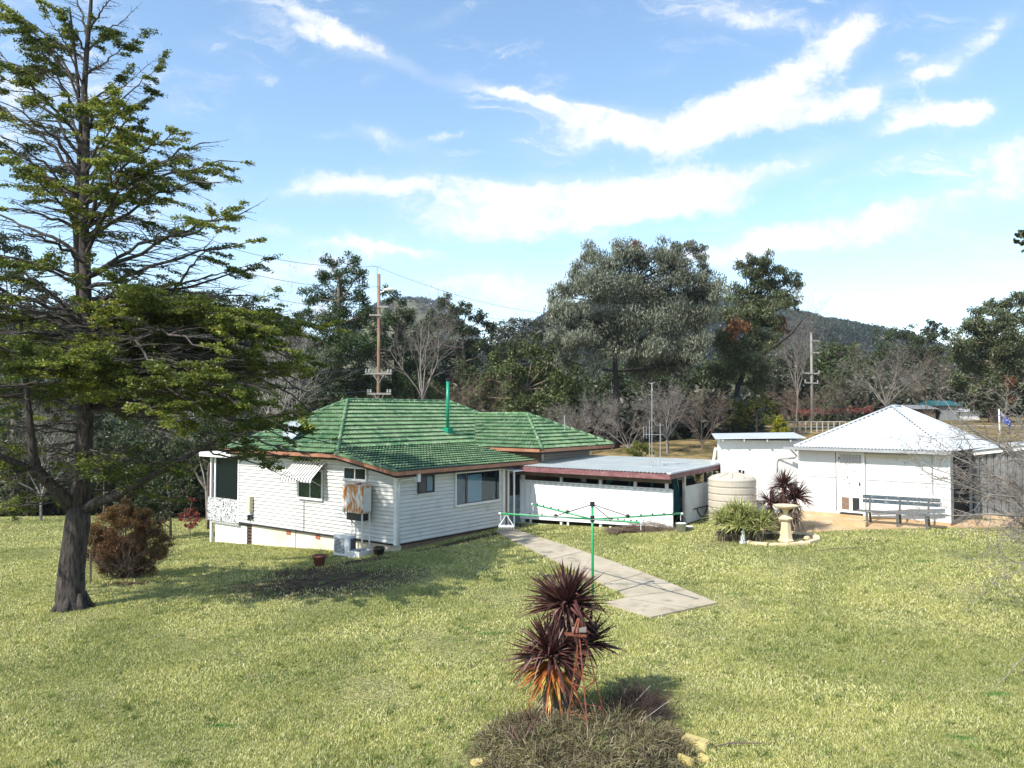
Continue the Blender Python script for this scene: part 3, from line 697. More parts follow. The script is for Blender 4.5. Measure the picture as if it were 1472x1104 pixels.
    part('ridge_tiles', c, M['tile'], h, smooth=True)
    c = MB(); c.hexa([H(2.38, -.56, 2.98), H(2.38, -.44, 2.98), H(-.5, -.44, 2.53), H(-.5, -.56, 2.53), H(2.38, -.56, 3.06), H(2.38, -.44, 3.06), H(-.5, -.44, 2.60), H(-.5, -.56, 2.60)])
    part('barge_cap', c, M['tile'], h)
    # wing walls
    mb = MB(); mb.hbox(.0, 2.6, 6.9, 11.7, .0, 2.8); part('wing_wall', mb, M['brick'], h)
    mb = MB(); siding(mb, H(-.01, 8.0, 0), VV, uout, 3.6, 2.38, 2.79, .10); part('wing_gable_boards', mb, M['grey_timber'], h)
    mb = MB(); mb.hbox(-.06, -.025, 8.0, 8.1, 2.38, 2.8); mb.hbox(-.06, -.025, 11.5, 11.6, 2.38, 2.8); mb.hbox(-.06, -.025, 8.1, 11.5, 2.70, 2.77); part('wing_trim', mb, M['trim'], h)
    # door, hood
    mb = MB(); mb.hbox(-.02, .02, 5.86, 6.62, .12, 2.16); d = part('back_door', mb, M['doorpaint'], h)
    mb = MB(); mb.hbox(-.035, -.022, 5.95, 6.53, 1.22, 2.06); part('pane', mb, M['winback'], d)
    mb = MB(); mb.hbox(-.06, -.022, 6.48, 6.52, 1.0, 1.06); part('handle', mb, M['alu'], d)
    mb = MB(); mb.hbox(-.05, .03, 5.78, 5.86, .1, 2.2); mb.hbox(-.05, .03, 6.62, 6.70, .1, 2.2); mb.hbox(-.05, .03, 5.86, 6.62, 2.16, 2.22); part('door_frame', mb, M['trim'], h)
    mb = MB(); mb.hbox(-.04, .03, 6.71, 6.98, .0, 2.36); mb.hbox(-.005, .03, 5.62, 5.78, .1, 2.36); part('dark_return_wall', mb, M['brick'], h)
    mb = MB(); mb.hexa([H(-.60, 5.5, 2.18), H(-.60, 6.3, 2.18), H(0, 6.3, 2.25), H(0, 5.5, 2.25), H(-.60, 5.5, 2.21), H(-.60, 6.3, 2.21), H(0, 6.3, 2.28), H(0, 5.5, 2.28)]); part('door_hood', mb, M['trim'], h)
    mb = MB(); mb.hbox(-.52, -.47, 5.55, 5.60, .08, 2.20); part('hood_post', mb, M['trim'], h)
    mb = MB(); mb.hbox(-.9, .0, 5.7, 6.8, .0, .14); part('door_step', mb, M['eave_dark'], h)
    # downpipe
    mb = MB(); mb.tube([H(-.42, .55, 2.40), H(-.42, .55, 2.26), H(-.10, .10, 2.20), H(-.075, .05, 2.05), H(-.075, .05, .05)], .035, 8); part('downpipe', mb, M['trim'], h, smooth=True)
    mb = MB(); mb.hbox(-.50, -.38, .48, .60, 2.14, 2.42); part('rain_head', mb, M['whiteplastic'], h)
    # vent pipes and flue
    def on_main(u, v): return zE + (u - u0) * (zR - zE) / r
    up_, vp_ = 3.35, 6.15
    z = on_main(up_, vp_)
    mb = MB(); mb.hbox(up_ - .17, up_ + .17, vp_ - .17, vp_ + .17, z - .15, z + .22)
    fb = part('flue_base', mb, M['flue'], h, bevel=.015)
    mb = MB(); mb.tube([H(up_, vp_, z + .2), H(up_, vp_, z + 2.15)], .068, 12); part('flue', mb, M['flue'], h, smooth=True)
    mb = MB(); mb.lathe(H(up_, vp_, z + 2.12), [(.09, 0), (.10, .07), (.03, .12)], 12); part('flue_cap', mb, M['black'], h)
    mb = MB(); mb.tube([H(.2, 10.0, 3.3), H(.2, 10.0, 4.25)], .022, 6); part('vent_pipe', mb, M['alu'], h)
build_house()

# satellite dish
def dish():
    b = H(5.6, .2, 3.36)
    t = thing('satellite_dish', b, 'round grey satellite dish on the left slope of the green roof', 'satellite dish')
    ax = Vector((-.35, -.75, .42)).normalized(); c = b + Vector((0, -.12, .40))
    a = ax.cross(Vector((0, 0, 1))).normalized(); bb = ax.cross(a)
    mb = MB(); n = 24; vs = []; rings = [(0, -.09), (.14, -.078), (.28, -.04), (.38, 0), (.385, .012)]
    for r, d in rings:
        for k in range(n):
            q = 2 * math.pi * k / n; vs.append(c + a * r * math.cos(q) + bb * r * math.sin(q) * 1.08 + ax * d)
    fs = [(i * n + k, i * n + (k + 1) % n, (i + 1) * n + (k + 1) % n, (i + 1) * n + k) for i in range(len(rings) - 1) for k in range(n)]
    mb.add(vs, fs); part('reflector', mb, M['dish'], t, smooth=True)
    mb = MB(); mb.tube([b, b + Vector((0, .02, .33)), c - ax * .08], .022, 6); mb.tube([c - bb * -.36 + ax * 0, c + ax * .42 + bb * .1], .01, 5); part('mast', mb, M['alu'], t)
    mb = MB(); mb.sphere(c + ax * .44 + bb * .1, .035, 8); part('receiver', mb, M['whiteplastic'], t)
dish()

# heater box on its stand, air conditioner, troughs, pots against the side wall
def side_clutter():
    fl = lambda a, b, z: H(a, -b, z)
    t = thing('wall_cooler', fl(1.6, .5, .0), 'big rust streaked white metal cooler box raised on legs against the side wall', 'cooler box')
    mb = MB(); mb.fbox(fl, 1.0, 2.0, .14, .54, 1.10, 1.98); part('cabinet', mb, M['rustbox'], t, bevel=.015)
    mb = MB(); mb.fbox(fl, .985, .998, .18, .50, 1.16, 1.92); part('side_panel', mb, M['enamel'], t)
    mb = MB(); mb.fbox(fl, .98, 2.02, .12, .56, 1.985, 2.01); part('lid', mb, M['rustbox'], t)
    mb = MB(); mb.fbox(fl, 1.35, 1.5, .25, .4, 2.01, 2.05); part('lid_knob', mb, M['rust'], t)
    mb = MB(); mb.fbox(fl, 1.15, 1.85, .16, .46, .85, 1.09); part('drip_pan', mb, M['darkframe'], t)
    for a, b in ((1.05, .50), (1.05, .18), (1.92, .50), (1.92, .18)):
        if (a, b) == (1.92, .50):
            mb = MB(); mb.bar(fl(1.95, .50, 1.1), fl(1.55, .1, .45), .03)
        else:
            mb = MB(); mb.bar(fl(a, b, -.15), fl(a, b, 1.1), .045)
        part('leg', mb, M['enamel'], t)
    t = thing('air_conditioner', fl(1.6, .6, -.3), 'white outdoor air conditioner unit with dark fan grille below the cooler box', 'air conditioner')
    mb = MB(); mb.fbox(fl, 1.35, 2.15, .48, .76, -.30, .38); part('casing', mb, M['whiteplastic'], t, bevel=.02)
    mb = MB(); mb.fbox(fl, 1.60, 2.08, .762, .77, -.20, .28); g = part('fan_grille', mb, M['fan'], t)
    mb = MB()
    for i in range(11): mb.fbox(fl, 1.60, 2.08, .771, .78, -.18 + i * .043, -.168 + i * .043)
    part('grille_bars', mb, M['enamel'], g)
    mb = MB()
    for i in range(9): mb.fbox(fl, 1.338, 1.348, .50 + i * .026, .512 + i * .026, -.2, .3)
    part('side_fins', mb, M['darkframe'], t)
    for a in (1.45, 2.0):
        mb = MB(); mb.fbox(fl, a, a + .07, .4, .82, -.36, -.285); part('foot', mb, M['concrete'], t)
    t = thing('garden_trough', fl(.9, .9, -.2), 'long pale concrete trough on the ground beside the air conditioner', 'planter')
    mb = MB(); x0, x1, y0, y1, z0, z1 = .62, 1.16, .35, 1.0, -.32, -.02
    mb.fbox(fl, x0, x1, y0, y0 + .04, z0, z1); mb.fbox(fl, x0, x1, y1 - .04, y1, z0, z1); mb.fbox(fl, x0, x0 + .04, y0 + .04, y1 - .04, z0, z1); mb.fbox(fl, x1 - .04, x1, y0 + .04, y1 - .04, z0, z1); mb.fbox(fl, x0 + .04, x1 - .04, y0 + .04, y1 - .04, z0, z0 + .05)
    part('basin', mb, M['enamel'], t)
    mb = MB(); mb.fbox(fl, x0 + .042, x1 - .042, y0 + .042, y1 - .042, z0 + .051, z1 - .09); part('soil_fill', mb, M['soil'], t)
    for i, (a, b, s, lab) in enumerate([(.26, .40, .11, 'small dark round pot between the trough and the corner downpipe'), (.10, .62, .13, 'dark wide pot standing nearest the house corner'), (.42, .42, .13, 'red brown pot behind the pale trough')]):
        p = fl(a, b, 0); p.z = gz(p.x, p.y) + .0
        t = thing('garden_pot', p, lab, 'plant pot', 'dark pots at the house corner')
        mb = MB(); mb.lathe(p, [(s * .7, 0), (s, .2), (s * 1.08, .2), (s * 1.08, .24), (s * .92, .24), (s * .85, .17)], 16); part('pot', mb, M['terracotta' if i == 2 else 'darkframe'], t, smooth=True)
        mb = MB(); mb.sphere(p + Vector((0, 0, .24)), s * .8, 8, (1, 1, .4), .2, random.Random(i)); part('plant', mb, M['dark_leaf'], t)
    p = gp(459, 814)
    t = thing('flower_pot', p, 'brown tapered flowerpot with a bare twig standing on the dirt patch', 'plant pot')
    mb = MB(); mb.lathe(p, [(.13, 0), (.19, .27), (.22, .27), (.22, .34), (.19, .34), (.16, .26)], 20); part('pot', mb, M['terracotta'], t, smooth=True)
    mb = MB(); mb.lathe(p + Vector((0, 0, .22)), [(.01, 0), (.17, .06)], 16); part('soil_fill', mb, M['soil'], t)
    mb = MB(); mb.tube([p + Vector((0, 0, .3)), p + Vector((.03, 0, .5)), p + Vector((-.02, .02, .68))], [.008, .006, .003], 4); mb.tube([p + Vector((.03, 0, .5)), p + Vector((.12, .02, .6))], .004, 4); part('twig', mb, M['twig_grey'], t)
side_clutter()

# ------------------------------------------------------------------ carport
def corr_sheet(mb, fr, a0, a1, z0f, z1f, b=0., pitch=.09, amp=.010, n=4):
    """vertical corrugated sheet, along a, outward b"""
    k = int((a1 - a0) / (pitch / n)) + 1
    for i in range(k + 1):
        a = a0 + (a1 - a0) * i / k
        o = b + amp * math.sin(2 * math.pi * (a - a0) / pitch)
        mb.v.append(tuple(fr(a, o, z0f(a)))); mb.v.append(tuple(fr(a, o, z1f(a))))
    s = len(mb.v) - 2 * (k + 1)
    for i in range(k): mb.f.append((s + 2 * i, s + 2 * i + 2, s + 2 * i + 3, s + 2 * i + 1))
def carport():
    c = thing('carport', H(-3.2, 8.5, .3), 'open carport with flat corrugated iron roof and maroon fascia joined to the house', 'carport')
    u0, u1, v0, v1 = .35, -6.62, 6.05, 11.4; zf, zb = 2.36, 2.52
    sh = MB(); A, B = H(u0, v0, zf), H(u1, v0, zf)
    ex = (B - A).normalized(); up = H(u0, v1, zb) - A; L = up.length; ey = up.normalized(); nz = ex.cross(ey); nz = nz if nz.z > 0 else -nz
    W = (B - A).length; xs = np.arange(0, W + .01, .15 / 4)
    ys, hs = [0, 1.8, 1.8, 3.6, 3.6, L], [.004, .0, .008, .003, .011, .011]
    roofsheet(sh, A, ex, ey, nz, W, L, lambda x: .016 * math.sin(2 * math.pi * x / .15), xs, ys, hs, [(W, 0, 1, 0)])
    part('roof_sheet', sh, M['zinc'], c)
    m = MB(); m.hbox(u1, u0, v0 - .02, v0 + .03, zf - .20, zf - .025); part('front_fascia', m, M['fascia_p'], c)
    m = MB(); m.hexa([H(u1 - .03, v0 - .02, zf - .20), H(u1 - .03, v1, zb - .2), H(u1 + .02, v1, zb - .2), H(u1 + .02, v0 + .035, zf - .20), H(u1 - .03, v0 - .02, zf - .03), H(u1 - .03, v1, zb - .03), H(u1 + .02, v1, zb - .03), H(u1 + .02, v0 + .035, zf - .03)]); part('side_fascia', m, M['fascia_p'], c)
    m = MB(); m.hexa([H(u1 - .05, v0 - .03, zf - .028), H(u1 - .05, v1, zb - .028), H(u1 + .1, v1, zb - .025), H(u1 + .1, v0 - .03, zf - .025), H(u1 - .05, v0 - .03, zf + .022), H(u1 - .05, v1, zb + .022), H(u1 + .1, v1, zb + .024), H(u1 + .1, v0 - .03, zf + .024)]); part('barge_flashing', m, M['zinc_w'], c)
    m = MB()
    for v in (6.4, 7.7, 9.0, 10.3, 11.2): m.hbox(u1 + .05, u0, v, v + .05, zf - .17, zf - .035)
    part('roof_batten', m, M['bark_brown'], c)
    m = MB(); m.hbox(u1 + .1, .0, 6.40, 6.50, 2.18, 2.30) if False else m.hbox(u1 + .1, .0, 6.30, 6.36, zf - .36, zf - .20); part('front_beam', m, M['bark_brown'], c)
    for u in (-.15, -1.9, -3.6, -5.0, -6.2):
        p = H(u, 6.62, 0); m = MB(); m.hbox(u - .045, u + .045, 6.60, 6.69, gz(p.x, p.y) - .1, zf - .2); part('post', m, M['trim'], c)
    for u in (-.8, -2.3, -3.2, -4.2, -5.6):
        p = H(u, 11.2, 0); m = MB(); m.hbox(u - .045, u + .045, 11.1, 11.19, gz(p.x, p.y) - .1, zb - .2); part('post', m, M['grey_timber'], c)
    for v in (7.35, 9.6):
        p = H(-6.5, v, 0); m = MB(); m.hbox(-6.55, -6.46, v - .045, v + .045, gz(p.x, p.y) - .1, zf - .17); part('post', m, M['alu'], c)
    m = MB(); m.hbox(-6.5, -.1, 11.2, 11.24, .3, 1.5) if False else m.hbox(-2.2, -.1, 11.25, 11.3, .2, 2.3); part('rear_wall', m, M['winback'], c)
    # white front fence
    fr = lambda a, b, z: H(-a, 6.55 - b, z)
    f = thing('sheet_fence', H(-3.2, 6.55, .3), 'long plain white sheet metal fence across the front of the carport', 'fence')
    m = MB(); corr_sheet(m, fr, .03, 6.42, lambda a: .30 + .03 * a, lambda a: 1.76, 0, .25, .008, 4); part('sheet', m, M['fence_w'], f)
    m = MB(); m.fbox(fr, .03, 6.42, -.03, .012, 1.762, 1.80); part('top_rail', m, M['fence_w'], f)
    m = MB()
    for k in range(25):
        a = .12 + k * .255
        m.fbox(fr, a, a + .13, .0125, .018, 1.735, 1.758)
    part('painted_rib_shadow', m, M['grey_timber'], f)  # solid grey tabs that paint in shadow below the top rail
    m = MB(); m.fbox(fr, 6.42, 6.47, -.05, .03, .3, 1.78); part('end_post', m, M['trim'], f)
    m = MB()
    for a in (.5, 2.2, 4.0, 5.8): m.fbox(fr, a, a + .08, -.04, .0, -.1, .34)
    part('stump', m, M['trim'], f)
    m = MB(); m.fbox(fr, .0, 3.4, .08, .12, -.2, .20); o = part('garden_edging_board', m, M['greentimber'], None); tag(o, 'pale green board edging below the left end of the white fence', 'edging')
    # side fence
    fs = lambda a, b, z: H(-6.52 - b, 7.45 + a, z)
    f = thing('sheet_fence', H(-6.52, 8.6, .5), 'short ribbed grey white sheet fence behind the white bucket', 'fence')
    m = MB(); corr_sheet(m, fs, .0, 2.75, lambda a: .55 + .03 * a, lambda a: 1.84 + .01 * a, 0, .19, .028, 6); part('sheet', m, M['enamel'], f)
    m = MB(); m.fbox(fs, .0, 2.75, -.06, -.03, 1.5, 1.56); m.fbox(fs, .0, 2.75, -.06, -.03, .8, .86); part('rail', m, M['alu'], f)
    # black hose loop hanging
    pts = [fs(.75 + .9 * t, .06, .98 - .34 * math.sin(math.pi * t) + .02) for t in np.linspace(0, 1, 14)]
    m = MB(); m.tube(pts, .018, 6); m.bar(fs(.5, .05, 1.0), fs(1.9, .05, 1.02), .03); o = part('garden_hose', m, M['black'], None); tag(o, 'black hose loop hanging on the short grey sheet fence', 'hose')
    # blue and white object hanging inside
    p = H(-2.0, 8.0, 2.0); t = thing('hanging_jug', p, 'blue topped white jug hanging under the carport roof', 'jug')
    m = MB(); m.lathe(p + Vector((0, 0, -.28)), [(.08, 0), (.10, .03), (.10, .2), (.05, .26)], 12); part('body', m, M['whiteplastic'], t, smooth=True)
    m = MB(); m.lathe(p + Vector((0, 0, -.02)), [(.10, 0), (.12, .03), (.10, .12)], 12); part('cap', m, M['blueplastic'], t)
    m = MB(); m.bar(p + Vector((0, 0, .1)), p + Vector((0, 0, .35)), .01); part('cord', m, M['wire'], t)
carport()

# ------------------------------------------------------------------ car (4wd wagon) inside the carport
def car():
    # frame: x forward along +u, y left, origin on the ground
    O = H(-4.0, 8.45, 0); O.z = .40
    X = UU.copy(); Y = VV.copy()
    def fr(x, y, z): return O + X * x + Y * y + Vector((0, 0, z))
    t = thing('parked_car', O, 'dark teal four wheel drive wagon parked behind the white carport fence', 'car')
    body = [(-2.25, .45), (-2.28, .80), (-2.22, 1.05), (1.0, 1.08), (1.15, 1.06), (2.15, .98), (2.3, .80), (2.3, .45), (1.75, .40), (-1.75, .40)]
    cab = [(-2.18, 1.05), (-2.02, 1.68), (-1.9, 1.74), (.35, 1.76), (.55, 1.70), (1.12, 1.07)]
    def extrude(prof, w0, w1, ztop=None):
        m = MB(); n = len(prof); zs = [p[1] for p in prof]; z0, z1 = min(zs), max(zs)
        vs = []
        for s in (-1, 1):
            for (x, z) in prof:
                w = w0 + (w1 - w0) * (z - z0) / (z1 - z0); vs.append(fr(x, s * w, z))
        m.add(vs, [tuple(range(n)), tuple(range(2 * n - 1, n - 1, -1))] + [(i, (i + 1) % n, n + (i + 1) % n, n + i) for i in range(n)])
        return m
    part('body', extrude(body, .88, .84), M['carpaint'], t, bevel=.05)
    part('cabin', extrude(cab, .82, .68), M['carpaint'], t, bevel=.04)
    for s in (-1, 1):
        for (xa, xb, xc, xd) in ((-1.98, -1.15, -1.15, -1.86), (-1.05, -.25, -.25, -1.05), (-.15, .78, .42, -.15)):
            zl, zh = 1.12, 1.60
            yl, yh = .815 + .012, .72 + .012
            m = MB(); m.add([fr(xa, s * yl, zl), fr(xb, s * yl, zl), fr(xc, s * yh, zh), fr(xd, s * yh, zh)], [(0, 1, 2, 3)]); part('side_window', m, M['winback'], t)
        m = MB(); m.add([fr(-.2, s * .86, 1.0), fr(-.2, s * .885, .5), fr(-.185, s * .885, .5), fr(-.185, s * .86, 1.0)], [(0, 1, 2, 3)]); part('door_line', m, M['black'], t)
    m = MB(); m.add([fr(-2.19, -.68, 1.12), fr(-2.19, .68, 1.12), fr(-2.06, .60, 1.6), fr(-2.06, -.60, 1.6)], [(0, 1, 2, 3)]); part('rear_window', m, M['winback'], t)
    m = MB(); m.add([fr(1.1, -.7, 1.13), fr(1.1, .7, 1.13), fr(.66, .62, 1.63), fr(.66, -.62, 1.63)], [(0, 1, 2, 3)]); part('windscreen', m, M['winback'], t)
    for s in (-1, 1):
        m = MB(); m.hexa([fr(-2.30, s * .60 - .07, .72), fr(-2.30, s * .70 + .07, .72), fr(-2.22, s * .70 + .07, .72), fr(-2.22, s * .70 - .07, .72), fr(-2.28, s * .70 - .07, 1.0), fr(-2.28, s * .70 + .07, 1.0), fr(-2.2, s * .70 + .07, 1.0), fr(-2.2, s * .70 - .07, 1.0)]); part('tail_light', m, M['redcloth'], t)
        m = MB(); m.hexa([fr(2.24, s * .70 - .12, .70), fr(2.32, s * .70 - .12, .70), fr(2.32, s * .70 + .12, .70), fr(2.24, s * .70 + .12, .70), fr(2.2, s * .70 - .12, .88), fr(2.3, s * .70 - .12, .88), fr(2.3, s * .70 + .12, .88), fr(2.2, s * .70 + .12, .88)]); part('headlight', m, M['whiteplastic'], t)
        m = MB(); m.tube([fr(-1.7, s * .62, 1.80), fr(.2, s * .62, 1.82)], .02, 6); part('roof_rack', m, M['black'], t)
        for x in (-1.4, 1.4):
            m = MB(); m.tube([fr(x, s * .68, .34), fr(x, s * .90, .34)], .35, 20); w = part('wheel', m, M['tyre'], t, smooth=False)
            m = MB(); m.tube([fr(x, s * .90, .34), fr(x, s * .915, .34)], .2, 14); part('rim', m, M['alu'], w)
    m = MB(); m.hexa([fr(-2.38, -.85, .48), fr(-2.38, .85, .48), fr(-2.25, .85, .48), fr(-2.25, -.85, .48), fr(-2.38, -.85, .66), fr(-2.38, .85, .66), fr(-2.25, .85, .66), fr(-2.25, -.85, .66)]); part('bumper', m, M['black'], t)
car()

# ------------------------------------------------------------------ sheds on the right
S0 = atz(1150, 733.5, .9); S1 = atz(1366, 752, .9)
SX = (S1 - S0); SW = SX.length; SX = SX.normalized(); SY = Vector((-SX.y, SX.x, 0))
def S_(a, b, z): return S0 + SX * a + SY * b + Vector((0, 0, z))   # b back; z above the floor
def sheds():
    S = S_
    D = 5.2; hw = 2.22
    t = thing('hip_roof_shed', S(SW / 2, D / 2, -.2), 'whitewashed shed with pale pyramid corrugated roof and peeling door', 'shed')
    out = lambda a, b, z: S(a, -b, z)
    m = MB(); m.fbox(S, 0, SW, .02, D, 0, hw); part('wall', m, M['grey_timber'], t)
    # sheet panels with joints
    m = MB()
    dx0, dx1 = SW * .285, SW * .48 - .12
    for (a, b, z0, z1) in ((.0, dx0 - .08, 0, 1.21), (.0, dx0 - .08, 1.235, hw), (dx1 + .10, SW, .0, 1.185), (dx1 + .10, SW, 1.21, hw)):
        m = MB(); m.fbox(out, a, b, -.015, .0, z0 + .002, z1); part('wall_panel', m, M['white_wall'], t)
    m = MB(); m.fbox(out, dx0, dx1, -.015, .012, .02, 2.08); d = part('door', m, M['peel'], t)
    m = MB()
    for k in range(7): m.fbox(out, dx0 + .05 + k * (dx1 - dx0 - .1) / 7, dx0 + .04 + (k + 1) * (dx1 - dx0 - .1) / 7, .013, .02, 1.72, 2.04)
    part('slat_panel', m, M['grey_timber'], d)
    wd = (dx1 - dx0)
    m = MB(); m.fbox(out, dx0 + wd * .12, dx0 + wd * .42, .013, .016, .16, .58); part('pane', m, M['brick'], d)
    m = MB(); m.fbox(out, dx0 + wd * .56, dx0 + wd * .84, .013, .016, .14, .58); part('pane', m, M['darkframe'], d)
    m = MB(); m.fbox(out, dx0 + .04, dx1 - .02, .013, .018, -.0, .07); part('kick_plate', m, M['darkframe'], d)
    m = MB(); m.fbox(out, dx0 - .06, dx0 - .005, -.015, .03, 0, 2.14); m.fbox(out, dx1 + .005, dx1 + .06, -.015, .03, 0, 2.14); m.fbox(out, dx0 - .005, dx1 + .005, -.015, .03, 2.085, 2.14); part('door_frame', m, M['trim'], t)
    m = MB(); m.tube([out(dx0 - .08, .02, .1), out(dx0 - .08, .02, 2.1)], .012, 5); part('cable', m, M['wire'], t)
    m = MB(); m.fbox(out, dx1 + .10, SW * .78, .0, .10, 1.98, 2.10); part('rolled_blind', m, M['soffit'], t)
    for q in (SW * .62, SW * .81, SW * .13):
        m = MB(); m.fbox(out, q, q + .022, .0005, .010, .03, hw - .02); part('cover_strip', m, M['enamel'], t)
    m = MB(); m.tube([out(SW * .9, .06, hw - .05), out(SW * .9, .06, .9)], .014, 5); part('conduit', m, M['grey_timber'], t)
    m = MB(); m.fbox(out, dx1 - .13, dx1 - .09, .013, .05, 1.0, 1.12); part('handle', m, M['darkframe'], d)
    m = MB(); m.fbox(out, SW * .555, SW * .83, .0, .012, .30, .36); part('ledge', m, M['trim'], t)
    m = MB(); m.fbox(S, -.02, SW + .02, -.02, D, -.9, -.003); part('plinth', m, M['orange_conc'], t, bevel=.01)
    m = MB(); m.fbox(S, SW + .001, SW + .012, .45, D - .3, .05, hw - .1); part('side_dark_sheet', m, M['winback'], t)  # near-black sheet on the wall, painting in the shade of the dark gap
    m = MB(); m.fbox(S, SW - .035, SW + .03, -.02, .05, 0, hw); m.fbox(S, -.03, .04, -.02, .05, 0, hw); part('corner_board', m, M['trim'], t)
    # roof
    zE = hw + .05; x0, x1, y0, y1 = -.05, SW + .18, -.34, D + .2
    zR = zE + 1.42; rx = (x0 + x1) / 2; ry0, ry1 = y0 + 2.5, y1 - 2.5
    zz = lambda a, b, z: S(a, b, z)
    RA, RB = zz(rx, ry0, zR), zz(rx + .05, ry1, zR)
    r = MB()
    hip_plane(r, zz(x0, y0, zE), zz(x1, y0, zE), RA, RA, 'corr', .11)
    hip_plane(r, zz(x1, y0, zE), zz(x1, y1, zE), RA, RB, 'corr', .11)
    hip_plane(r, zz(x1, y1, zE), zz(x0, y1, zE), RB, RB, 'corr', .11)
    hip_plane(r, zz(x0, y1, zE), zz(x0, y0, zE), RB, RA, 'corr', .11)
    part('roof', r, M['zinc_w'], t)
    c = MB(); up = Vector((0, 0, .022))
    for a, b in ((zz(x0, y0, zE), RA), (zz(x1, y0, zE), RA), (RA, RB), (zz(x1, y1, zE), RB), (zz(x0, y1, zE), RB)):
        c.tube([a + up, b + up], .045, 6)
    part('ridge_capping', c, M['zinc_w'], t, smooth=True)
    c = MB()
    for a, b in ((zz(x0, y0, zE), RA), (zz(x1, y0, zE), RA)):
        d = b - a; n = int(d.length / .17)
        side = SX * (.07 if a == zz(x0, y0, zE) else -.07)
        for i in range(1, n):
            p = a + d * (i / n) + up * .9 + side + Vector((0, -.01, .005)); c.bar(p, p + d.normalized() * .085, .02, .02)
    part('capping_notches', c, M['darkframe'], t)
    g = MB(); g.fbox(S, -.40, SW + .16, y0 - .10, y0 - .01, zE - .11, zE - .01); part('gutter', g, M['alu'], t)
    g = MB(); g.fbox(S, -.05, SW + .14, y0 + .0, y0 + .03, zE - .13, zE - .02); g.fbox(S, SW + .05, SW + .16, y0, y1, zE - .10, zE - .01); part('fascia', g, M['eave_dark'], t)
    g = MB(); g.tube([S(-.15, y0 - .05, zE - .1), S(-.05, -.1, zE - .35), S(-.15, -.06, zE - .42), S(-.75, -.06, zE - .48), S(-.80, -.06, zE - .6), S(-.80, -.06, zE - .95)], .032, 8); part('downpipe', g, M['alu'], t, smooth=True)
    # grey corrugated shed to the right
    a0, a1 = SW + .52, SW + 6.2
    S_old = S
    R0 = atz(1392, 744, .85); S = lambda a, b, z: R0 + SXr * (a - a0) + SYr * (b - .55) + Vector((0, 0, z))
    SXr = Vector((math.cos(-.62), math.sin(-.62), 0)); SYr = Vector((-SXr.y, SXr.x, 0))
    t = thing('corrugated_shed', S(SW + 3, 1.5, -.2), 'weathered grey corrugated iron shed behind the bare branches at the right edge', 'shed')
    m = MB(); corr_sheet(m, lambda a, b, z: S(a, .55 - b, z), a0, a1, lambda a: .12, lambda a: 2.10 + (a - a0) * .16, 0, .20, .035, 6); part('front_wall', m, M['zinc_g'], t)
    m = MB(); m.hexa([S(a0 - .02, .58, -.3), S(a1, .58, -.3), S(a1, 4.5, -.3), S(a0 - .02, 4.5, -.3), S(a0 - .02, .58, 2.05), S(a1, .58, 2.95), S(a1, 4.5, 2.95), S(a0 - .02, 4.5, 2.05)]); part('wall_core', m, M['winback'], t)
    m = MB(); m.hexa([S(a0 - .05, .38, 2.06), S(a1, .38, 2.96), S(a1, .58, 2.96), S(a0 - .05, .58, 2.06), S(a0 - .05, .38, 2.20), S(a1, .38, 3.10), S(a1, .58, 3.10), S(a0 - .05, .58, 2.20)]); part('barge_board', m, M['trim'], t)
    m = MB(); m.hexa([S(a0 - .1, .3, 2.21), S(a1, .3, 3.11), S(a1, 4.6, 3.11), S(a0 - .1, 4.6, 2.21), S(a0 - .1, .3, 2.24), S(a1, .3, 3.14), S(a1, 4.6, 3.14), S(a0 - .1, 4.6, 2.24)]); part('roof', m, M['zinc_w'], t)
    m = MB(); m.fbox(S, a0 - .05, a1, .40, .75, -.9, .12); part('footing', m, M['orange_conc'], t, bevel=.01)
    # flat white shed behind, left
    G0 = Vector((299 / F * 29.5, 29.5, .9)); G1 = Vector((420 / F * 28.9, 28.9, .9)); GX = (G1 - G0); GW = GX.length; GX = GX.normalized(); GY = Vector((-GX.y, GX.x, 0))
    G = lambda a, b, z: G0 + GX * a + GY * b + Vector((0, 0, z))
    t = thing('flat_roof_shed', G(GW / 2, 1.5, -.2), 'low white shed with a nearly flat roof left of the pyramid roofed shed', 'shed')
    m = MB(); m.fbox(G, 0, GW, 0, 2.6, -.8, 2.46); part('wall', m, M['white_wall'], t)
    m = MB(); m.fbox(G, GW * .44, GW * .44 + .03, -.015, 0, -.5, 2.44); part('cover_strip', m, M['enamel'], t)
    m = MB(); m.hexa([G(-.2, -.32, 2.50), G(GW, -.32, 2.56), G(GW, 2.9, 2.66), G(-.2, 2.9, 2.60), G(-.2, -.32, 2.53), G(GW, -.32, 2.59), G(GW, 2.9, 2.69), G(-.2, 2.9, 2.63)]); part('roof', m, M['zinc_w'], t)
    for a in (.05, .8, 1.6, 2.4):
        m = MB(); m.fbox(G, a, a + .05, -.30, .0, 2.42, 2.495); part('rafter_end', m, M['grey_timber'], t)
    m = MB(); m.bar(G(-.38, .1, .9), G(-.18, .0, 2.15), .09, .05); m.bar(G(-.22, 0, 2.15), G(.02, .0, 2.15), .06); part('brace', m, M['trim'], t)
sheds()

def paving():
    a = [gp(x, y) for x, y in ((1090, 744), (1150, 740), (1365, 748), (1470, 750), (1472, 757), (1370, 759), (1180, 765), (1095, 766))]
    b = [Vector((p.x, p.y, 0)) for p in a]
    tag(slab('paving', b, M['orange_conc'], .04), 'narrow ochre concrete paving along the front of the sheds', 'paving', kind='structure')
paving()

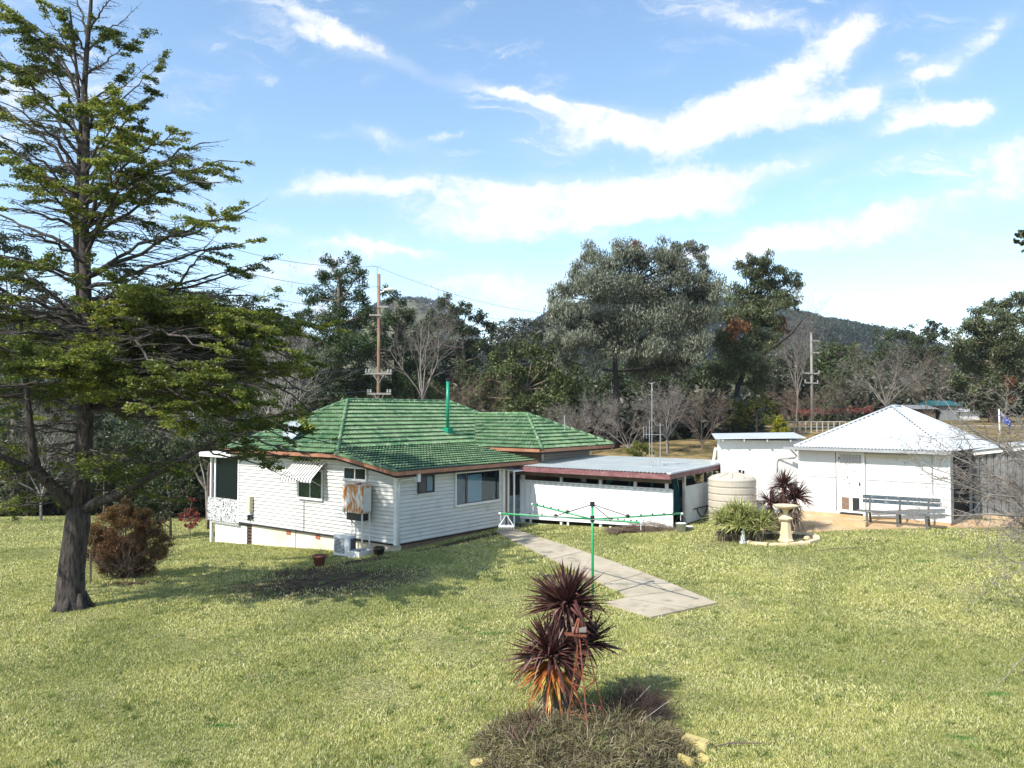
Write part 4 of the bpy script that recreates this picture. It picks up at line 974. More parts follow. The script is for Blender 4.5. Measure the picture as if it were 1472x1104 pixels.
# ------------------------------------------------------------------ bench, bird bath, tank, pond
def bench():
    c = gp(1292, 757); L = 2.35
    ang = math.atan2(SX.y, SX.x) + .12; X = Vector((math.cos(ang), math.sin(ang), 0)); Y = Vector((-X.y, X.x, 0))
    fr = lambda a, b, z: c + X * a + Y * b + Vector((0, 0, z))
    t = thing('garden_bench', c, 'long slatted park bench with dark worn boards in front of the whitewashed shed', 'bench')
    m = MB()
    for i in range(4): m.fbox(fr, -L / 2 - .05, L / 2 + .05, -.28 + i * .12, -.18 + i * .12, .42, .45)
    part('seat', m, M['benchleg'], t)
    for z, b in ((.58, .22), (.72, .25), (.86, .28)):
        if z == .58: continue
        m = MB(); m.fbox(fr, -L / 2 + .05, L / 2 - .02, b, b + .03, z - .05, z + .065); part('backrest_board', m, M['bench'], t)
    for a in (-L / 2 + .28, 0, L / 2 - .35):
        m = MB(); m.bar(fr(a, -.26, .42), fr(a + .03, -.30, 0), .06, .05); m.bar(fr(a, .18, .42), fr(a, .30, 0), .06, .05); m.bar(fr(a, -.28, .40), fr(a, .2, .40), .05, .04); m.bar(fr(a, .16, .42), fr(a, .30, .9), .05, .04)
        part('leg', m, M['benchleg'], t)
    # concrete block beside the bench
    p = gp(1218, 758); m = MB(); m.fbox(lambda a, b, z: p + X * a + Y * b + Vector((0, 0, z)), -.45, .55, 0, .35, -.05, .2)
    tag(part('concrete_block', m, M['orange_conc'], None, bevel=.015), 'low ochre concrete step block in front of the peeling shed door', 'step')
bench()
def birdbath():
    p = gp(1130, 779)
    t = thing('bird_bath', p, 'cast sandstone bird bath on a tapered square pedestal in the round pond edging', 'bird bath')
    def sq(prof, name, mat=M['sandstone']):
        m = MB(); n = 8; vs = []
        m.lathe(p, prof, n); return part(name, m, mat, t)
    sq([(.24, -.02), (.24, .06), (.20, .10), (.16, .35), (.13, .66)], 'pedestal')
    sq([(.20, .66), (.22, .70), (.15, .76), (.08, .80)], 'collar')
    m = MB(); m.lathe(p, [(.08, .80), (.07, .86), (.10, .95), (.17, .99)], 20); part('neck', m, M['sandstone'], t, smooth=True)
    m = MB(); m.lathe(p, [(.17, .99), (.34, 1.05), (.36, 1.09), (.33, 1.10), (.12, 1.055)], 28); part('bowl', m, M['sandstone'], t)
    # pond
    c = gp(1120, 776)
    t = thing('garden_pond', c, 'small dry ornamental pond ringed with sandstone edging under the bird bath', 'pond')
    m = MB(); n = 12; rx, ry = 1.22, .95
    for k in range(n):
        a0 = 2 * math.pi * k / n + .02; a1 = 2 * math.pi * (k + 1) / n - .02
        pts = []
        for a, f in ((a0, 1), (a1, 1), (a1, .84), (a0, .84)):
            x, y = c.x + rx * f * math.cos(a), c.y + ry * f * math.sin(a); pts.append((x, y))
        zz = [gz(x, y) for x, y in pts]
        m.hexa([(x, y, z - .08) for (x, y), z in zip(pts, zz)] + [(x, y, z + .085) for (x, y), z in zip(pts, zz)])
    part('edging_stone', m, M['sandstone'], t, bevel=.01)
    m = MB(); vs = [(c.x + rx * .86 * math.cos(2 * math.pi * k / 24), c.y + ry * .86 * math.sin(2 * math.pi * k / 24), 0) for k in range(24)]
    m.add([(x, y, gz(x, y) + .03) for x, y, _ in vs], [tuple(range(24))]); part('basin', m, M['soil'], t)
    for i, (px, py) in enumerate(((1160, 776), (1152, 783))):
        q = gp(px, py) + Vector((0, 0, .05)); m = MB(); m.sphere(q, .09, 8, (1.2, 1, .8), .2, random.Random(i))
        tag(part('stone', m, M['sandstone'], None), 'pale stone lying in the dark pond basin, ' + ('the farther one' if i == 0 else 'the nearer one at the rim'), 'stone', 'stones in the pond')
birdbath()
def tank():
    p = gp(1064, 757); p = Vector((p.x * 1.0, p.y, p.z)); p = p + Vector((.1, 1.3, .1)); p.z = gz(p.x, p.y)
    top = at(1063, 690, p.y).z; h = top - p.z; r = 67 / 2 / F * p.y
    t = thing('water_tank', p, 'round ribbed beige water tank behind the green spiky bush', 'water tank')
    m = MB(); prof = [(r * .97, -.1)]; z = 0; k = 0
    while z < h - .05:
        prof += [(r, z + .03), (r, z + .20), (r * .965, z + .215), (r * .965, z + .225)]; z += .24
    prof += [(r * 1.0, h - .02), (r * 1.0, h + .04), (r * .93, h + .10)]
    m.lathe(p, prof, 40); part('wall', m, M['tank'], t)
    m = MB(); m.lathe(p, [(r * .93, h + .101), (r * .25, h + .26), (r * .2, h + .30), (.01, h + .30)], 40); part('lid', m, M['tank'], t)
    m = MB()
    for i in range(10):
        a = 2 * math.pi * i / 10; m.bar(p + Vector((r * .9 * math.cos(a), r * .9 * math.sin(a), h + .115)), p + Vector((r * .25 * math.cos(a), r * .25 * math.sin(a), h + .27)), .07, .03)
    part('lid_rib', m, M['tank'], t)
    m = MB(); m.tube([p + Vector((.25, -.1, h + .25)), p + Vector((.25, -.1, h + .36))], .05, 8); part('inlet', m, M['black'], t)
    m = MB(); m.tube([p + Vector((.40, -.0, h + .22)), p + Vector((.40, 0, h + .33))], .04, 8); part('inlet', m, M['black'], t)
tank()
def buckets():
    for (px, py, s, hh, lab) in ((979, 765, .17, .30, 'white bucket with a handle at the end of the carport fence'), (990, 762, .15, .13, 'shallow white basin right of the bucket')):
        p = gp(px, py); t = thing('bucket' if hh > .2 else 'basin', p, lab, 'bucket' if hh > .2 else 'basin')
        m = MB(); m.lathe(p, [(s * .8, 0), (s, hh), (s * 1.06, hh), (s * 1.06, hh - .02), (s * .95, hh - .01), (s * .78, .02)], 20); part('body', m, M['enamel'], t, smooth=True)
        if hh > .2:
            m = MB(); m.tube([p + Vector((s * math.cos(a), 0, hh + .22 * math.sin(a))) for a in np.linspace(0, math.pi, 9)], .008, 5); part('handle', m, M['black'], t)
buckets()

# ------------------------------------------------------------------ clothes hoist
def hoist():
    b = gp(852, 863)
    t = thing('clothes_hoist', b, 'green rotary clothes hoist standing beside the concrete path', 'clothes line')
    m = MB(); m.tube([b + Vector((0, 0, -.1)), b + Vector((0, 0, 2.22))], .030, 12); part('pole', m, M['green_steel'], t, smooth=True)
    m = MB(); m.tube([b + Vector((0, 0, 2.16)), b + Vector((0, 0, 2.26))], .055, 12); m.tube([b + Vector((0, 0, 1.80)), b + Vector((0, 0, 1.94))], .05, 12); part('hub', m, M['black'], t)
    hub = b + Vector((0, 0, 1.86)); top = b + Vector((0, 0, 2.2)); tips = []
    for i, (a, L, dz) in enumerate(((178, 2.12, .12), (1, 2.05, .12), (127, 2.2, .14), (-60, 1.75, .13))):
        d = Vector((math.cos(R(a)), math.sin(R(a)), 0)); tip = hub + d * L + Vector((0, 0, dz)); tips.append((a, tip, hub))
        m = MB(); m.tube([hub + d * .04, tip], .021, 8); ar = part('arm', m, M['green_steel'], t, smooth=True)
        m = MB(); mid = hub + d * L * .40 + Vector((0, 0, dz * .4)); m.tube([top, mid + Vector((0, 0, .02))], .011, 5)
        for o in (-.04, .04): pass
        part('brace', m, M['black'], ar)
        m = MB(); m.sphere(mid + Vector((0, 0, .02)), .05, 8)
        for f in (.55, .68, .81, .92): m.sphere(hub + d * L * f + Vector((0, 0, dz * f + .03)), .022, 6)
        part('fitting', m, M['black'], ar)
        m = MB(); m.tube([tip, tip + d * .05], .028, 8); m.tube([tip, tip + Vector((0, 0, -.16))], .008, 5); part('end_cap', m, M['whiteplastic'], ar)
    m = MB(); order = [0, 2, 1, 3]
    for f in (.55, .68, .81, .99):
        for k in range(4):
            p = hub.lerp(tips[order[k]][1], f) + Vector((0, 0, .03)); q = hub.lerp(tips[order[(k + 1) % 4]][1], f) + Vector((0, 0, .03))
            m.tube([p, (p + q) / 2 + Vector((0, 0, -.05)), q], .0022, 3, cap=False)
    part('line_wire', m, M['alu'], t)
    # peg airer hanging on the left arm tip
    p = tips[0][1] + Vector((.13, 0, -.02))
    t2 = thing('peg_airer', p, 'small white triangular peg hanger on the left arm of the clothes hoist', 'peg hanger')
    m = MB(); q = p + Vector((0, 0, -.27)); cs = [q + Vector((x, y, 0)) for x, y in ((-.17, -.10), (.17, -.10), (.17, .12), (-.17, .12))]
    for c in cs: m.bar(p, c, .012)
    part('hanger_wire', m, M['whiteplastic'], t2)
    m = MB()
    for i in range(4): m.bar(cs[i], cs[(i + 1) % 4], .022)
    m.bar((cs[0] + cs[3]) / 2, (cs[1] + cs[2]) / 2, .018); part('frame', m, M['whiteplastic'], t2)
    m = MB()
    for i in range(7): m.bar(cs[0].lerp(cs[1], i / 6), cs[0].lerp(cs[1], i / 6) + Vector((0, 0, -.06)), .02)
    part('peg', m, M['alu'], t2)
hoist()

# ------------------------------------------------------------------ blade plants
def blades(center, n, L, w, up=(-.2, 1.0), droop=.35, spread=1., k=5, core=.04, rng=RNG, az=None):
    """ribbons radiating from a centre; returns (n,k,2,3)"""
    th = rng.uniform(0, 2 * np.pi, n) if az is None else rng.uniform(az[0], az[1], n)
    el = np.arcsin(np.clip(rng.uniform(up[0], up[1], n), -1, 1))
    l = L * rng.uniform(.72, 1.12, n)
    d = np.c_[np.cos(th) * np.cos(el), np.sin(th) * np.cos(el), np.sin(el)]
    s = np.c_[-np.sin(th), np.cos(th), np.zeros(n)]
    tw = rng.uniform(-.6, .6, n)[:, None]; nrm = np.cross(d, s); s = s * np.cos(tw) + nrm * np.sin(tw)
    t = np.linspace(0, 1, k)
    P = np.array(center)[None, None] + d[:, None] * (core + l[:, None, None] * t[None, :, None])
    P[:, :, 2] -= droop * (l * rng.uniform(.4, 1.3, n) * np.cos(el))[:, None] * t[None] ** 2
    P += (s * rng.normal(0, .10, n)[:, None] * l[:, None])[:, None] * (t ** 2)[None, :, None]
    brk = (rng.random(n) < .14)[:, None] * np.clip(t - .55, 0, 1)[None] * l[:, None] * 1.1; P[:, :, 2] -= brk
    ww = w * np.array([.55, 1., .95, .6, .04]) if k == 5 else w * np.linspace(1, .05, k)
    ww = ww[None, :, None] * rng.uniform(.75, 1.2, n)[:, None, None]
    return np.stack([P - s[:, None] * ww / 2, P + s[:, None] * ww / 2], 2)

def cordyline_front():
    b = gp(812, 1032)
    t = thing('cordyline', b, 'spiky maroon cordyline with orange dying lower leaves in the foreground mulch bed', 'plant')
    heads = [(at(815, 872, b.y + .05), .68, 330), (at(793, 945, b.y - .15), .68, 300), (at(842, 928, b.y + .30), .56, 180), (at(822, 900, b.y + .1), .5, 110)]
    m = MB()
    for (h, L, n) in heads: m.tube([b, b.lerp(h, .5) + Vector((.03, 0, 0)), h], [.055, .045, .04], 8)
    part('stem', m, M['bark_brown'], t)
    for (h, L, n) in heads:
        V = blades(h + Vector((0, 0, .02)), n, L, .044, (-.28 if h.z > 1.75 else -.12, 1.0), .20); o = stripmesh('leaf_rosette', V, M['maroon_blade'], t)
    h = heads[1][0] - Vector((0, 0, .03))
    V = blades(h + Vector((0, -.05, 0)), 80, .62, .048, (-.92, -.15), .12); stripmesh('dying_leaves', V, M['orange_blade'], t)
    V = blades(h + Vector((0, 0, .02)), 7, .5, .034, (-.2, .2), .1, az=(2.6, 3.6)); stripmesh('yellow_leaves', V, M['yucca_blade'], t)
    V = np.concatenate([blades(h - Vector((0, 0, .15 + .12 * i)), 45, .34, .022, (-1, -.3), .3) for i in range(4)]); stripmesh('dead_skirt', V, M['dry_blade'], t)
    # small seedlings at the foot
    for i, (px, py) in enumerate(((748, 1085), (765, 1060))):
        q = gp(px, py); V = blades(q + Vector((0, 0, .12)), 26, .42, .018, (.35, 1.0), .2)
        o = stripmesh('cordyline_seedling', V, M['maroon_blade'], None); tag(o, ['thin maroon cordyline shoot at the lower left of the mulch bed', 'second small maroon shoot close under the big cordyline'][i], 'plant', 'young shoots in the mulch bed')
cordyline_front()
def yuccas():
    b = gp(1064, 776)
    t = thing('yucca_bush', b, 'broad green and yellow spiky yucca bush left of the bird bath', 'bush')
    V = []; rr = random.Random(3)
    for i in range(24):
        a = rr.uniform(0, 6.28); r = rr.uniform(.05, .78); c = b + Vector((r * math.cos(a), r * math.sin(a) * .8, .38 + .40 * (1 - r) + rr.uniform(-.05, .1)))
        V.append(blades(c, 95, .56, .032, (-.15, 1.0), .22))
    stripmesh('foliage', np.concatenate(V), M['yucca_blade'], t)
    V = []
    for i in range(14):
        a = rr.uniform(0, 6.28); r = rr.uniform(.1, .55); c = b + Vector((r * math.cos(a), r * math.sin(a) * .8, .34)); V.append(blades(c, 45, .38, .022, (-1, -.2), .3))
    stripmesh('dead_skirt', np.concatenate(V), M['dry_blade'], t)
    m = MB()
    for i in range(6): a = i * 1.05; m.tube([b + Vector((.1 * math.cos(a), .1 * math.sin(a), -.05)), b + Vector((.4 * math.cos(a), .3 * math.sin(a), .5))], .05, 6)
    part('stem', m, M['bark_brown'], t)
    b = gp(1136, 772) + Vector((0, .75, .05)); b.z = gz(b.x, b.y)
    t = thing('cordyline', b, 'cluster of dark maroon cordylines behind the bird bath', 'plant')
    Y = b.y
    hs = [(at(1127, 699, Y + .1), .70, 210), (at(1143, 716, Y - .15), .76, 240), (at(1106, 722, Y), .58, 140), (at(1135, 742, Y - .1), .5, 90)]
    m = MB()
    for h, L, n in hs: m.tube([b, b.lerp(h, .5), h], [.06, .05, .045], 8)
    part('stem', m, M['bark_brown'], t)
    for h, L, n in hs:
        V = blades(h, n, L, .034, (-.25, 1.0), .28); stripmesh('leaf_rosette', V, M['maroon_blade'], t)
    V = np.concatenate([blades(h - Vector((0, 0, .12 + .14 * i)), 60, .40, .024, (-1, -.45), .3) for h, L, n in hs[:3] for i in range(5)])
    stripmesh('dead_skirt', V, M['dry_blade'], t)
    # white statue half hidden in front of the bush
    p = gp(1068, 782); t = thing('garden_ornament', p, 'small weathered white garden figure half hidden at the foot of the green spiky bush', 'ornament')
    m = MB(); m.lathe(p, [(.10, 0), (.11, .06), (.06, .10), (.075, .22), (.05, .30)], 12); part('figure_base', m, M['enamel'], t, smooth=True)
    m = MB(); m.sphere(p + Vector((0, 0, .36)), .06, 10); part('figure_top', m, M['enamel'], t, smooth=True)
yuccas()

# ------------------------------------------------------------------ mulch bed in the foreground
BED = gp(838, 1075)
def bed():
    c = BED
    m = MB(); n = 28; rings = 7; vs = [(c.x, c.y, c.z + .20)]
    for j in range(1, rings + 1):
        f = j / rings
        for k in range(n):
            a = 2 * math.pi * k / n; r = 1.45 * f * (1 + .08 * math.sin(3 * a)); x = c.x + r * math.cos(a); y = c.y + r * .95 * math.sin(a)
            vs.append((x, y, gz(x, y) + .20 * (1 - f ** 2) - (.04 if j == rings else 0) + .02 * math.sin(7 * a + j * 2)))
    fs = [(0, 1 + k, 1 + (k + 1) % n) for k in range(n)]
    for j in range(rings - 1):
        for k in range(n): fs.append((1 + j * n + k, 1 + (j + 1) * n + k, 1 + (j + 1) * n + (k + 1) % n, 1 + j * n + (k + 1) % n))
    m.add(vs, fs); tag(part('mulch_mound', m, M['soil'], None, smooth=True), 'low mound of dark soil in the foreground garden bed', 'garden bed', kind='structure')
    N = 20000; r = np.sqrt(RNG.random(N)) * 1.42; a = RNG.uniform(0, 2 * np.pi, N)
    X = c.x + r * np.cos(a); Y = c.y + r * .95 * np.sin(a); Z = gzv(X, Y) + .20 * (1 - (r / 1.45) ** 2)
    L = RNG.uniform(.08, .28, N) * (1.15 - .3 * r) * (1 + .7 * np.sin(X * 9 + 2 * np.sin(Y * 7)) * np.sin(Y * 8)); d = RNG.normal(size=(N, 3)); d[:, 2] = np.abs(d[:, 2]) * .9 + .15; d /= np.linalg.norm(d, axis=1, keepdims=True)
    s = np.cross(d, RNG.normal(size=(N, 3))); s /= np.linalg.norm(s, axis=1, keepdims=True); s *= .0045
    P = np.c_[X, Y, Z - .01]; Mi = P + d * L[:, None] * .6; T_ = P + d * L[:, None]; T_[:, 2] -= L * .25
    V = np.stack([np.stack([P - s, P + s], 1), np.stack([Mi - s, Mi + s], 1), np.stack([T_ - s * .3, T_ + s * .3], 1)], 1)
    o = stripmesh('dry_grass', V, M['straw'], None); tag(o, 'tangle of dry straw coloured grass over the foreground bed', 'dry grass', kind='stuff')
    # dead brown bush lying right
    q = gp(915, 1035); t = thing('dead_shrub', q, 'flattened dark brown dead shrub at the right of the foreground cordyline', 'shrub')
    segs = []; rr = random.Random(5)
    for i in range(1300):
        st = q + Vector((rr.gauss(0, .16), rr.gauss(0, .14), rr.uniform(.0, .12))); d = Vector((rr.gauss(.12, .5), rr.gauss(.1, .45), rr.uniform(.1, .75))).normalized(); L = rr.uniform(.18, .52)
        e = st + d * L; segs.append((st, e, .0035, .002))
        for k in range(2):
            p = st.lerp(e, rr.uniform(.4, .95)); segs.append((p, p + Vector((rr.gauss(0, .05), rr.gauss(0, .05), rr.uniform(0, .08))), .0022, .001))
    segmesh('twigs', segs, M['twigdark'], t, 3)
    segs = []
    for (a, b_) in (((890, 1045), (935, 985)), ((905, 1060), (965, 1005)), ((880, 1040), (900, 990)), ((885, 1055), (950, 1030))):
        p = gp(*a) + Vector((0, 0, .1)); e = at(b_[0], b_[1], p.y + .2); segs.append((p, e, .006, .003))
    segmesh('dry_stalk', segs, M['twig_pale'], t, 4)
    rk = [((1000, 1072), .20, .09, 'long yellow sandstone edging slab at the right of the bed'), ((962, 1058), .11, .07, 'squat yellow edging rock below the dead shrub'), ((948, 1040), .16, .05, 'brown edging rock touching the dead shrub'), ((985, 1098), .12, .10, 'square yellow rock cut by the bottom edge of the photo'), ((1012, 1092), .09, .06, 'mossy green edging rock farthest right'), ((712, 1082), .11, .05, 'pale yellow edging rock upper left of the bed'), ((690, 1098), .13, .05, 'yellow edging rock at the lower left of the bed')]
    for i, ((px, py), s, h, lab) in enumerate(rk):
        p = gp(px, py); rr = random.Random(20 + i); m = MB(); an = -.7 if px > 900 else .6
        X = Vector((math.cos(an), math.sin(an), 0)) * s; Y = Vector((-math.sin(an), math.cos(an), 0)) * s * .5; j = lambda: Vector((rr.uniform(-.02, .02), rr.uniform(-.02, .02), rr.uniform(-.02, .02)))
        m.hexa([p - X - Y + Vector((0, 0, -.05)), p + X - Y + Vector((0, 0, -.05)), p + X + Y + Vector((0, 0, -.05)), p - X + Y + Vector((0, 0, -.05))] + [p + v + Vector((0, 0, h)) + j() for v in (-X * .9 - Y * .8, X * .85 - Y * .9, X * .9 + Y * .7, -X * .8 + Y * .9)])
        tag(part('edging_rock', m, M['rock'], None, bevel=.015), lab, 'rock', 'rocks edging the foreground bed')
M['twigdark'] = surf('dead_dark_twig', (.055, .035, .028), (.12, .085, .065), 4, .95)
bed()

def windmill_stand():
    b = gp(838, 1060); Y = b.y
    top = at(833, 892, Y - .1)
    t = thing('rusty_stand', Vector((top.x, top.y, b.z)), 'rusty four legged garden windmill tower beside the foreground cordyline', 'garden windmill')
    feet = [at(848, 1125, Y - .55), at(876, 1068, Y + .05), at(827, 1000, Y + .30), at(812, 1040, Y - .1)]
    ft = []
    for i, f in enumerate(feet):
        e = Vector((f.x, f.y, gz(f.x, f.y))); ft.append(e); m = MB(); m.bar(top + Vector(((-.02, .02)[i % 2], 0, 0)), e, .016, .016); part('leg', m, M['rust'], t)
    m = MB()
    for f in (.30, .52, .75):
        pts = [top.lerp(e, f) for e in ft]
        for i in range(4): m.bar(pts[i], pts[(i + 1) % 4], .010)
    for (f0, f1) in ((.30, .52), (.52, .75)):
        for i in range(4): m.bar(top.lerp(ft[i], f0), top.lerp(ft[(i + 1) % 4], f1), .007)
    part('cross_brace', m, M['rust'], t)
    c = at(829, 914, Y - .15); fr = lambda a, b_, z: c + Vector((a, b_, z))
    m = MB(); m.hexa([fr(-.16, -.06, .02), fr(.13, -.06, -.005), fr(.13, .06, -.005), fr(-.16, .06, .02), fr(-.16, -.06, .035), fr(.13, -.06, .01), fr(.13, .06, .01), fr(-.16, .06, .035)]); part('platform', m, M['rust'], t)
    m = MB(); m.fbox(fr, -.06, .13, .0, .07, .045, .10); part('tank_block', m, M['twig_grey'], t)
    m = MB()
    for a in (-.05, .0): m.bar(fr(a, -.02, .04), top + Vector((a * .3, 0, .03)), .022)
    part('mast', m, M['rust'], t)
windmill_stand()

def lawn_bits():
    segs_l = [((1025, 1079), (1095, 1074), 'fallen stick on the lawn right of the foreground bed'), ((1170, 795), (1242, 789), 'thin brown rod on the grass right of the pond')]  # second entry: thin brown rod with one side shoot
    for a, b_, lab in segs_l:
        p, q = gp(*a) + Vector((0, 0, .05)), gp(*b_) + Vector((0, 0, .05)); m = MB(); m.tube([p, p.lerp(q, .4) + Vector((0, .03, .02)), q], [.006, .012, .008], 5); m.tube([p.lerp(q, .4), p.lerp(q, .5) + Vector((.1, .12, .05))], .005, 4)
        tag(part('lawn_rod', m, M['bark_brown'], None), lab, 'stick', 'sticks lying on the lawn')
    p = gp(925, 765); t = thing('vine_heap', p, 'heap of dried brown clippings piled against the right end of the white fence', 'clippings')
    segs = []; rr = random.Random(9)
    for i in range(1500):
        x = rr.uniform(-1.25, 1.0); hgt = .30 * math.exp(-((x - .1) / .8) ** 2) + .05
        st = p + Vector((x, rr.gauss(0, .16), rr.uniform(0, hgt))); d = Vector((rr.gauss(0, .6), rr.gauss(0, .6), rr.uniform(-.1, .5))).normalized() * rr.uniform(.08, .26); segs.append((st, st + d, .005, .002))
    segmesh('twigs', segs, M['twig_brown'], t, 3)
    m = MB(); m.sphere(p + Vector((0, .05, .02)), .3, 12, (2.6, .8, .55), .25, rr); part('dark_core', m, M['soil'], t)
lawn_bits()

def litter():
    N = 2600; Y = 9 * (36 / 9) ** RNG.random(N); X = Y * RNG.uniform(-.66, .66, N)
    near = np.exp(-((X + 9) ** 2 + (Y - 20) ** 2) / 40) + .18 + np.exp(-((X - 9) ** 2 + (Y - 15) ** 2) / 18) * .5
    k = RNG.random(N) < near; X, Y = X[k], Y[k]
    C = np.c_[X, Y, gzv(X, Y) + .045 + RNG.random(len(X)) * .02]
    o = npmesh('fallen_leaves', leafquads(C, .055, .03, 0, .7), 4, M['dry_blade']); tag(o, 'brown fallen leaves and bark scattered over the lawn', 'leaf litter', kind='stuff')
    # coarse tufts
    N = 900; Y = 9 * (34 / 9) ** RNG.random(N); X = Y * RNG.uniform(-.66, .66, N)
    ok = ~inpoly(X, Y, PATH); uu = (X - H0.x) * UU.x + (Y - H0.y) * UU.y; vv = (X - H0.x) * VV.x + (Y - H0.y) * VV.y
    ok &= ~((uu > -6.8) & (uu < 11) & (vv > -.2) & (vv < 13)) & ~((X > 8.5) & (Y > 24.0 - (X - 14) * .55)); X, Y = X[ok], Y[ok]
    k = 26; n = len(X); cx = X[:, None] + RNG.normal(0, .05, (n, k)); cy = Y[:, None] + RNG.normal(0, .05, (n, k)); Z = gzv(cx, cy); P = np.c_[cx.ravel(), cy.ravel(), Z]
    m = len(P); h = RNG.uniform(.05, .11, m); la = RNG.uniform(0, 6.28, m); th = RNG.uniform(0, 6.28, m)
    sd = np.c_[np.cos(th), np.sin(th), np.zeros(m)] * .008; tip = P + np.c_[np.cos(la) * h * .7, np.sin(la) * h * .7, h]
    o = npmesh('grass_tufts', np.stack([P - sd, P + sd, tip], 1), 3, M['tuft']); tag(o, 'coarser green tufts and weeds standing in the lawn', 'grass', kind='stuff')
    # joints and cracks of the path
    def strip(a, b, lab, w=.018):
        p, q = gp(*a), gp(*b); n = 12; m = MB(); d = (q - p).normalized(); sd = Vector((-d.y, d.x, 0)) * w / 2; rr = random.Random(int(a[0]))
        pr = None
        for i in range(n + 1):
            c = p.lerp(q, i / n) + sd * rr.uniform(-1.5, 1.5); z = gz(c.x, c.y) + .0545
            m.v += [(c.x - sd.x, c.y - sd.y, z), (c.x + sd.x, c.y + sd.y, z)]
        m.f = [(2 * i, 2 * i + 2, 2 * i + 3, 2 * i + 1) for i in range(n)]
        tag(part('path_joint', m, M['soil']), lab, 'joint', kind='structure')
    strip((746, 782), (775, 774), 'dark joint across the far end of the concrete path'); strip((795, 806), (838, 795), 'second dark joint across the concrete path')
    strip((868, 842), (925, 827), 'dark joint where the concrete path meets the slab'); strip((905, 861), (986, 850), 'crack across the widened concrete slab', .012); strip((905, 864), (1000, 879), 'fine crack along the slab edge', .010)
M['tuft'] = leafmat('tuft_blade', (.10, .16, .03), (.22, .29, .06), (.40, .38, .15), 2, .3, .3)
litter()

# ------------------------------------------------------------------ antennas on the carport roof
def antennas():
    b = H(-5.3, 8.2, 2.42)
    t = thing('antenna_mast', b, 'tall thin double tube antenna mast on the carport roof', 'antenna')
    Y = b.y
    m = MB(); p0 = at(937, 690, Y); p0.z = 1.6
    m.tube([p0, at(937, 550, Y)], .014, 6); m.tube([Vector((at(933.5, 690, Y).x, Y, 2.0)), at(933.5, 604, Y)], .012, 6); part('mast', m, M['alu'], t)
    m = MB(); e = at(937, 552, Y); m.bar(e + Vector((-.12, 0, .05)), e, .015); m.bar(e + Vector((.12, 0, .08)), e, .015); m.bar(e, e + Vector((.02, 0, -.25)), .02); part('antenna_head', m, M['alu'], t)
    m = MB(); q = at(948, 690, Y); m.bar(at(937, 652, Y), Vector((q.x, Y, 2.44)), .02); part('stay', m, M['alu'], t)
    t = thing('television_antenna', b + Vector((.3, 0, 0)), 'short television antenna with cross elements right of the tall mast', 'antenna')
    m = MB(); m.tube([Vector((at(949, 690, Y).x, Y, 1.75)), at(949, 608, Y)], .016, 6); part('mast', m, M['alu'], t)
    m = MB(); a = at(949, 611, Y); bb = at(949, 625, Y)
    m.bar(a + Vector((-.16, 0, 0)), a + Vector((.12, 0, 0)), .014)
    for k in range(4): m.bar(a + Vector((-.14 + k * .08, -.2, 0)), a + Vector((-.14 + k * .08, .2, 0)), .010)
    m.bar(bb + Vector((-.62, 0, .02)), bb + Vector((.1, 0, 0)), .016)
    for k in range(3): m.bar(bb + Vector((-.6 + k * .1, 0, -.15)), bb + Vector((-.6 + k * .1, 0, .3)), .012)
    part('element', m, M['alu'], t)
antennas()

# ------------------------------------------------------------------ power poles and wires
def pole(name, px, ytop, Y, mat, label, arms, w=.28):
    topp = at(px, ytop, Y); base = Vector((topp.x, Y, gz(topp.x, Y) - .3))
    t = thing(name, base, label, 'power pole')
    m = MB(); m.tube([base, topp], [w * .55, w * .36], 10); part('shaft', m, M[mat], t, smooth=True)
    for (py, x0, x1, kind) in arms:
        c = at(px, py, Y - w * .5); a = at(px + x0, py, c.y); b = at(px + x1, py + (1 if kind == 's' else 0), c.y)
        m = MB(); m.bar(a, b, .09, .10); ar = part('crossarm', m, M['pole_grey'], t)
        if kind in ('v', 's'):
            for k in (0, .12, .88, 1) if kind == 'v' else (0, 1):
                i = MB(); p = a.lerp(b, .03 + k * .94); i.lathe(p + Vector((0, 0, .06)), [(.05, 0), (.07, .05), (.04, .10), (.06, .14), (.02, .2)], 8); part('insulator', i, M['ceramic'], ar)
        if kind == 'v':
            m = MB(); m.bar(a.lerp(b, .3) + Vector((0, -.02, -.05)), c + Vector((0, -.06, -.55)), .035); m.bar(a.lerp(b, .7) + Vector((0, -.02, -.05)), c + Vector((0, -.06, -.55)), .035); part('arm_brace', m, M['pole_grey'], ar)
    return t
PY = 46.
t1 = pole('power_pole', 545, 394, PY, 'pole', 'tall brown timber power pole behind the green roof ridge', [(537, -20, 18, 'v'), (566, -17, 17, 'v'), (453, -14, 2, 'n'), (441, -2, 14, 'n')], .22)
m = MB(); a = at(542, 384, PY); m.tube([at(543, 440, PY), a], .035, 6); m.bar(a, a + Vector((-.35, 0, .15)), .03); m.bar(a, a + Vector((.3, 0, .12)), .03); part('spike', m, M['alu'], t1)
m = MB(); a = at(546, 421, PY); b_ = at(557, 416, PY); m.tube([a, b_], .03, 6); part('lamp_bracket', m, M['alu'], t1)
m = MB(); m.sphere(at(559, 416.5, PY), .22, 10, (1.6, .8, .5)); part('lamp_head', m, M['enamel'], t1)
t2 = pole('power_pole', 1166, 478, 66., 'pole_grey', 'slender pale power pole standing among bare trees far behind the flat white shed', [(490, 0, 12, 'n'), (507, 0, 12, 'n'), (536, -12, 12, 's'), (550, -9, 10, 's')], .24)
def wire(a, b, sag, lab, r=.011):
    pts = [a.lerp(b, t) - Vector((0, 0, sag * 4 * t * (1 - t))) for t in np.linspace(0, 1, 14)]
    m = MB(); m.tube(pts, r, 4, cap=False)
    tag(part('overhead_wire', m, M['wire'], None), lab, 'power line', 'overhead wires strung from the brown pole')
P1 = at(541, 383, PY)
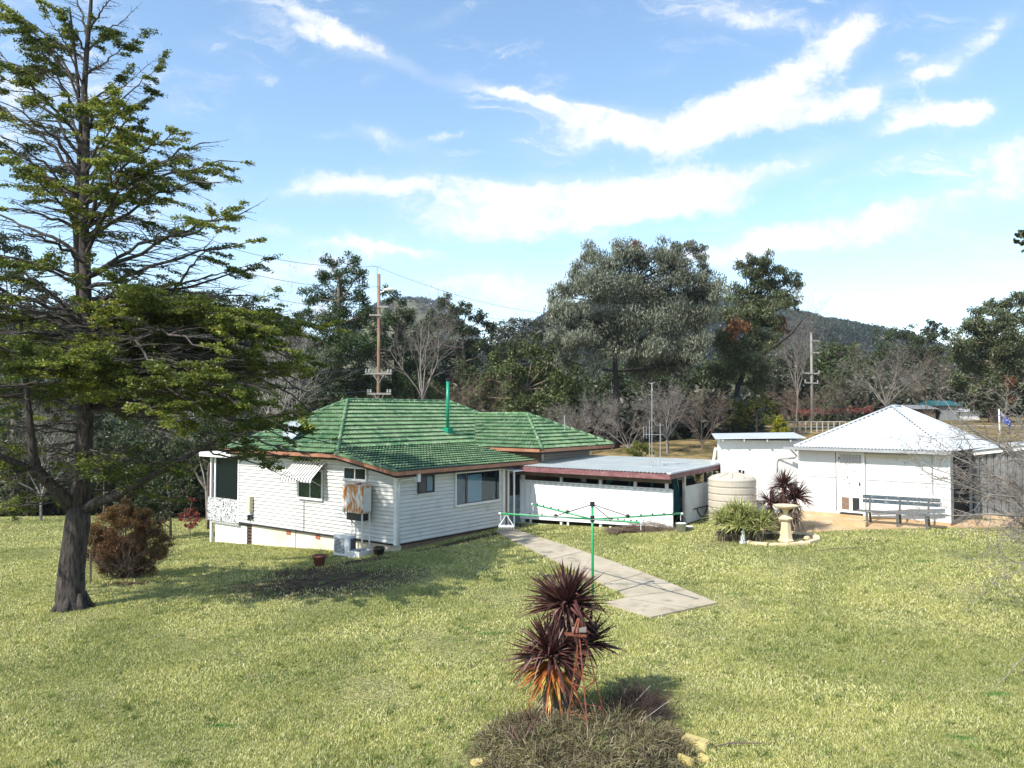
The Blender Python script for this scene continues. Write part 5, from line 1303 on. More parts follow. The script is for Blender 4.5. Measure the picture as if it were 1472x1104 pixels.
wire(P1, at(800, 452, 62), .5, 'highest thin wire sloping from the brown pole top down to the big grey gum')
wire(P1, at(330, 356, 42), .35, 'highest wire running left from the brown pole top to the cedar')
wire(at(545, 412, PY), at(765, 462, 64), .5, 'second wire sloping right from the brown pole below the lamp')
wire(at(545, 412, PY), at(290, 372, 40), .5, 'second wire running left from the brown pole towards the cedar')
wire(at(545, 441, PY), at(300, 402, 40), .5, 'third wire running left from the brown pole')
wire(at(527, 530, PY), at(380, 527, 38), .2, 'pale wire leaving the upper crossarm to the left', .016)
wire(at(530, 562, PY), at(450, 561, 40), .1, 'pale wire leaving the lower crossarm just above the green roof', .016)

# ------------------------------------------------------------------ flag, far shed, paddock fence
def far_bits():
    Y = 48.; b = at(1437, 622, Y); b.z = gz(b.x, Y); tp = at(1436, 588, Y)
    t = thing('flagpole', b, 'short white flagpole beyond the pyramid roofed shed', 'flagpole')
    m = MB(); m.tube([b, tp], .045, 8); part('shaft', m, M['trim'], t)
    t = thing('flag', at(1438, 594, Y), 'blue flag with a union canton and white stars hanging from the short flagpole', 'flag')
    def fl(u, v, o=0): # u along fly 0..1, v down 0..1
        a = at(1438 + 15 * u, 592 + 11 * u + 12 * v, Y - .05 + .06 * math.sin(u * 7)); return a + Vector((0, -o, 0))
    m = MB(); n = 8
    m.v = [tuple(fl(i / n, j / n)) for j in range(n + 1) for i in range(n + 1)]; m.f = [(j * (n + 1) + i, j * (n + 1) + i + 1, (j + 1) * (n + 1) + i + 1, (j + 1) * (n + 1) + i) for j in range(n) for i in range(n)]
    part('cloth', m, M['blue'], t)
    def strip(u0, v0, u1, v1, w, o):
        m = MB(); a, b2 = fl(u0, v0, o), fl(u1, v1, o); m.bar(a, b2, w, .01); return m
    for (mat, w, o) in (('whitecloth', .09, .02), ('redcloth', .045, .035)):
        for q in ((0, .25, .5, .25), (.25, 0, .25, .5), (0, 0, .5, .5), (0, .5, .5, 0)): part('canton_cross', strip(*q, w, o), M[mat], t)
    for (u, v) in ((.25, .75), (.75, .15), (.62, .45), (.86, .40), (.75, .8)):
        m = MB(); m.sphere(fl(u, v, .03), .035, 6, (1, .3, 1)); part('star', m, M['whitecloth'], t)
    Y = 75.
    def bld(name, lab, x0, x1, yt, yb, roofh, wm, rm):
        a, b = at(x0, yb, Y), at(x1, yb, Y); zt = at(x0, yt, Y).z; zb = min(a.z, gz(a.x, Y)) - .5
        t = thing(name, Vector(((a.x + b.x) / 2, Y + 2, zb)), lab, 'farm shed')
        m = MB(); m.box(a.x, b.x, Y, Y + 4, zb, zt); part('wall', m, M[wm], t)
        m = MB(); h = zt + roofh; m.add([(a.x - .3, Y - .3, zt), (b.x + .3, Y - .3, zt), (b.x + .3, Y + 2, h), (a.x - .3, Y + 2, h), (b.x + .3, Y + 4.3, zt), (a.x - .3, Y + 4.3, zt)], [(0, 1, 2, 3), (3, 2, 4, 5), (1, 4, 2), (0, 3, 5)]); part('roof', m, M[rm], t)
    bld('farm_shed', 'small grey farm shed with a teal roof far off at the right', 1352, 1378, 583, 596, .5, 'zinc_g', 'carpaint')
    bld('farm_shed', 'low grey roofed farm shed in the distance above the pyramid roof', 1318, 1345, 588, 598, .4, 'bark_brown', 'zinc_g')
    bld('farm_shed', 'low white farm shed in the paddock right of the teal roof', 1380, 1408, 592, 600, .3, 'enamel', 'zinc_w')
    for (x0, x1, py, Y, n, lab) in ((1125, 1215, 606, 52., 12, 'thin white post and wire garden fence between the golden conifer and the shed roof'), (1375, 1475, 612, 55., 9, 'grey post and rail paddock fence beside the flagpole')):
        a, b = at(x0, py, Y), at(x1, py, Y); t = thing('paddock_fence', (a + b) / 2, lab, 'fence')
        zb = lambda p: gz(p.x, p.y) - .1
        for i in range(n):
            p = a.lerp(b, i / (n - 1)); m = MB(); m.bar(Vector((p.x, p.y, zb(p))), p, .05); part('post', m, M['grey_timber'], t)
        m = MB(); m.bar(a, b, .04)
        for k in (1, 2): m.bar(a - Vector((0, 0, .35 * k)), b - Vector((0, 0, .35 * k)), .03)
        part('rail', m, M['grey_timber'], t)
far_bits()

# ------------------------------------------------------------------ trees
def grow(S_, p, d, L, r, lvl, rr, tips=None, kink=.22, up=.06, spread=.65, ratio=.62, nseg=4, kids=3, gravity=0.):
    step = L / nseg
    for i in range(nseg):
        r0 = r * (1 - .75 * i / nseg); r1 = r * (1 - .75 * (i + 1) / nseg)
        q = p + d * step; S_.append((p, q, r0, r1))
        if lvl > 0 and i >= (1 if nseg > 2 else 0):
            for _ in range(kids if i < nseg - 1 else kids + 1):
                if rr.random() < .25: continue
                nd = (d + Vector((rr.gauss(0, 1), rr.gauss(0, 1), rr.gauss(0, .8))).normalized() * spread * 1.4).normalized()
                grow(S_, q, nd, L * ratio * rr.uniform(.6, 1.1), max(r1 * .65, .004), lvl - 1, rr, tips, kink, up, spread, ratio, max(2, nseg - 1), kids, gravity)
        p = q; d = (d + Vector((rr.gauss(0, kink), rr.gauss(0, kink), rr.gauss(0, kink) + up))).normalized()
    if tips is not None: tips.append(p)

LS = .74
def crown_tree(name, label, cat, Y, trunk_px, trunk_r, lobes, mat, bark='bark_brown', leaf=(.22, .12), dens=1.0, hang=0., group=None, mat2=None, sub=.33, depth=.9, flat=0., gap=.0, seed=0, squash=1.):
    """lobes: (px,py,rpx) or (px,py,rpx,mat2flag); trunk_px list of pixels from foot to fork"""
    leaf = (leaf[0] * LS, leaf[1] * LS)
    rr = random.Random(seed + int(trunk_px[0][0])); rg = np.random.default_rng(seed + int(trunk_px[0][0]))
    f0 = at(trunk_px[0][0], trunk_px[0][1], Y); base = Vector((f0.x, Y, gz(f0.x, Y) - .2))
    t = thing(name, base, label, cat, group)
    pts = [base] + [at(a, b, Y) for a, b in trunk_px[1:]]
    tk = MB(); n = len(pts); rad = [trunk_r * (1.15 - .85 * i / max(1, n - 1)) for i in range(n)]
    # densify
    P2, R2 = [], []
    for i in range(n - 1):
        for k in range(3): P2.append(pts[i].lerp(pts[i + 1], k / 3)); R2.append(rad[i] + (rad[i + 1] - rad[i]) * k / 3)
    P2.append(pts[-1]); R2.append(rad[-1])
    for i in range(1, len(P2) - 1): P2[i] = P2[i] + Vector((rr.uniform(-.3, .3), rr.uniform(-.3, .3), 0)) * trunk_r
    tk.tube(P2, R2, 9); tr = part('trunk', tk, M[bark], t, smooth=True)
    segs = []; C1, C2 = [], []
    for lb in lobes:
        px, py, rp = lb[:3]; rw = rp / F * Y
        c = at(px, py, Y + rr.uniform(-1, 1) * rw * depth); c = Vector(c)
        # branch from trunk
        cand = [p for p in P2 if p.z < c.z - .1] or [P2[0]]
        s0 = min(cand, key=lambda p: (p - c).length + .3 * abs(p.z - c.z)); mid = s0.lerp(c, .5) + Vector((rr.gauss(0, .1), rr.gauss(0, .1), -.05)) * rw
        br = max(.03, trunk_r * .28)
        segs += [(s0, mid, br, br * .7), (mid, c, br * .7, br * .4)]
        ns = max(8, int(13 * (rw / 1.2) ** .8)) ; V = rg.normal(size=(ns, 3)); V /= np.linalg.norm(V, axis=1, keepdims=True)
        V *= (rg.random(ns) ** .45)[:, None] * rw * .85; V[:, 2] *= squash; V += np.array(c)
        for q in V:
            q_ = Vector(q); segs.append((c, c.lerp(q_, .55) + Vector((0, 0, -.08 * rw)), br * .4, br * .25)); segs.append((c.lerp(q_, .55) + Vector((0, 0, -.08 * rw)), q_, br * .25, .008))
        sr = rw * sub
        area = sr ** 2 / (leaf[0] * leaf[1])
        nl = int(area * 8.0 * dens) + 12
        for q in V:
            k = int(nl * rg.uniform(.6, 1.3)); pts_ = rg.normal(size=(k, 3)); pts_ /= np.linalg.norm(pts_, axis=1, keepdims=True)
            pts_ *= (rg.random(k) ** .5)[:, None] * sr * 1.25; pts_[:, 2] *= .75
            (C2 if (len(lb) > 3 and lb[3]) else C1).append(pts_ + q)
    segmesh('limbs', segs, M[bark], tr, 5)
    if C1:
        C = np.concatenate(C1); npmesh('crown', leafquads(C, leaf[0], leaf[1], hang, flat), 4, M[mat], t)
    if C2:
        C = np.concatenate(C2); npmesh('crown', leafquads(C, leaf[0], leaf[1], hang, flat), 4, M[mat2], t)
    return t
def bare_tree(name, label, cat, Y, base_px, top_px, n_main=5, spreadpx=50, r=.12, mat='twig_grey', lvl=3, group=None, seed=1, kids=3, z=None, fork=.25, up=.05):
    rr = random.Random(seed); a = at(base_px[0], base_px[1], Y); zb = gz(a.x, Y) if z is None else z
    base = Vector((a.x, Y, min(zb, a.z) if base_px[1] else zb)); base.z = zb - .1; top = at(top_px[0], top_px[1], Y); Ht = top.z - base.z
    t = thing(name, base, label, cat, group); segs = []
    f = base.lerp(top, fork); segs.append((base, f, r, r * .8))
    for i in range(n_main):
        tx = (i / max(1, n_main - 1) - .5) * 2; tgt = top + Vector((tx * spreadpx / F * Y, rr.uniform(-1, 1) * spreadpx / F * Y * .8, -abs(tx) * Ht * .22)); d = (tgt - f)
        grow(segs, f, d.normalized(), d.length * .8, r * .6, lvl, rr, None, .16, up, .6, .5, 5, kids)
    segmesh('branches', segs, M[mat], t, 3)
    return t

# -- the big cedar ------------------------------------------------------------
def cedar():
    b = gp(105, 876); Y = b.y
    t = thing('cedar_tree', b, 'huge open cedar with curved dark trunk at the left of the lawn', 'tree')
    rr = random.Random(11); rg = np.random.default_rng(11)
    P = lambda x, y, dy=0: at(x, y, Y + dy)
    tr = MB(); pts = [Vector((b.x, Y, b.z - .25)), P(104, 878), P(101, 855), P(103, 820), P(107, 785), P(112, 750), P(113, 728)]
    tr.tube(pts, [.52, .385, .325, .295, .285, .28, .25], 20)
    for k in range(7):
        a = k * .9 + .3; d = Vector((math.cos(a), math.sin(a), 0)); q = b + d * .55; q.z = gz(q.x, q.y) - .08
        tr.tube([b + d * .24 + Vector((0, 0, .40)), b + d * .33 + Vector((0, 0, .12)), q], [.05, .09, .03], 8)
    main = [P(113, 728), P(118, 690), P(121, 640), P(123, 590), P(121, 540), P(124, 490), P(123, 430), P(122, 370), P(120, 310), P(122, 250), P(124, 190), P(121, 130), P(125, 70), P(130, 15), P(133, -30)]
    mr = list(np.linspace(.22, .03, len(main))); tr.tube(main, mr, 12)
    stem2 = [P(118, 470), P(112, 400, .2), P(109, 330, .3), P(113, 250, .3), P(116, 180, .2), P(112, 120, .1), P(106, 60), P(100, 10)]
    tr.tube(stem2, np.linspace(.09, .02, len(stem2)), 8)
    L1 = [P(108, 735), P(88, 712, -.3), P(66, 690, -.6), P(52, 672, -.8), P(46, 645, -.9), P(42, 600, -.9), P(36, 540, -.8), P(31, 480, -.6), P(28, 420, -.4)]
    tr.tube(L1, [.17, .15, .13, .11, .10, .075, .06, .045, .03], 9)
    L2 = [P(66, 690, -.6), P(30, 668, -1.0), P(0, 656, -1.4), P(-50, 640, -1.8)]; tr.tube(L2, [.09, .08, .06, .03], 8)
    R1 = [P(116, 735), P(140, 722, -.2), P(168, 712, -.5), P(200, 695, -.8), P(240, 672, -1.1), P(285, 648, -1.5), P(330, 622, -1.8)]; tr.tube(R1, [.14, .12, .10, .08, .06, .045, .02], 9)
    part('trunk', tr, M['bark'], t, smooth=True)
    segs, fol = [], []
    # each branch: start (index height px on trunk), tip px, depth offset, curvature, leafiness
    def mainpt(y):
        for i in range(len(main) - 1):
            pass
        ys = [728, 690, 640, 590, 540, 490, 430, 370, 310, 250, 190, 130, 70, 15, -30]; xs = [113, 118, 121, 123, 121, 124, 123, 122, 120, 122, 124, 121, 125, 130, 133]
        return float(np.interp(-y, [-v for v in ys], xs))
    thin = .22
    def spray(a, d, L, leafy, r):
        """flat frond: side shoots with needle tufts in a plane roughly horizontal"""
        n = max(3, int(L / .19)); p = a; side = d.cross(Vector((0, 0, 1))).normalized() if abs(d.z) < .95 else Vector((1, 0, 0))
        nb = []
        for i in range(n):
            q = p + d * (L / n); segs.append((p, q, r * (1 - .8 * i / n), r * (1 - .8 * (i + 1) / n))); f = (i + 1) / n
            for s in (-1, 1):
                if rr.random() < .3: continue
                sl = L * .40 * (1 - .55 * f) * rr.uniform(.5, 1.2); dd = (d * .7 + side * s + Vector((rr.gauss(0, .12), rr.gauss(0, .12), rr.gauss(.0, .18)))).normalized()
                e = q + dd * sl; segs.append((q, e, r * .35, .004))
                if rr.random() < leafy: nb.append((q, e))
            d = (d + Vector((rr.gauss(0, .10), rr.gauss(0, .10), rr.gauss(-.02, .07)))).normalized(); p = q
        if leafy > 0: nb.append((a.lerp(p, .4), p))
        for q, e in nb:
            cn = math.sin(q.x * 1.9 + 1.3 * math.sin(q.z * 1.7)) + math.sin(q.y * 1.7 + q.z * 2.3) + .8 * math.sin(q.z * 3.1 + q.x * .9)
            if cn < thin: continue
            l = (e - q).length; k = int(l * 205) + 6
            tt = rg.random(k) ** .8; base_ = np.array(q)[None] * (1 - tt[:, None]) + np.array(e)[None] * tt[:, None]
            j = rg.normal(size=(k, 3)) * np.array([.05, .05, .022]); j[:, 2] -= .16 * l * tt ** 2; fol.append(base_ + j)
    def branch(y0, tip, dy, leafy=1., r=.05, sag=.0, bare=.35, start=None, dens=1.):
        s = start if start is not None else P(mainpt(y0), y0); e = P(tip[0], tip[1], dy); d = e - s; L = d.length
        n = 12; pts = []
        for i in range(n + 1):
            f = i / n; pts.append(s.lerp(e, f) + Vector((0, 0, sag * L * 4 * f * (1 - f))) + Vector((rr.gauss(0, .012), rr.gauss(0, .012), rr.gauss(0, .012))) * L * (0 < f < 1))
        for i in range(n): segs.append((pts[i], pts[i + 1], r * (1 - .8 * i / n), r * (1 - .8 * (i + 1) / n)))
        hd = Vector((d.x, d.y, 0)).normalized(); side = Vector((-hd.y, hd.x, 0))
        for i in range(1, n + 1):
            f = i / n
            for s_ in (-1, 1):
                for rep in range(1):
                    if rr.random() > .72 * dens: continue
                    q = pts[i - 1].lerp(pts[i], rr.random()); sl = L * (.30 * math.sin(math.pi * min(1, f * .75 + .2)) + .05) * rr.uniform(.5, 1.15); sl = min(sl, 1.7)
                    dd = (hd * rr.uniform(.5, 1.0) + side * s_ * rr.uniform(.5, 1.1) + Vector((0, 0, rr.gauss(.10, .2) - .25 * (sag < 0)))).normalized()
                    lf = leafy * (1 if f > bare else .06 if f < bare * .6 else .35)
                    spray(q, dd, sl, lf, r * .28 * (1 - .5 * f) + .004)
        spray(pts[-1], (pts[-1] - pts[-2]).normalized(), .5, leafy, .01)
    # upper crown
    top = [(20, (100, -30), .3, .05), (10, (165, -8), -.3, .05), (40, (182, 25), .2, .05), (45, (88, 18), -.2, .1), (55, (60, 60), .5, .1), (75, (195, 58), -.6, .02), (70, (150, 90), -1.0, 0),
           (95, (75, 35), -.8, .1), (110, (25, 22), .2, .12), (115, (0, 20), .6, .12), (120, (175, 108), .8, 0), (125, (205, 100), -.5, -.03), (150, (50, 90), -1.0, .1), (150, (160, 140), -1.4, 0), (160, (225, 97), .5, 0)]
    for y0, tip, dy, sg in top: branch(y0 + 35, tip, dy, 1., .035, sg, .3)
    mid = [(215, (25, 110), -1.2, .1), (230, (60, 75), 1.2, .12), (240, (200, 150), 1.2, 0), (240, (-20, 60), .6, .08), (250, (180, 150), -1.6, .02), (260, (10, 150), -1.8, .12), (270, (-40, 140), .0, .12),
           (262, (195, 190), .5, .02), (300, (0, 195), -2.0, .1), (300, (60, 180), 2.2, .12), (310, (-60, 190), .8, .1), (320, (150, 195), -2.4, .06)]
    for y0, tip, dy, sg in mid: branch(y0, tip, dy, 1., .05, sg, .4)
    right = [(330, (335, 232), .4, .10), (320, (255, 192), -.8, .12), (345, (300, 205), 1.4, .10), (350, (315, 262), -1.6, .08), (300, (275, 228), -2.6, .08), (370, (210, 265), -2.8, .12), (400, (360, 300), .8, .02), (415, (350, 350), -.6, .02),
             (400, (325, 315), -2.2, .04), (430, (372, 378), 1.2, -.06), (300, (240, 245), 2.5, .08), (345, (180, 230), -2.6, .1)]
    for y0, tip, dy, sg in right: branch(y0, tip, dy, .92, .06, sg, .52)
    branch(450, (215, 385), -1.0, .3, .05, 0, .6); 
    g = [P(248, 425, .5)]
    branch(0, (300, 350), .6, .5, .05, .0, .5, start=P(245, 424, .5)); branch(0, (345, 385), .5, .2, .03, .0, .5, start=P(262, 408, .5))
    left = [(330, (0, 300), -1.0, .05), (345, (30, 240), -2.4, .08), (370, (-60, 290), .6, .02), (380, (20, 330), -2.4, .05), (400, (-60, 350), -1.0, 0), (420, (20, 380), -3.0, .05), (350, (60, 240), 2.0, .05), (300, (40, 250), .4, .1)]
    for y0, tip, dy, sg in left: branch(y0, tip, dy, .55, .05, sg, .5)
    # dense lower skirt
    thin = -.25
    low = []
    for i in range(24):
        a = i / 24 * 2 * math.pi + rr.uniform(-.1, .1); y0 = rr.uniform(455, 600); Lh = rr.uniform(3.2, 6.2)
        e = Vector((P(122, y0).x + Lh * math.cos(a), Y + Lh * .8 * math.sin(a), 0)); zt = P(122, y0).z + rr.uniform(-.9, .7)
        s = P(mainpt(y0), y0); n = 12; low.append((s, Vector((e.x, e.y, zt))))
    def wbranch(s, e, leafy, r, sag, bare, dens=1.):
        d = at(0, 0, 1); 
        branch(0, (0, 0), 0, leafy, r, sag, bare, start=s, dens=dens) if False else None
    for s, e in low:
        px = 736 + F * e.x / e.y; py = None
        dz = e.z - CZ; dd = e.y * CP + dz * SP; uu_ = -e.y * SP + dz * CP; py = 552 - F * uu_ / dd; px = 736 + F * e.x / dd
        branch(0, (px, py), e.y - Y, .95, .055, .06, .42, start=s)
    rl = [(520, (455, 568), -1.4, .09), (500, (440, 520), .6, .07), (490, (430, 480), 1.4, .06), (510, (395, 450), -.2, .06), (470, (350, 425), -.8, .05), (460, (300, 430), .6, .05), (540, (420, 590), -2.2, .09), (560, (380, 600), -3.0, .08), (480, (260, 440), -2.0, .05), (470, (200, 435), -2.2, .06),
          (540, (330, 560), -3.2, .08), (520, (300, 500), -3.6, .08), (580, (400, 625), -.8, .06), (590, (350, 640), -1.6, .04), (480, (50, 400), -1.6, .04), (490, (-10, 430), -.6, .05), (470, (-20, 360), .6, .04), (500, (10, 480), -2.8, .05), (560, (-20, 560), -2.0, .05), (450, (330, 455), 2.4, .05), (500, (380, 520), 2.6, .05), (500, (425, 545), 0, .08), (480, (400, 500), -1.6, .07), (490, (445, 590), -.4, .10), (470, (375, 470), -2.6, .07), (450, (410, 470), 2.0, .06), (520, (360, 590), 1.0, .07), (530, (300, 600), -2.6, .06), (500, (250, 540), -3.8, .07), (560, (230, 600), -3.4, .05), (520, (90, 520), -3.6, .06), (540, (30, 540), -3.0, .06)]
    for y0, tip, dy, sg in rl: branch(y0, tip, dy, 1., .065, sg, .40, dens=1.15)
    branch(0, (466, 652), -1.9, .0, .03, -.02, .9, start=P(330, 622, -1.8), dens=.5)
    branch(0, (455, 668), -1.5, .5, .03, .04, .72, start=P(285, 648, -1.5), dens=.6); branch(0, (425, 690), -1.6, .35, .025, .04, .7, start=P(285, 648, -1.5), dens=.6)
    thin = .3
    # thin bare drooping branches low down
    for i in range(26):
        y0 = rr.uniform(600, 725); a = rr.uniform(0, 2 * math.pi); Lp = rr.uniform(60, 200)
        branch(y0, (mainpt(y0) + Lp * math.cos(a), y0 + rr.uniform(-40, 45)), 2.6 * math.sin(a), .10, .022, -.03, .6, dens=.6)
    for i in range(8): branch(0, (rr.uniform(-40, 40), rr.uniform(640, 735)), rr.uniform(-2, 0), .02, .02, -.05, .6, start=P(30, 668, -1.0), dens=.7)
    sm = segmesh('branches', segs, M['bark_up'], t, 4)
    C = np.concatenate(fol)
    npmesh('foliage', leafquads(C, .074, .034, 0., .4), 4, M['cedar'], t)
    print('cedar leaves', len(C), 'segs', len(segs))
cedar()

# -- trees behind --------------------------------------------------------------
def back_trees():
    T_ = crown_tree
    T_('conifer_tree', 'tall dark conifer with a rounded open top left of the brown power pole', 'tree', 58, [(487, 600), (487, 500), (486, 400)], .30,
       [(475, 378, 16), (500, 380, 18), (512, 400, 18), (462, 400, 18), (488, 402, 20), (520, 425, 20), (450, 428, 22), (485, 430, 24), (530, 448, 20), (440, 452, 18), (470, 460, 28), (505, 462, 26), (455, 492, 28), (490, 500, 34), (525, 500, 26), (440, 530, 30), (480, 545, 36), (520, 545, 32), (452, 575, 30), (500, 585, 34)], 'cedar_dark', 'bark_brown', (.26, .10), 1.15, sub=.36)
    T_('conifer_tree', 'dark fir partly hidden just right of the brown power pole', 'tree', 62, [(572, 610), (570, 500), (568, 430)], .25,
       [(555, 420, 12), (568, 430, 16), (585, 452, 20), (560, 460, 20), (580, 490, 26), (555, 505, 26), (600, 520, 24), (575, 540, 30), (550, 560, 30), (600, 565, 30), (610, 470, 18), (535, 470, 20), (540, 515, 24), (590, 455, 14), (625, 500, 22)], 'cedar_dark', 'bark_brown', (.26, .10), 1.1, sub=.36)
    T_('evergreen_tree', 'round dark evergreen between the pale dead tree and the grey trees', 'tree', 74, [(668, 620), (668, 540), (665, 480)], .3,
       [(636, 432, 16), (655, 442, 16), (672, 450, 16), (690, 462, 18), (705, 474, 14), (650, 470, 26), (680, 490, 28), (640, 500, 28), (705, 505, 24), (665, 530, 34), (640, 560, 34), (700, 550, 34), (622, 462, 20), (610, 490, 26), (605, 530, 30), (590, 500, 24)], 'dark_leaf', 'bark_brown', (.34, .17), 1.1)
    T_('gum_tree', 'dull grey green gum tree on the skyline above the olive tree', 'tree', 84, [(742, 620), (742, 550), (742, 500)], .3,
       [(712, 478, 16), (730, 472, 18), (752, 470, 18), (772, 478, 18), (785, 470, 12), (720, 498, 24), (750, 496, 26), (780, 505, 24), (735, 525, 30), (775, 530, 30)], 'grey_leaf', 'bark_grey', (.36, .16), 1.1)
    T_('olive_tree', 'broad bushy olive green tree behind the right hip of the tiled roof', 'tree', 50, [(760, 640), (760, 600), (755, 560)], .28,
       [(722, 520, 24), (742, 508, 22), (768, 505, 24), (795, 515, 24), (815, 530, 22), (705, 545, 24), (735, 545, 30), (770, 540, 30), (805, 555, 28), (690, 570, 22), (720, 580, 28), (755, 580, 32), (795, 590, 32), (825, 575, 22), (745, 605, 28), (785, 620, 30), (820, 610, 24)], 'olive_leaf', 'bark_brown', (.24, .14), 1.25)
    T_('eucalyptus_tree', 'largest grey leaved eucalyptus with a straight charred trunk behind the carport', 'tree', 47, [(886, 655), (886, 600), (886, 550), (884, 500), (890, 450), (905, 410)], .20,
       [(848, 368, 24), (832, 382, 16), (866, 384, 22), (898, 360, 24), (885, 380, 24), (920, 376, 26), (912, 356, 14, 1), (948, 362, 24), (975, 358, 18), (998, 360, 18), (1006, 374, 14), (960, 385, 30),
        (795, 425, 18), (812, 414, 22), (832, 408, 24), (790, 448, 14), (808, 450, 26), (855, 415, 34), (885, 410, 34), (920, 415, 36), (955, 415, 34), (985, 400, 28), (1012, 396, 22), (1030, 418, 24), (1004, 425, 30),
        (835, 455, 32), (865, 460, 36), (900, 460, 32), (935, 455, 38), (970, 450, 36), (1005, 455, 30), (808, 487, 24), (835, 495, 28), (862, 500, 28), (900, 495, 30), (935, 495, 34), (965, 490, 32), (1000, 490, 30), (905, 440, 12, 1), (928, 492, 14, 1),
        (930, 530, 28), (960, 525, 26), (815, 520, 20), (985, 520, 24), (855, 530, 18)], 'gum_leaf', 'bark_black', (.27, .075), 1.1, hang=.9, mat2='gum_brown', sub=.42, depth=1.1, squash=.9)
    T_('eucalyptus_tree', 'second eucalyptus with open green crown and leaning forked dark trunk', 'tree', 52, [(1046, 630), (1052, 590), (1062, 555), (1072, 525), (1077, 490), (1080, 460)], .22,
       [(1069, 382, 14), (1082, 372, 14), (1100, 372, 18), (1118, 388, 18), (1135, 400, 16), (1148, 406, 13), (1092, 392, 20), (1078, 402, 22), (1108, 412, 24), (1132, 424, 18), (1058, 420, 20), (1085, 428, 26), (1110, 442, 24), (1138, 436, 12), (1070, 452, 24), (1095, 462, 24), (1120, 464, 18, 1), (1045, 455, 20), (1055, 480, 22, 1), (1085, 490, 26), (1110, 488, 18), (1040, 495, 24), (1065, 515, 26), (1045, 530, 24), (1090, 520, 22), (1095, 545, 24)], 'gum_green', 'bark_black', (.27, .085), 1.2, hang=.7, mat2='gum_brown', sub=.40, depth=1.0)
    m = MB(); a = [at(1072, 528, 52), at(1092, 512, 51.5), at(1115, 497, 51), at(1138, 480, 50.5), at(1158, 455, 50)]; m.tube(a, [.13, .11, .09, .06, .03], 7)
    o = part('forked_limb', m, M['bark_black'], bpy.data.objects['eucalyptus_tree.001'], smooth=True)
    T_('evergreen_tree', 'dark undergrowth tree filling the gap under the two eucalypts', 'tree', 64, [(990, 640), (990, 600), (990, 560)], .25,
       [(880, 560, 30), (920, 570, 34), (960, 560, 34), (1000, 560, 36), (1035, 565, 34), (1070, 560, 30), (850, 590, 30), (900, 600, 30), (1020, 540, 26), (940, 545, 26)], 'dark_leaf', 'bark_grey', (.30, .15), 1.1)
    T_('evergreen_tree', 'mid green evergreen tree left of the slender pale power pole', 'tree', 72, [(1125, 620), (1125, 580), (1125, 550)], .3,
       [(1105, 520, 22), (1130, 512, 24), (1150, 525, 22), (1095, 548, 26), (1125, 550, 30), (1155, 555, 26), (1110, 575, 26), (1145, 580, 26)], 'grey_leaf', 'bark_brown', (.32, .17), 1.1)
    T_('round_tree', 'dome shaped olive brown tree below the wooded hill right of the slender pole', 'tree', 88, [(1205, 610), (1205, 570), (1205, 540)], .35,
       [(1185, 515, 18), (1205, 508, 20), (1228, 512, 20), (1240, 528, 18), (1180, 535, 22), (1210, 535, 26), (1195, 560, 26), (1230, 555, 24)], 'olive_leaf', 'bark_brown', (.34, .2), 1.1)
    T_('gum_tree', 'dark gum tree with a small pointed top right of the distant hill', 'tree', 92, [(1318, 590), (1318, 550), (1320, 520)], .25,
       [(1342, 463, 10), (1338, 474, 12), (1265, 484, 12), (1285, 484, 15), (1310, 480, 17), (1335, 485, 18), (1358, 482, 14), (1275, 505, 20), (1305, 505, 22), (1340, 510, 24), (1262, 520, 18), (1290, 535, 24), (1330, 540, 26), (1255, 545, 20), (1270, 560, 22)], 'dark_leaf', 'bark_grey', (.36, .18), 1.0)
    T_('gum_tree', 'large spreading green gum tree at the right edge with a rusty dead clump', 'tree', 62, [(1428, 610), (1428, 560), (1426, 520), (1430, 480)], .34,
       [(1392, 468, 14), (1408, 448, 14), (1424, 440, 15), (1442, 436, 14), (1460, 430, 15), (1480, 428, 18), (1400, 470, 20), (1428, 462, 22), (1455, 458, 22), (1482, 462, 22), (1382, 490, 20), (1410, 495, 26), (1442, 492, 28), (1475, 495, 26), (1378, 515, 20), (1405, 525, 28), (1440, 525, 28), (1475, 530, 26), (1395, 555, 24), (1425, 560, 26), (1450, 550, 16, 1), (1448, 568, 12, 1), (1475, 565, 24), (1410, 582, 18), (1378, 540, 14)], 'gum_green', 'bark_brown', (.30, .12), 1.35, mat2='gum_brown', hang=.3, sub=.4)
    T_('hedge_shrub', 'yellow green clipped shrub row behind the flat white shed', 'shrub', 50, [(1088, 625), (1088, 605), (1088, 595)], .08,
       [(1055, 582, 12), (1070, 580, 13), (1085, 578, 13), (1100, 578, 12), (1115, 583, 12), (1048, 600, 14), (1065, 602, 16), (1085, 600, 16), (1105, 600, 15)], 'hedge_leaf', 'bark_brown', (.14, .08), 1.2)
    T_('golden_conifer', 'small bright golden cone shaped conifer above the flat white shed roof', 'shrub', 36, [(1122, 645), (1122, 620), (1122, 606)], .06,
       [(1122, 602, 6), (1119, 609, 8), (1126, 612, 8), (1114, 619, 9), (1122, 619, 9), (1131, 621, 9), (1109, 629, 9), (1120, 631, 10), (1132, 632, 9), (1137, 627, 6), (1105, 640, 10), (1125, 642, 12), (1138, 641, 8)], 'gold_leaf', 'bark_brown', (.08, .045), 1.5, sub=.42)
    T_('round_shrub', 'round green shrub on the dry slope behind the antennas', 'shrub', 38, [(920, 660), (920, 650), (920, 645)], .06,
       [(915, 640, 10), (925, 642, 10), (908, 648, 10), (920, 650, 12), (932, 648, 9)], 'hedge_leaf', 'bark_brown', (.10, .06), 1.4)
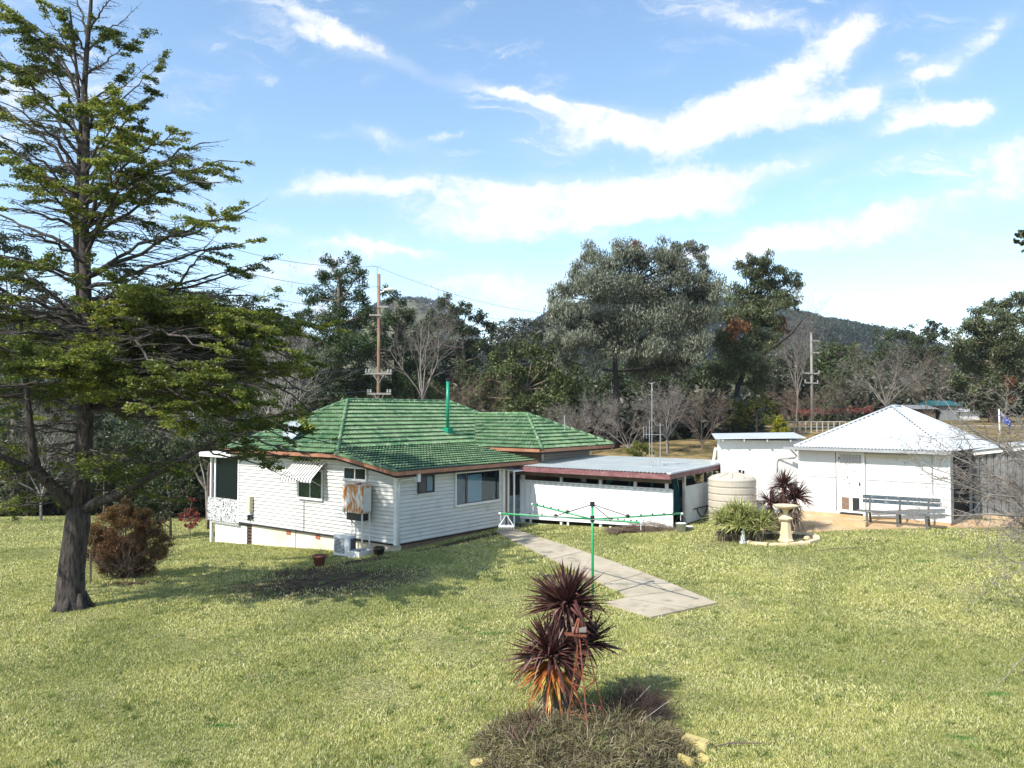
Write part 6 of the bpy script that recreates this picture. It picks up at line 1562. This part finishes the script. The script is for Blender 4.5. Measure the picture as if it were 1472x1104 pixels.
    T_('red_hedge', 'long low dull red hedge beyond the garden fence right of the power pole', 'hedge', 60, [(1205, 612), (1205, 600), (1205, 595)], .06,
       [(1145 + i * 13, 591 + (i % 2) * 2 - i * .3, 9) for i in range(9)], 'red_leaf', 'twig_brown', (.11, .06), .45, squash=.7)
    T_('dark_shrub', 'dark leafy shrub seen under the right end of the carport roof', 'shrub', 36, [(1012, 690), (1012, 680), (1012, 675)], .05,
       [(990, 675, 12), (1005, 672, 12), (1022, 675, 12), (1000, 686, 12), (1018, 688, 12)], 'dark_leaf', 'bark_brown', (.12, .07), 1.2)
    # left side behind the cedar
    L = [(66, 420, 468, 'shaggy dark evergreen at the left of the tall conifer', 'grey_leaf', [(395, 470, 22), (420, 460, 20), (430, 480, 22), (400, 500, 28), (430, 515, 30), (405, 540, 32), (440, 560, 30), (395, 575, 30)]),
         (60, 345, 445, 'dark evergreen whose top shows behind the right side of the cedar', 'dark_leaf', [(300, 425, 18), (325, 430, 20), (350, 440, 22), (375, 450, 20), (310, 455, 26), (345, 470, 30), (375, 485, 26), (320, 500, 32), (360, 520, 32), (335, 550, 34), (375, 560, 30), (300, 560, 30), (345, 600, 34)]),
         (56, 235, 440, 'dark evergreen hidden behind the middle of the cedar', 'dark_leaf', [(185, 415, 16), (210, 418, 20), (240, 422, 22), (270, 425, 20), (200, 450, 28), (245, 455, 30), (280, 465, 26), (215, 495, 32), (260, 505, 32), (195, 540, 32), (240, 555, 34), (280, 545, 30), (225, 600, 34), (270, 605, 32)]),
         (52, 125, 450, 'dark evergreen directly behind the cedar trunk', 'dark_leaf', [(90, 440, 22), (125, 430, 24), (155, 440, 24), (75, 480, 28), (120, 480, 32), (160, 490, 30), (90, 530, 34), (140, 540, 34), (80, 585, 34), (130, 600, 36), (170, 580, 30)]),
         (50, 20, 400, 'dark evergreen at the far left edge behind the cedar', 'dark_leaf', [(5, 350, 24), (35, 365, 22), (-15, 370, 26), (15, 400, 30), (50, 410, 24), (-10, 440, 34), (35, 450, 34), (0, 500, 38), (45, 510, 34), (10, 560, 38), (50, 570, 34), (20, 615, 34)]),
         (47, 40, 640, 'low dark bush at the left edge of the lawn', 'dark_leaf', [(5, 640, 30), (50, 650, 28), (90, 660, 26), (20, 680, 24), (65, 690, 22)]),
         (46, 150, 650, 'low dark bush behind the cedar trunk', 'dark_leaf', [(140, 640, 30), (180, 650, 28), (215, 640, 26), (160, 680, 24), (200, 690, 24)]),
         (34, 245, 700, 'dark shrub between the brown bush and the verandah', 'dark_leaf', [(215, 700, 20), (240, 695, 22), (262, 705, 18), (225, 725, 20), (250, 728, 20), (272, 735, 14), (232, 748, 16), (205, 720, 14)]),
         (38, 300, 660, 'tall dark shrub beside the verandah corner', 'dark_leaf', [(290, 640, 26), (320, 640, 24), (275, 670, 22), (300, 620, 26), (330, 610, 26), (262, 640, 24)]),
         (70, 610, 560, 'dark bushy evergreen behind the middle of the green roof', 'dark_leaf', [(585, 565, 26), (615, 570, 28), (640, 575, 24), (600, 595, 26), (630, 600, 26), (560, 590, 26), (530, 585, 28)]),
         (54, 470, 580, 'dark evergreen just behind the left hip of the roof', 'dark_leaf', [(420, 570, 28), (450, 580, 28), (480, 585, 26), (400, 600, 30), (430, 610, 28), (395, 560, 28), (370, 590, 30)])]
    for i, (Y, x, yt, lab, mt, lb) in enumerate(L):
        xs = sorted(a for a, _, _ in lb); by = max(b for _, b, _ in lb)
        T_('evergreen_tree' if yt < 600 else 'evergreen_shrub', lab, 'tree' if yt < 600 else 'shrub', Y, [(x, by + 30), (x, by), (x, (by + yt) / 2)], .22 if yt < 600 else .06, lb, mt, 'bark_brown', (.28, .14) if Y > 42 else (.15, .08), 1.0 if Y > 42 else 1.9, seed=i)
    T_('red_shrub', 'small red leaved shrub against the verandah post', 'shrub', 33.5, [(273, 770), (273, 755), (272, 745)], .03,
       [(272, 735, 9), (265, 745, 9), (278, 748, 9), (270, 757, 9), (282, 738, 7), (276, 720, 7)], 'red_leaf', 'twig_brown', (.10, .06), .9)
    # bare trees
    bare_tree('dead_tree', 'tall pale leafless tree right of the brown power pole', 'tree', 56, (608, 620), (607, 418), 6, 42, .11, 'twig_grey', 3, seed=3, kids=3, fork=.45)
    B = [(44, (905, 660), (900, 585), 50, 'twig_grey', 'leafless grey shrub just right of the charred trunk'), (43, (960, 665), (955, 562), 45, 'twig_grey', 'leafless shrub behind the antenna mast'),
         (44, (1010, 660), (1005, 572), 45, 'twig_brown', 'leafless brown shrub behind the right end of the carport'), (46, (850, 650), (850, 575), 40, 'twig_grey', 'leafless grey shrub left of the charred trunk'),
         (47, (820, 650), (812, 590), 35, 'twig_grey', 'pale twiggy shrub behind the right hip of the roof'), (48, (670, 600), (672, 545), 45, 'twig_brown', 'reddish twiggy shrub behind the flue pipe'),
         (46, (1150, 640), (1150, 560), 45, 'twig_brown', 'leafless brown shrub behind the golden conifer'), (60, (1275, 600), (1270, 500), 52, 'twig_grey', 'broad leafless grey tree behind the pyramid roof apex'),
         (64, (1335, 600), (1330, 515), 45, 'twig_brown', 'leafless brown tree right of the pyramid roof apex'), (58, (1215, 610), (1215, 545), 45, 'twig_brown', 'leafless tree between the slender power pole and the pyramid roof'),
         (62, (415, 560), (418, 425), 40, 'twig_grey', 'bare grey tree poking above the trees between the cedar and the tall conifer'), (46, (405, 620), (400, 470), 60, 'twig_pale', 'pale leafless tree behind the cedar right side'),
         (44, (300, 690), (290, 560), 70, 'twig_grey', 'grey leafless tree seen through the lower cedar branches'), (42, (60, 720), (60, 600), 70, 'twig_grey', 'grey leafless tree low at the left edge'),
         (60, (1145, 600), (1150, 440), 20, 'twig_grey', 'bare thin topped tree beside the second eucalyptus')]
    for i, (Y, b_, tp, sp, mt, lab) in enumerate(B):
        small = b_[1] - tp[1] < 100
        bare_tree('bare_shrub' if small else 'bare_tree', lab, 'shrub' if small else 'tree', Y, b_, tp, 6 if small else 7, sp, .05 if small else .10, mt, 3, seed=30 + i, kids=3, fork=.12 if small else .25)
    # brown bush right of the cedar trunk
    b = gp(186, 832)
    T_('brown_bush', 'rounded rusty brown bush right of the cedar trunk', 'bush', b.y, [(186, 832), (186, 815), (186, 800)], .05,
       [(150, 758, 22), (172, 742, 22), (200, 748, 20), (222, 765, 18), (140, 785, 18), (165, 780, 24), (195, 780, 24), (222, 790, 18), (155, 808, 18), (185, 808, 22), (212, 812, 16), (180, 730, 14), (235, 778, 12), (160, 738, 12), (205, 735, 12), (230, 795, 12), (135, 800, 12), (175, 795, 24), (200, 765, 22), (150, 775, 18)], 'rust_leaf', 'twig_brown', (.055, .030), 2.2, sub=.45, depth=.7)
    rr = random.Random(77); segs = []
    bb = bpy.data.objects['brown_bush']
    for i in range(46):
        d = Vector((rr.gauss(0, .7), rr.gauss(0, .6), rr.uniform(.5, 1.2))).normalized(); grow(segs, b + Vector((rr.gauss(0, .12), rr.gauss(0, .1), 0)), d, rr.uniform(.9, 1.5), .016, 2, rr, None, .15, .03, .5, .5, 4, 2)
    segmesh('twigs', segs, M['twig_brown'], bb, 3)
    # old stakes next to it
    for px, py, tx, ty, lab in ((130, 838, 130, 795, 'weathered short stake at the left of the brown bush'), (163, 832, 141, 800, 'leaning pale stick in front of the brown bush')):
        p = gp(px, py); m = MB(); m.tube([p, at(tx, ty, p.y)], .035 if px == 130 else .02, 6); tag(part('garden_stake', m, M['pole_grey'] if px != 130 else M['bark_brown'], None), lab, 'stake')
    # off-frame trees at the right
    rr = random.Random(4); Y = 14.5; base = at(1640, 900, Y); base.z = gz(base.x, Y)
    t = thing('bare_tree', base, 'leafless grey tree reaching thin tangled branches in from the right edge', 'tree')
    f = base + Vector((0, 0, 1.2)); segs = [(base, f, .16, .14)]
    for tip, dy, r in (((1380, 640), .3, .05), ((1372, 600), -.2, .05), ((1360, 690), .6, .05), ((1365, 740), .2, .045), ((1395, 615), 1.0, .05), ((1420, 700), -.6, .05), ((1440, 590), .4, .05), ((1440, 760), .4, .03), ((1345, 670), .8, .03), ((1370, 655), 1.6, .04), ((1400, 720), 1.2, .04), ((1430, 640), -1.0, .04), ((1460, 800), -.4, .03)):
        e = at(tip[0], tip[1], Y + dy); s = f + Vector((0, 0, rr.uniform(-.1, 1.0))); n = 9; p = s; prev = None
        sag = rr.uniform(-.04, .05)
        for i in range(n):
            q = s.lerp(e, (i + 1) / n) + Vector((rr.gauss(0, .045), rr.gauss(0, .045), rr.gauss(0, .05) + sag * 4 * (i + 1) / n * (1 - (i + 1) / n) * 3)); r0 = r * (1 - .85 * i / n) * .75; segs.append((p, q, r0 + .004, r0 * .9 + .003))
            if i > 1:
                for _ in range(2):
                    d = ((q - p).normalized() + Vector((rr.gauss(0, .6), rr.gauss(0, .6), rr.gauss(0, .6)))).normalized(); grow(segs, q, d, rr.uniform(.35, .95), r0 * .5 + .004, 2, rr, None, .26, .0, .75, .55, 4, 2)
            p = q
    e1 = at(1425, 978, 11.5); s1 = at(1480, 940, 11.6); grow(segs, s1, (e1 - s1).normalized(), (e1 - s1).length, .010, 1, rr, None, .12, 0, .5, .35, 6, 1); segs.append((f, s1, .03, .012))
    segmesh('branches', segs, M['twig_grey'], t, 4)
    Y = 17.0
    T_('evergreen_tree', 'evergreen tree outside the right edge with one leafy branch tip showing high up', 'tree', Y, [(1700, 850), (1690, 500), (1680, 250)], .2,
       [(1466, 336, 7), (1463, 348, 8), (1475, 340, 10), (1480, 362, 8), (1490, 330, 14), (1560, 330, 60), (1650, 250, 80), (1640, 400, 80), (1740, 330, 80)], 'dark_leaf', 'bark_brown', (.09, .05), .6)
back_trees()

# -- far woods and hills -----------------------------------------------------
def hills():
    def hill(name, lab, px0, px1, prof, Y, mat, trees=0, seed=0, dens=1.):
        xs = np.linspace(px0, px1, 60); py = np.interp(xs, [p[0] for p in prof], [p[1] for p in prof]); rg = np.random.default_rng(seed)
        top = [at(x, y, Y) for x, y in zip(xs, py)]; m = MB(); n = len(top)
        rows = 9
        for j in range(rows):
            f = j / (rows - 1); ang = f * math.pi
            for p in top:
                h = p.z + 8; m.v.append((p.x, Y - math.cos(ang) * Y * .28, -8 + h * math.sin(ang) ** 1.0))
        m.f = [(j * n + i, j * n + i + 1, (j + 1) * n + i + 1, (j + 1) * n + i) for j in range(rows - 1) for i in range(n - 1)]
        o = part(name, m, mat, None, smooth=True); tag(o, lab, 'hill', kind='structure')
        if trees:
            a = rg.random(trees) * (n - 1); i0 = a.astype(int); fr_ = a - i0; ang = rg.uniform(.06, .62, trees) * math.pi
            tx = np.array([top[i].x for i in i0]) * (1 - fr_) + np.array([top[i + 1].x for i in i0]) * fr_
            tz = np.array([top[i].z for i in i0]) * (1 - fr_) + np.array([top[i + 1].z for i in i0]) * fr_
            C = np.c_[tx, Y - np.cos(ang) * Y * .28, -8 + (tz + 8) * np.sin(ang)]
            s = min(Y, 620) / 500. * 3.4; k = 60; off = rg.normal(size=(trees, k, 3)); off /= np.linalg.norm(off, axis=2, keepdims=True); off *= (rg.random((trees, k, 1)) ** .4) * s * rg.uniform(.6, 1.25, (trees, 1, 1)); off[:, :, 2] = np.abs(off[:, :, 2]) * .9
            V = leafquads((C[:, None] + off).reshape(-1, 3), s * .34, s * .22)
            o = npmesh('distant_woodland', V, 4, M['far_leaf']); tag(o, lab.replace('hill', 'woodland on the hill', 1) if 'hill' in lab else lab, 'woodland', kind='stuff')
    hg = surf('far_grass_hill', (.09, .11, .045), (.14, .14, .065), .01, .95); M['hillg'] = hg
    hd = surf('far_forest_floor', (.03, .04, .025), (.05, .06, .035), .02, .95)
    hill('hill', 'distant green grassy hill showing beside the brown power pole', 430, 760, [(430, 540), (520, 485), (552, 448), (575, 438), (610, 435), (635, 442), (670, 470), (700, 500), (760, 540)], 900, hg, 1100, 1)
    hill('hill', 'distant dark wooded hill right of the eucalypts', 640, 1330, [(640, 540), (730, 500), (780, 462), (830, 445), (900, 438), (960, 434), (1030, 440), (1080, 450), (1150, 467), (1200, 476), (1245, 489), (1290, 512), (1330, 540)], 560, hd, 5200, 2)
    hill('hill', 'low wooded rise behind the left trees', -260, 480, [(-260, 500), (0, 470), (150, 450), (300, 455), (400, 470), (480, 520)], 300, hd, 2200, 3)
    hill('hill', 'low wooded rise closing the view on the right', 1230, 1800, [(1230, 550), (1300, 520), (1400, 500), (1500, 490), (1800, 480)], 300, hd, 1500, 4)
    # middle distance woodland mass
    rg = np.random.default_rng(9)
    def wood(lab, x0, x1, Y0, Y1, n, hgt, mat, s=1.6):
        Y = rg.uniform(Y0, Y1, n); px = rg.uniform(x0, x1, n); X = (px - 736) / F * Y; Z = gzv(X, Y); C = []
        for i in range(n):
            h = hgt * rg.uniform(.6, 1.1)
            for j in range(7): C.append((X[i] + rg.normal() * 1.3, Y[i] + rg.normal() * 1.3, Z[i] + h * (.15 + .12 * j) + rg.normal() * .3))
        C = np.array(C); k = 70; off = rg.normal(size=(len(C), k, 3)); off /= np.linalg.norm(off, axis=2, keepdims=True); off *= rg.random((len(C), k, 1)) ** .45 * s
        o = npmesh('woodland', leafquads((C[:, None] + off).reshape(-1, 3), .5, .26), 4, M[mat]); tag(o, lab, 'woodland', kind='stuff')
    wood('dark evergreen wood closing the view behind the cedar and house', -60, 720, 72, 112, 230, 10.2, 'dark_leaf', 1.9)
    wood('dark wood behind the eucalypts and bare shrubs', 690, 1240, 78, 120, 150, 8.0, 'dark_leaf', 1.9)
    wood('scrubby trees on the rise behind the pyramid roofed shed', 1230, 1560, 100, 128, 60, 9., 'grey_leaf', 1.9)
    wood('low dark scrub in the hollow left of the house', -80, 330, 49, 64, 90, 4.2, 'dark_leaf', 1.3)
    wood('dense scrub and trees on the rise just right of the pyramid roof', 1180, 1560, 80, 96, 60, 4.5, 'grey_leaf', 1.4)
    wood('low brown scrub behind the house and carport', 560, 1060, 52, 66, 60, 2.6, 'grey_leaf', 1.1)
hills()

# ------------------------------------------------------------------ sky, sun, camera
SUN_AZ = R(41.5)     # direction the shadows run, measured from +x towards +y
SUN_EL = R(44)
CLOUDS = [  # centre (a,b) from photo pixels, length, width (px), angle deg (up right positive), weight
    (1000, 172, 230, 40, 8, 1.0), (1130, 110, 140, 34, 32, .95), (760, 135, 130, 16, -14, .9), (860, 170, 130, 26, -16, .9), (1215, 50, 60, 34, 55, .7),
    (1060, 20, 110, 34, -5, .7), (900, 262, 300, 30, 6, .72), (720, 305, 170, 34, 8, .65), (930, 300, 200, 20, 8, .5), (500, 265, 120, 26, 8, .7), (560, 195, 70, 20, -25, .55), (470, 195, 60, 12, 5, .5),
    (505, 60, 120, 20, -22, .85), (455, 20, 80, 16, -28, .6), (375, 100, 50, 24, -20, .45), (1440, 222, 110, 36, 8, .8), (1300, 305, 300, 34, 13, .8), (1150, 350, 240, 26, 5, .65), (1290, 425, 420, 34, 2, .6),
    (1330, 165, 80, 22, 12, .55), (1290, 240, 60, 18, 20, .55), (1420, 50, 70, 26, 40, .7), (1340, 102, 40, 16, 10, .6), (1400, 160, 40, 14, 10, .6), (1300, 185, 60, 14, 15, .6), (1250, 150, 30, 16, 60, .5), (1180, 170, 70, 22, 10, .5), (1340, 100, 50, 20, 20, .45), (640, 200, 40, 10, 0, .45), (550, 363, 60, 9, -6, .75), (470, 350, 60, 14, 0, .4), (700, 400, 200, 40, -8, .5), (420, 390, 150, 26, 8, .55), (740, 430, 140, 34, -5, .5),
    (20, 190, 120, 90, 0, .5), (250, 150, 60, 24, 0, .4), (1240, 130, 60, 22, 30, .5), (620, 270, 180, 22, -4, .5), (1050, 260, 200, 24, 12, .6), (300, 60, 60, 20, 10, .3), (820, 320, 180, 26, 8, .55), (960, 90, 60, 16, 15, .4), (1380, 160, 60, 16, 25, .5), (650, 20, 80, 14, 20, .3)]
def world():
    w = bpy.data.worlds.new('World'); SC.world = w; w.use_nodes = True; w.node_tree.nodes.clear(); T = NT(w.node_tree)
    out = T.n('ShaderNodeOutputWorld'); bg = T.n('ShaderNodeBackground')
    sky = T.n('ShaderNodeTexSky'); sky.sky_type = 'NISHITA'; sky.sun_disc = False; sky.sun_elevation = SUN_EL
    sd = (-math.cos(SUN_AZ), -math.sin(SUN_AZ)); sky.sun_rotation = math.atan2(sd[0], sd[1])
    sky.air_density = 1.0; sky.dust_density = .6; sky.ozone_density = .9; sky.altitude = 500
    tc = T.n('ShaderNodeTexCoord'); sx = T.n('ShaderNodeSeparateXYZ'); T.l(tc.outputs['Generated'], sx.inputs[0])
    yy = T.math('MAXIMUM', T.math('ABSOLUTE', sx.outputs[1]), .08)
    a = T.math('DIVIDE', sx.outputs[0], yy); b = T.math('DIVIDE', sx.outputs[2], yy)
    cb = T.n('ShaderNodeCombineXYZ'); T.l(a, cb.inputs[0]); T.l(b, cb.inputs[1]); v = cb.outputs[0]
    mp = T.n('ShaderNodeMapping'); mp.inputs['Scale'].default_value = (5, 13, 1); mp.inputs['Rotation'].default_value = (0, 0, -.12); T.l(v, mp.inputs[0])
    n1 = T.noise(mp.outputs[0], 1.0, 9, .62, .5); n2 = T.noise(v, 26, 6, .7, .6); n3 = T.noise(v, 4, 5, .6, .3)
    # warp the coordinate so that cloud masses have ragged outlines
    wn = T.n('ShaderNodeTexNoise'); wn.inputs['Scale'].default_value = 7; wn.inputs['Detail'].default_value = 7; wn.inputs['Roughness'].default_value = .65; T.l(v, wn.inputs['Vector'])
    ws = T.n('ShaderNodeVectorMath', operation='SUBTRACT'); T.l(wn.outputs['Color'], ws.inputs[0]); ws.inputs[1].default_value = (.5, .5, .5)
    wm = T.n('ShaderNodeVectorMath', operation='SCALE'); T.l(ws.outputs[0], wm.inputs[0]); wm.inputs['Scale'].default_value = .07
    wa = T.n('ShaderNodeVectorMath', operation='ADD'); T.l(v, wa.inputs[0]); T.l(wm.outputs[0], wa.inputs[1]); vw = wa.outputs[0]
    tot = None
    for (px, py, rx, ry, ang, wt) in CLOUDS:
        r = ray(px, py); ca, cbb = r[0] / r[1], r[2] / r[1]
        m = T.n('ShaderNodeMapping', vector_type='TEXTURE'); m.inputs['Location'].default_value = (ca, cbb, 0); m.inputs['Rotation'].default_value = (0, 0, R(ang)); m.inputs['Scale'].default_value = (rx * .88 / F, ry * .78 / F, 1); T.l(vw, m.inputs[0])
        ln = T.n('ShaderNodeVectorMath', operation='DOT_PRODUCT'); T.l(m.outputs[0], ln.inputs[0]); T.l(m.outputs[0], ln.inputs[1])
        g = T.math('MULTIPLY', T.math('EXPONENT', T.math('MULTIPLY', ln.outputs['Value'], -.9)), wt)
        tot = g if tot is None else T.math('ADD', tot, g)
    tot = T.math('MINIMUM', tot, 1.05)
    dens = T.math('ADD', tot, T.math('ADD', T.math('MULTIPLY', T.math('SUBTRACT', n1, .5), 1.9), T.math('MULTIPLY', T.math('SUBTRACT', n2, .5), 1.1)))
    core = T.ramp(dens, .30, 1.0)
    veil = T.math('MULTIPLY', T.ramp(T.math('ADD', tot, T.math('SUBTRACT', n3, .5)), .05, .9), .30)
    cl = T.math('MAXIMUM', core, veil)
    low = T.ramp(b, .22, .02); cl = T.math('MAXIMUM', cl, T.math('MULTIPLY', low, .2))
    mp2 = T.n('ShaderNodeMapping'); mp2.inputs['Scale'].default_value = (6, 22, 1); mp2.inputs['Rotation'].default_value = (0, 0, -.25); T.l(vw, mp2.inputs[0])
    st = T.ramp(T.noise(mp2.outputs[0], 1.0, 10, .70, .8), .47, .72); pat = T.ramp(T.noise(v, 4.3, 3, .5), .42, .60)
    cl = T.math('MAXIMUM', cl, T.math('MULTIPLY', T.math('MULTIPLY', st, pat), .85))
    sat = T.n('ShaderNodeHueSaturation'); sat.inputs['Saturation'].default_value = SKY_SAT; sat.inputs['Hue'].default_value = .494; sat.inputs['Value'].default_value = SKY_VAL; T.l(sky.outputs[0], sat.inputs['Color'])
    col = T.mix(T.math('MULTIPLY', cl, .93), sat.outputs[0], c4(CLOUD_C))
    T.l(col, bg.inputs[0]); bg.inputs[1].default_value = SKY_STR; T.l(bg.outputs[0], out.inputs[0])
SKY_SAT, SKY_VAL, SKY_STR = 1.04, 1.80, .10
CLOUD_C = (7.4, 7.5, 7.7)
world()
sun = bpy.data.lights.new('sun', 'SUN'); sun.energy = 4.7; sun.angle = R(.5); sun.color = (1, .955, .88)
so = bpy.data.objects.new('sun', sun); COL.objects.link(so)
dv = Vector((math.cos(SUN_AZ) * math.cos(SUN_EL), math.sin(SUN_AZ) * math.cos(SUN_EL), -math.sin(SUN_EL)))
so.rotation_euler = dv.to_track_quat('-Z', 'Y').to_euler(); so.location = (-30, -30, 40)
cam = bpy.data.cameras.new('camera'); cam.sensor_width = 36; cam.lens = F / 1472 * 36; cam.clip_end = 3000; cam.clip_start = .1
co = bpy.data.objects.new('camera', cam); COL.objects.link(co); co.location = (0, 0, CZ); co.rotation_euler = (R(90) + PITCH, 0, 0)
SC.camera = co
SC.view_settings.view_transform = 'Standard'; SC.view_settings.look = 'None'; SC.view_settings.exposure = .60; SC.view_settings.gamma = 1.0
SC.render.resolution_x = 1024; SC.render.resolution_y = 768
SC.cycles.max_bounces = 6; SC.cycles.transparent_max_bounces = 8

def haze():
    m, T, out = new_mat('haze_air')
    v = T.n('ShaderNodeVolumePrincipled'); v.inputs['Color'].default_value = (.80, .88, 1.0, 1); v.inputs['Density'].default_value = HAZE; v.inputs['Anisotropy'].default_value = .2
    T.l(v.outputs[0], out.inputs['Volume'])
    mb = MB(); mb.box(-1500, 1500, -200, 1250, -45, 140); o = part('haze', mb, m); tag(o, 'thin pale air softening the far hills', 'haze', kind='stuff')
HAZE = .0002
haze()
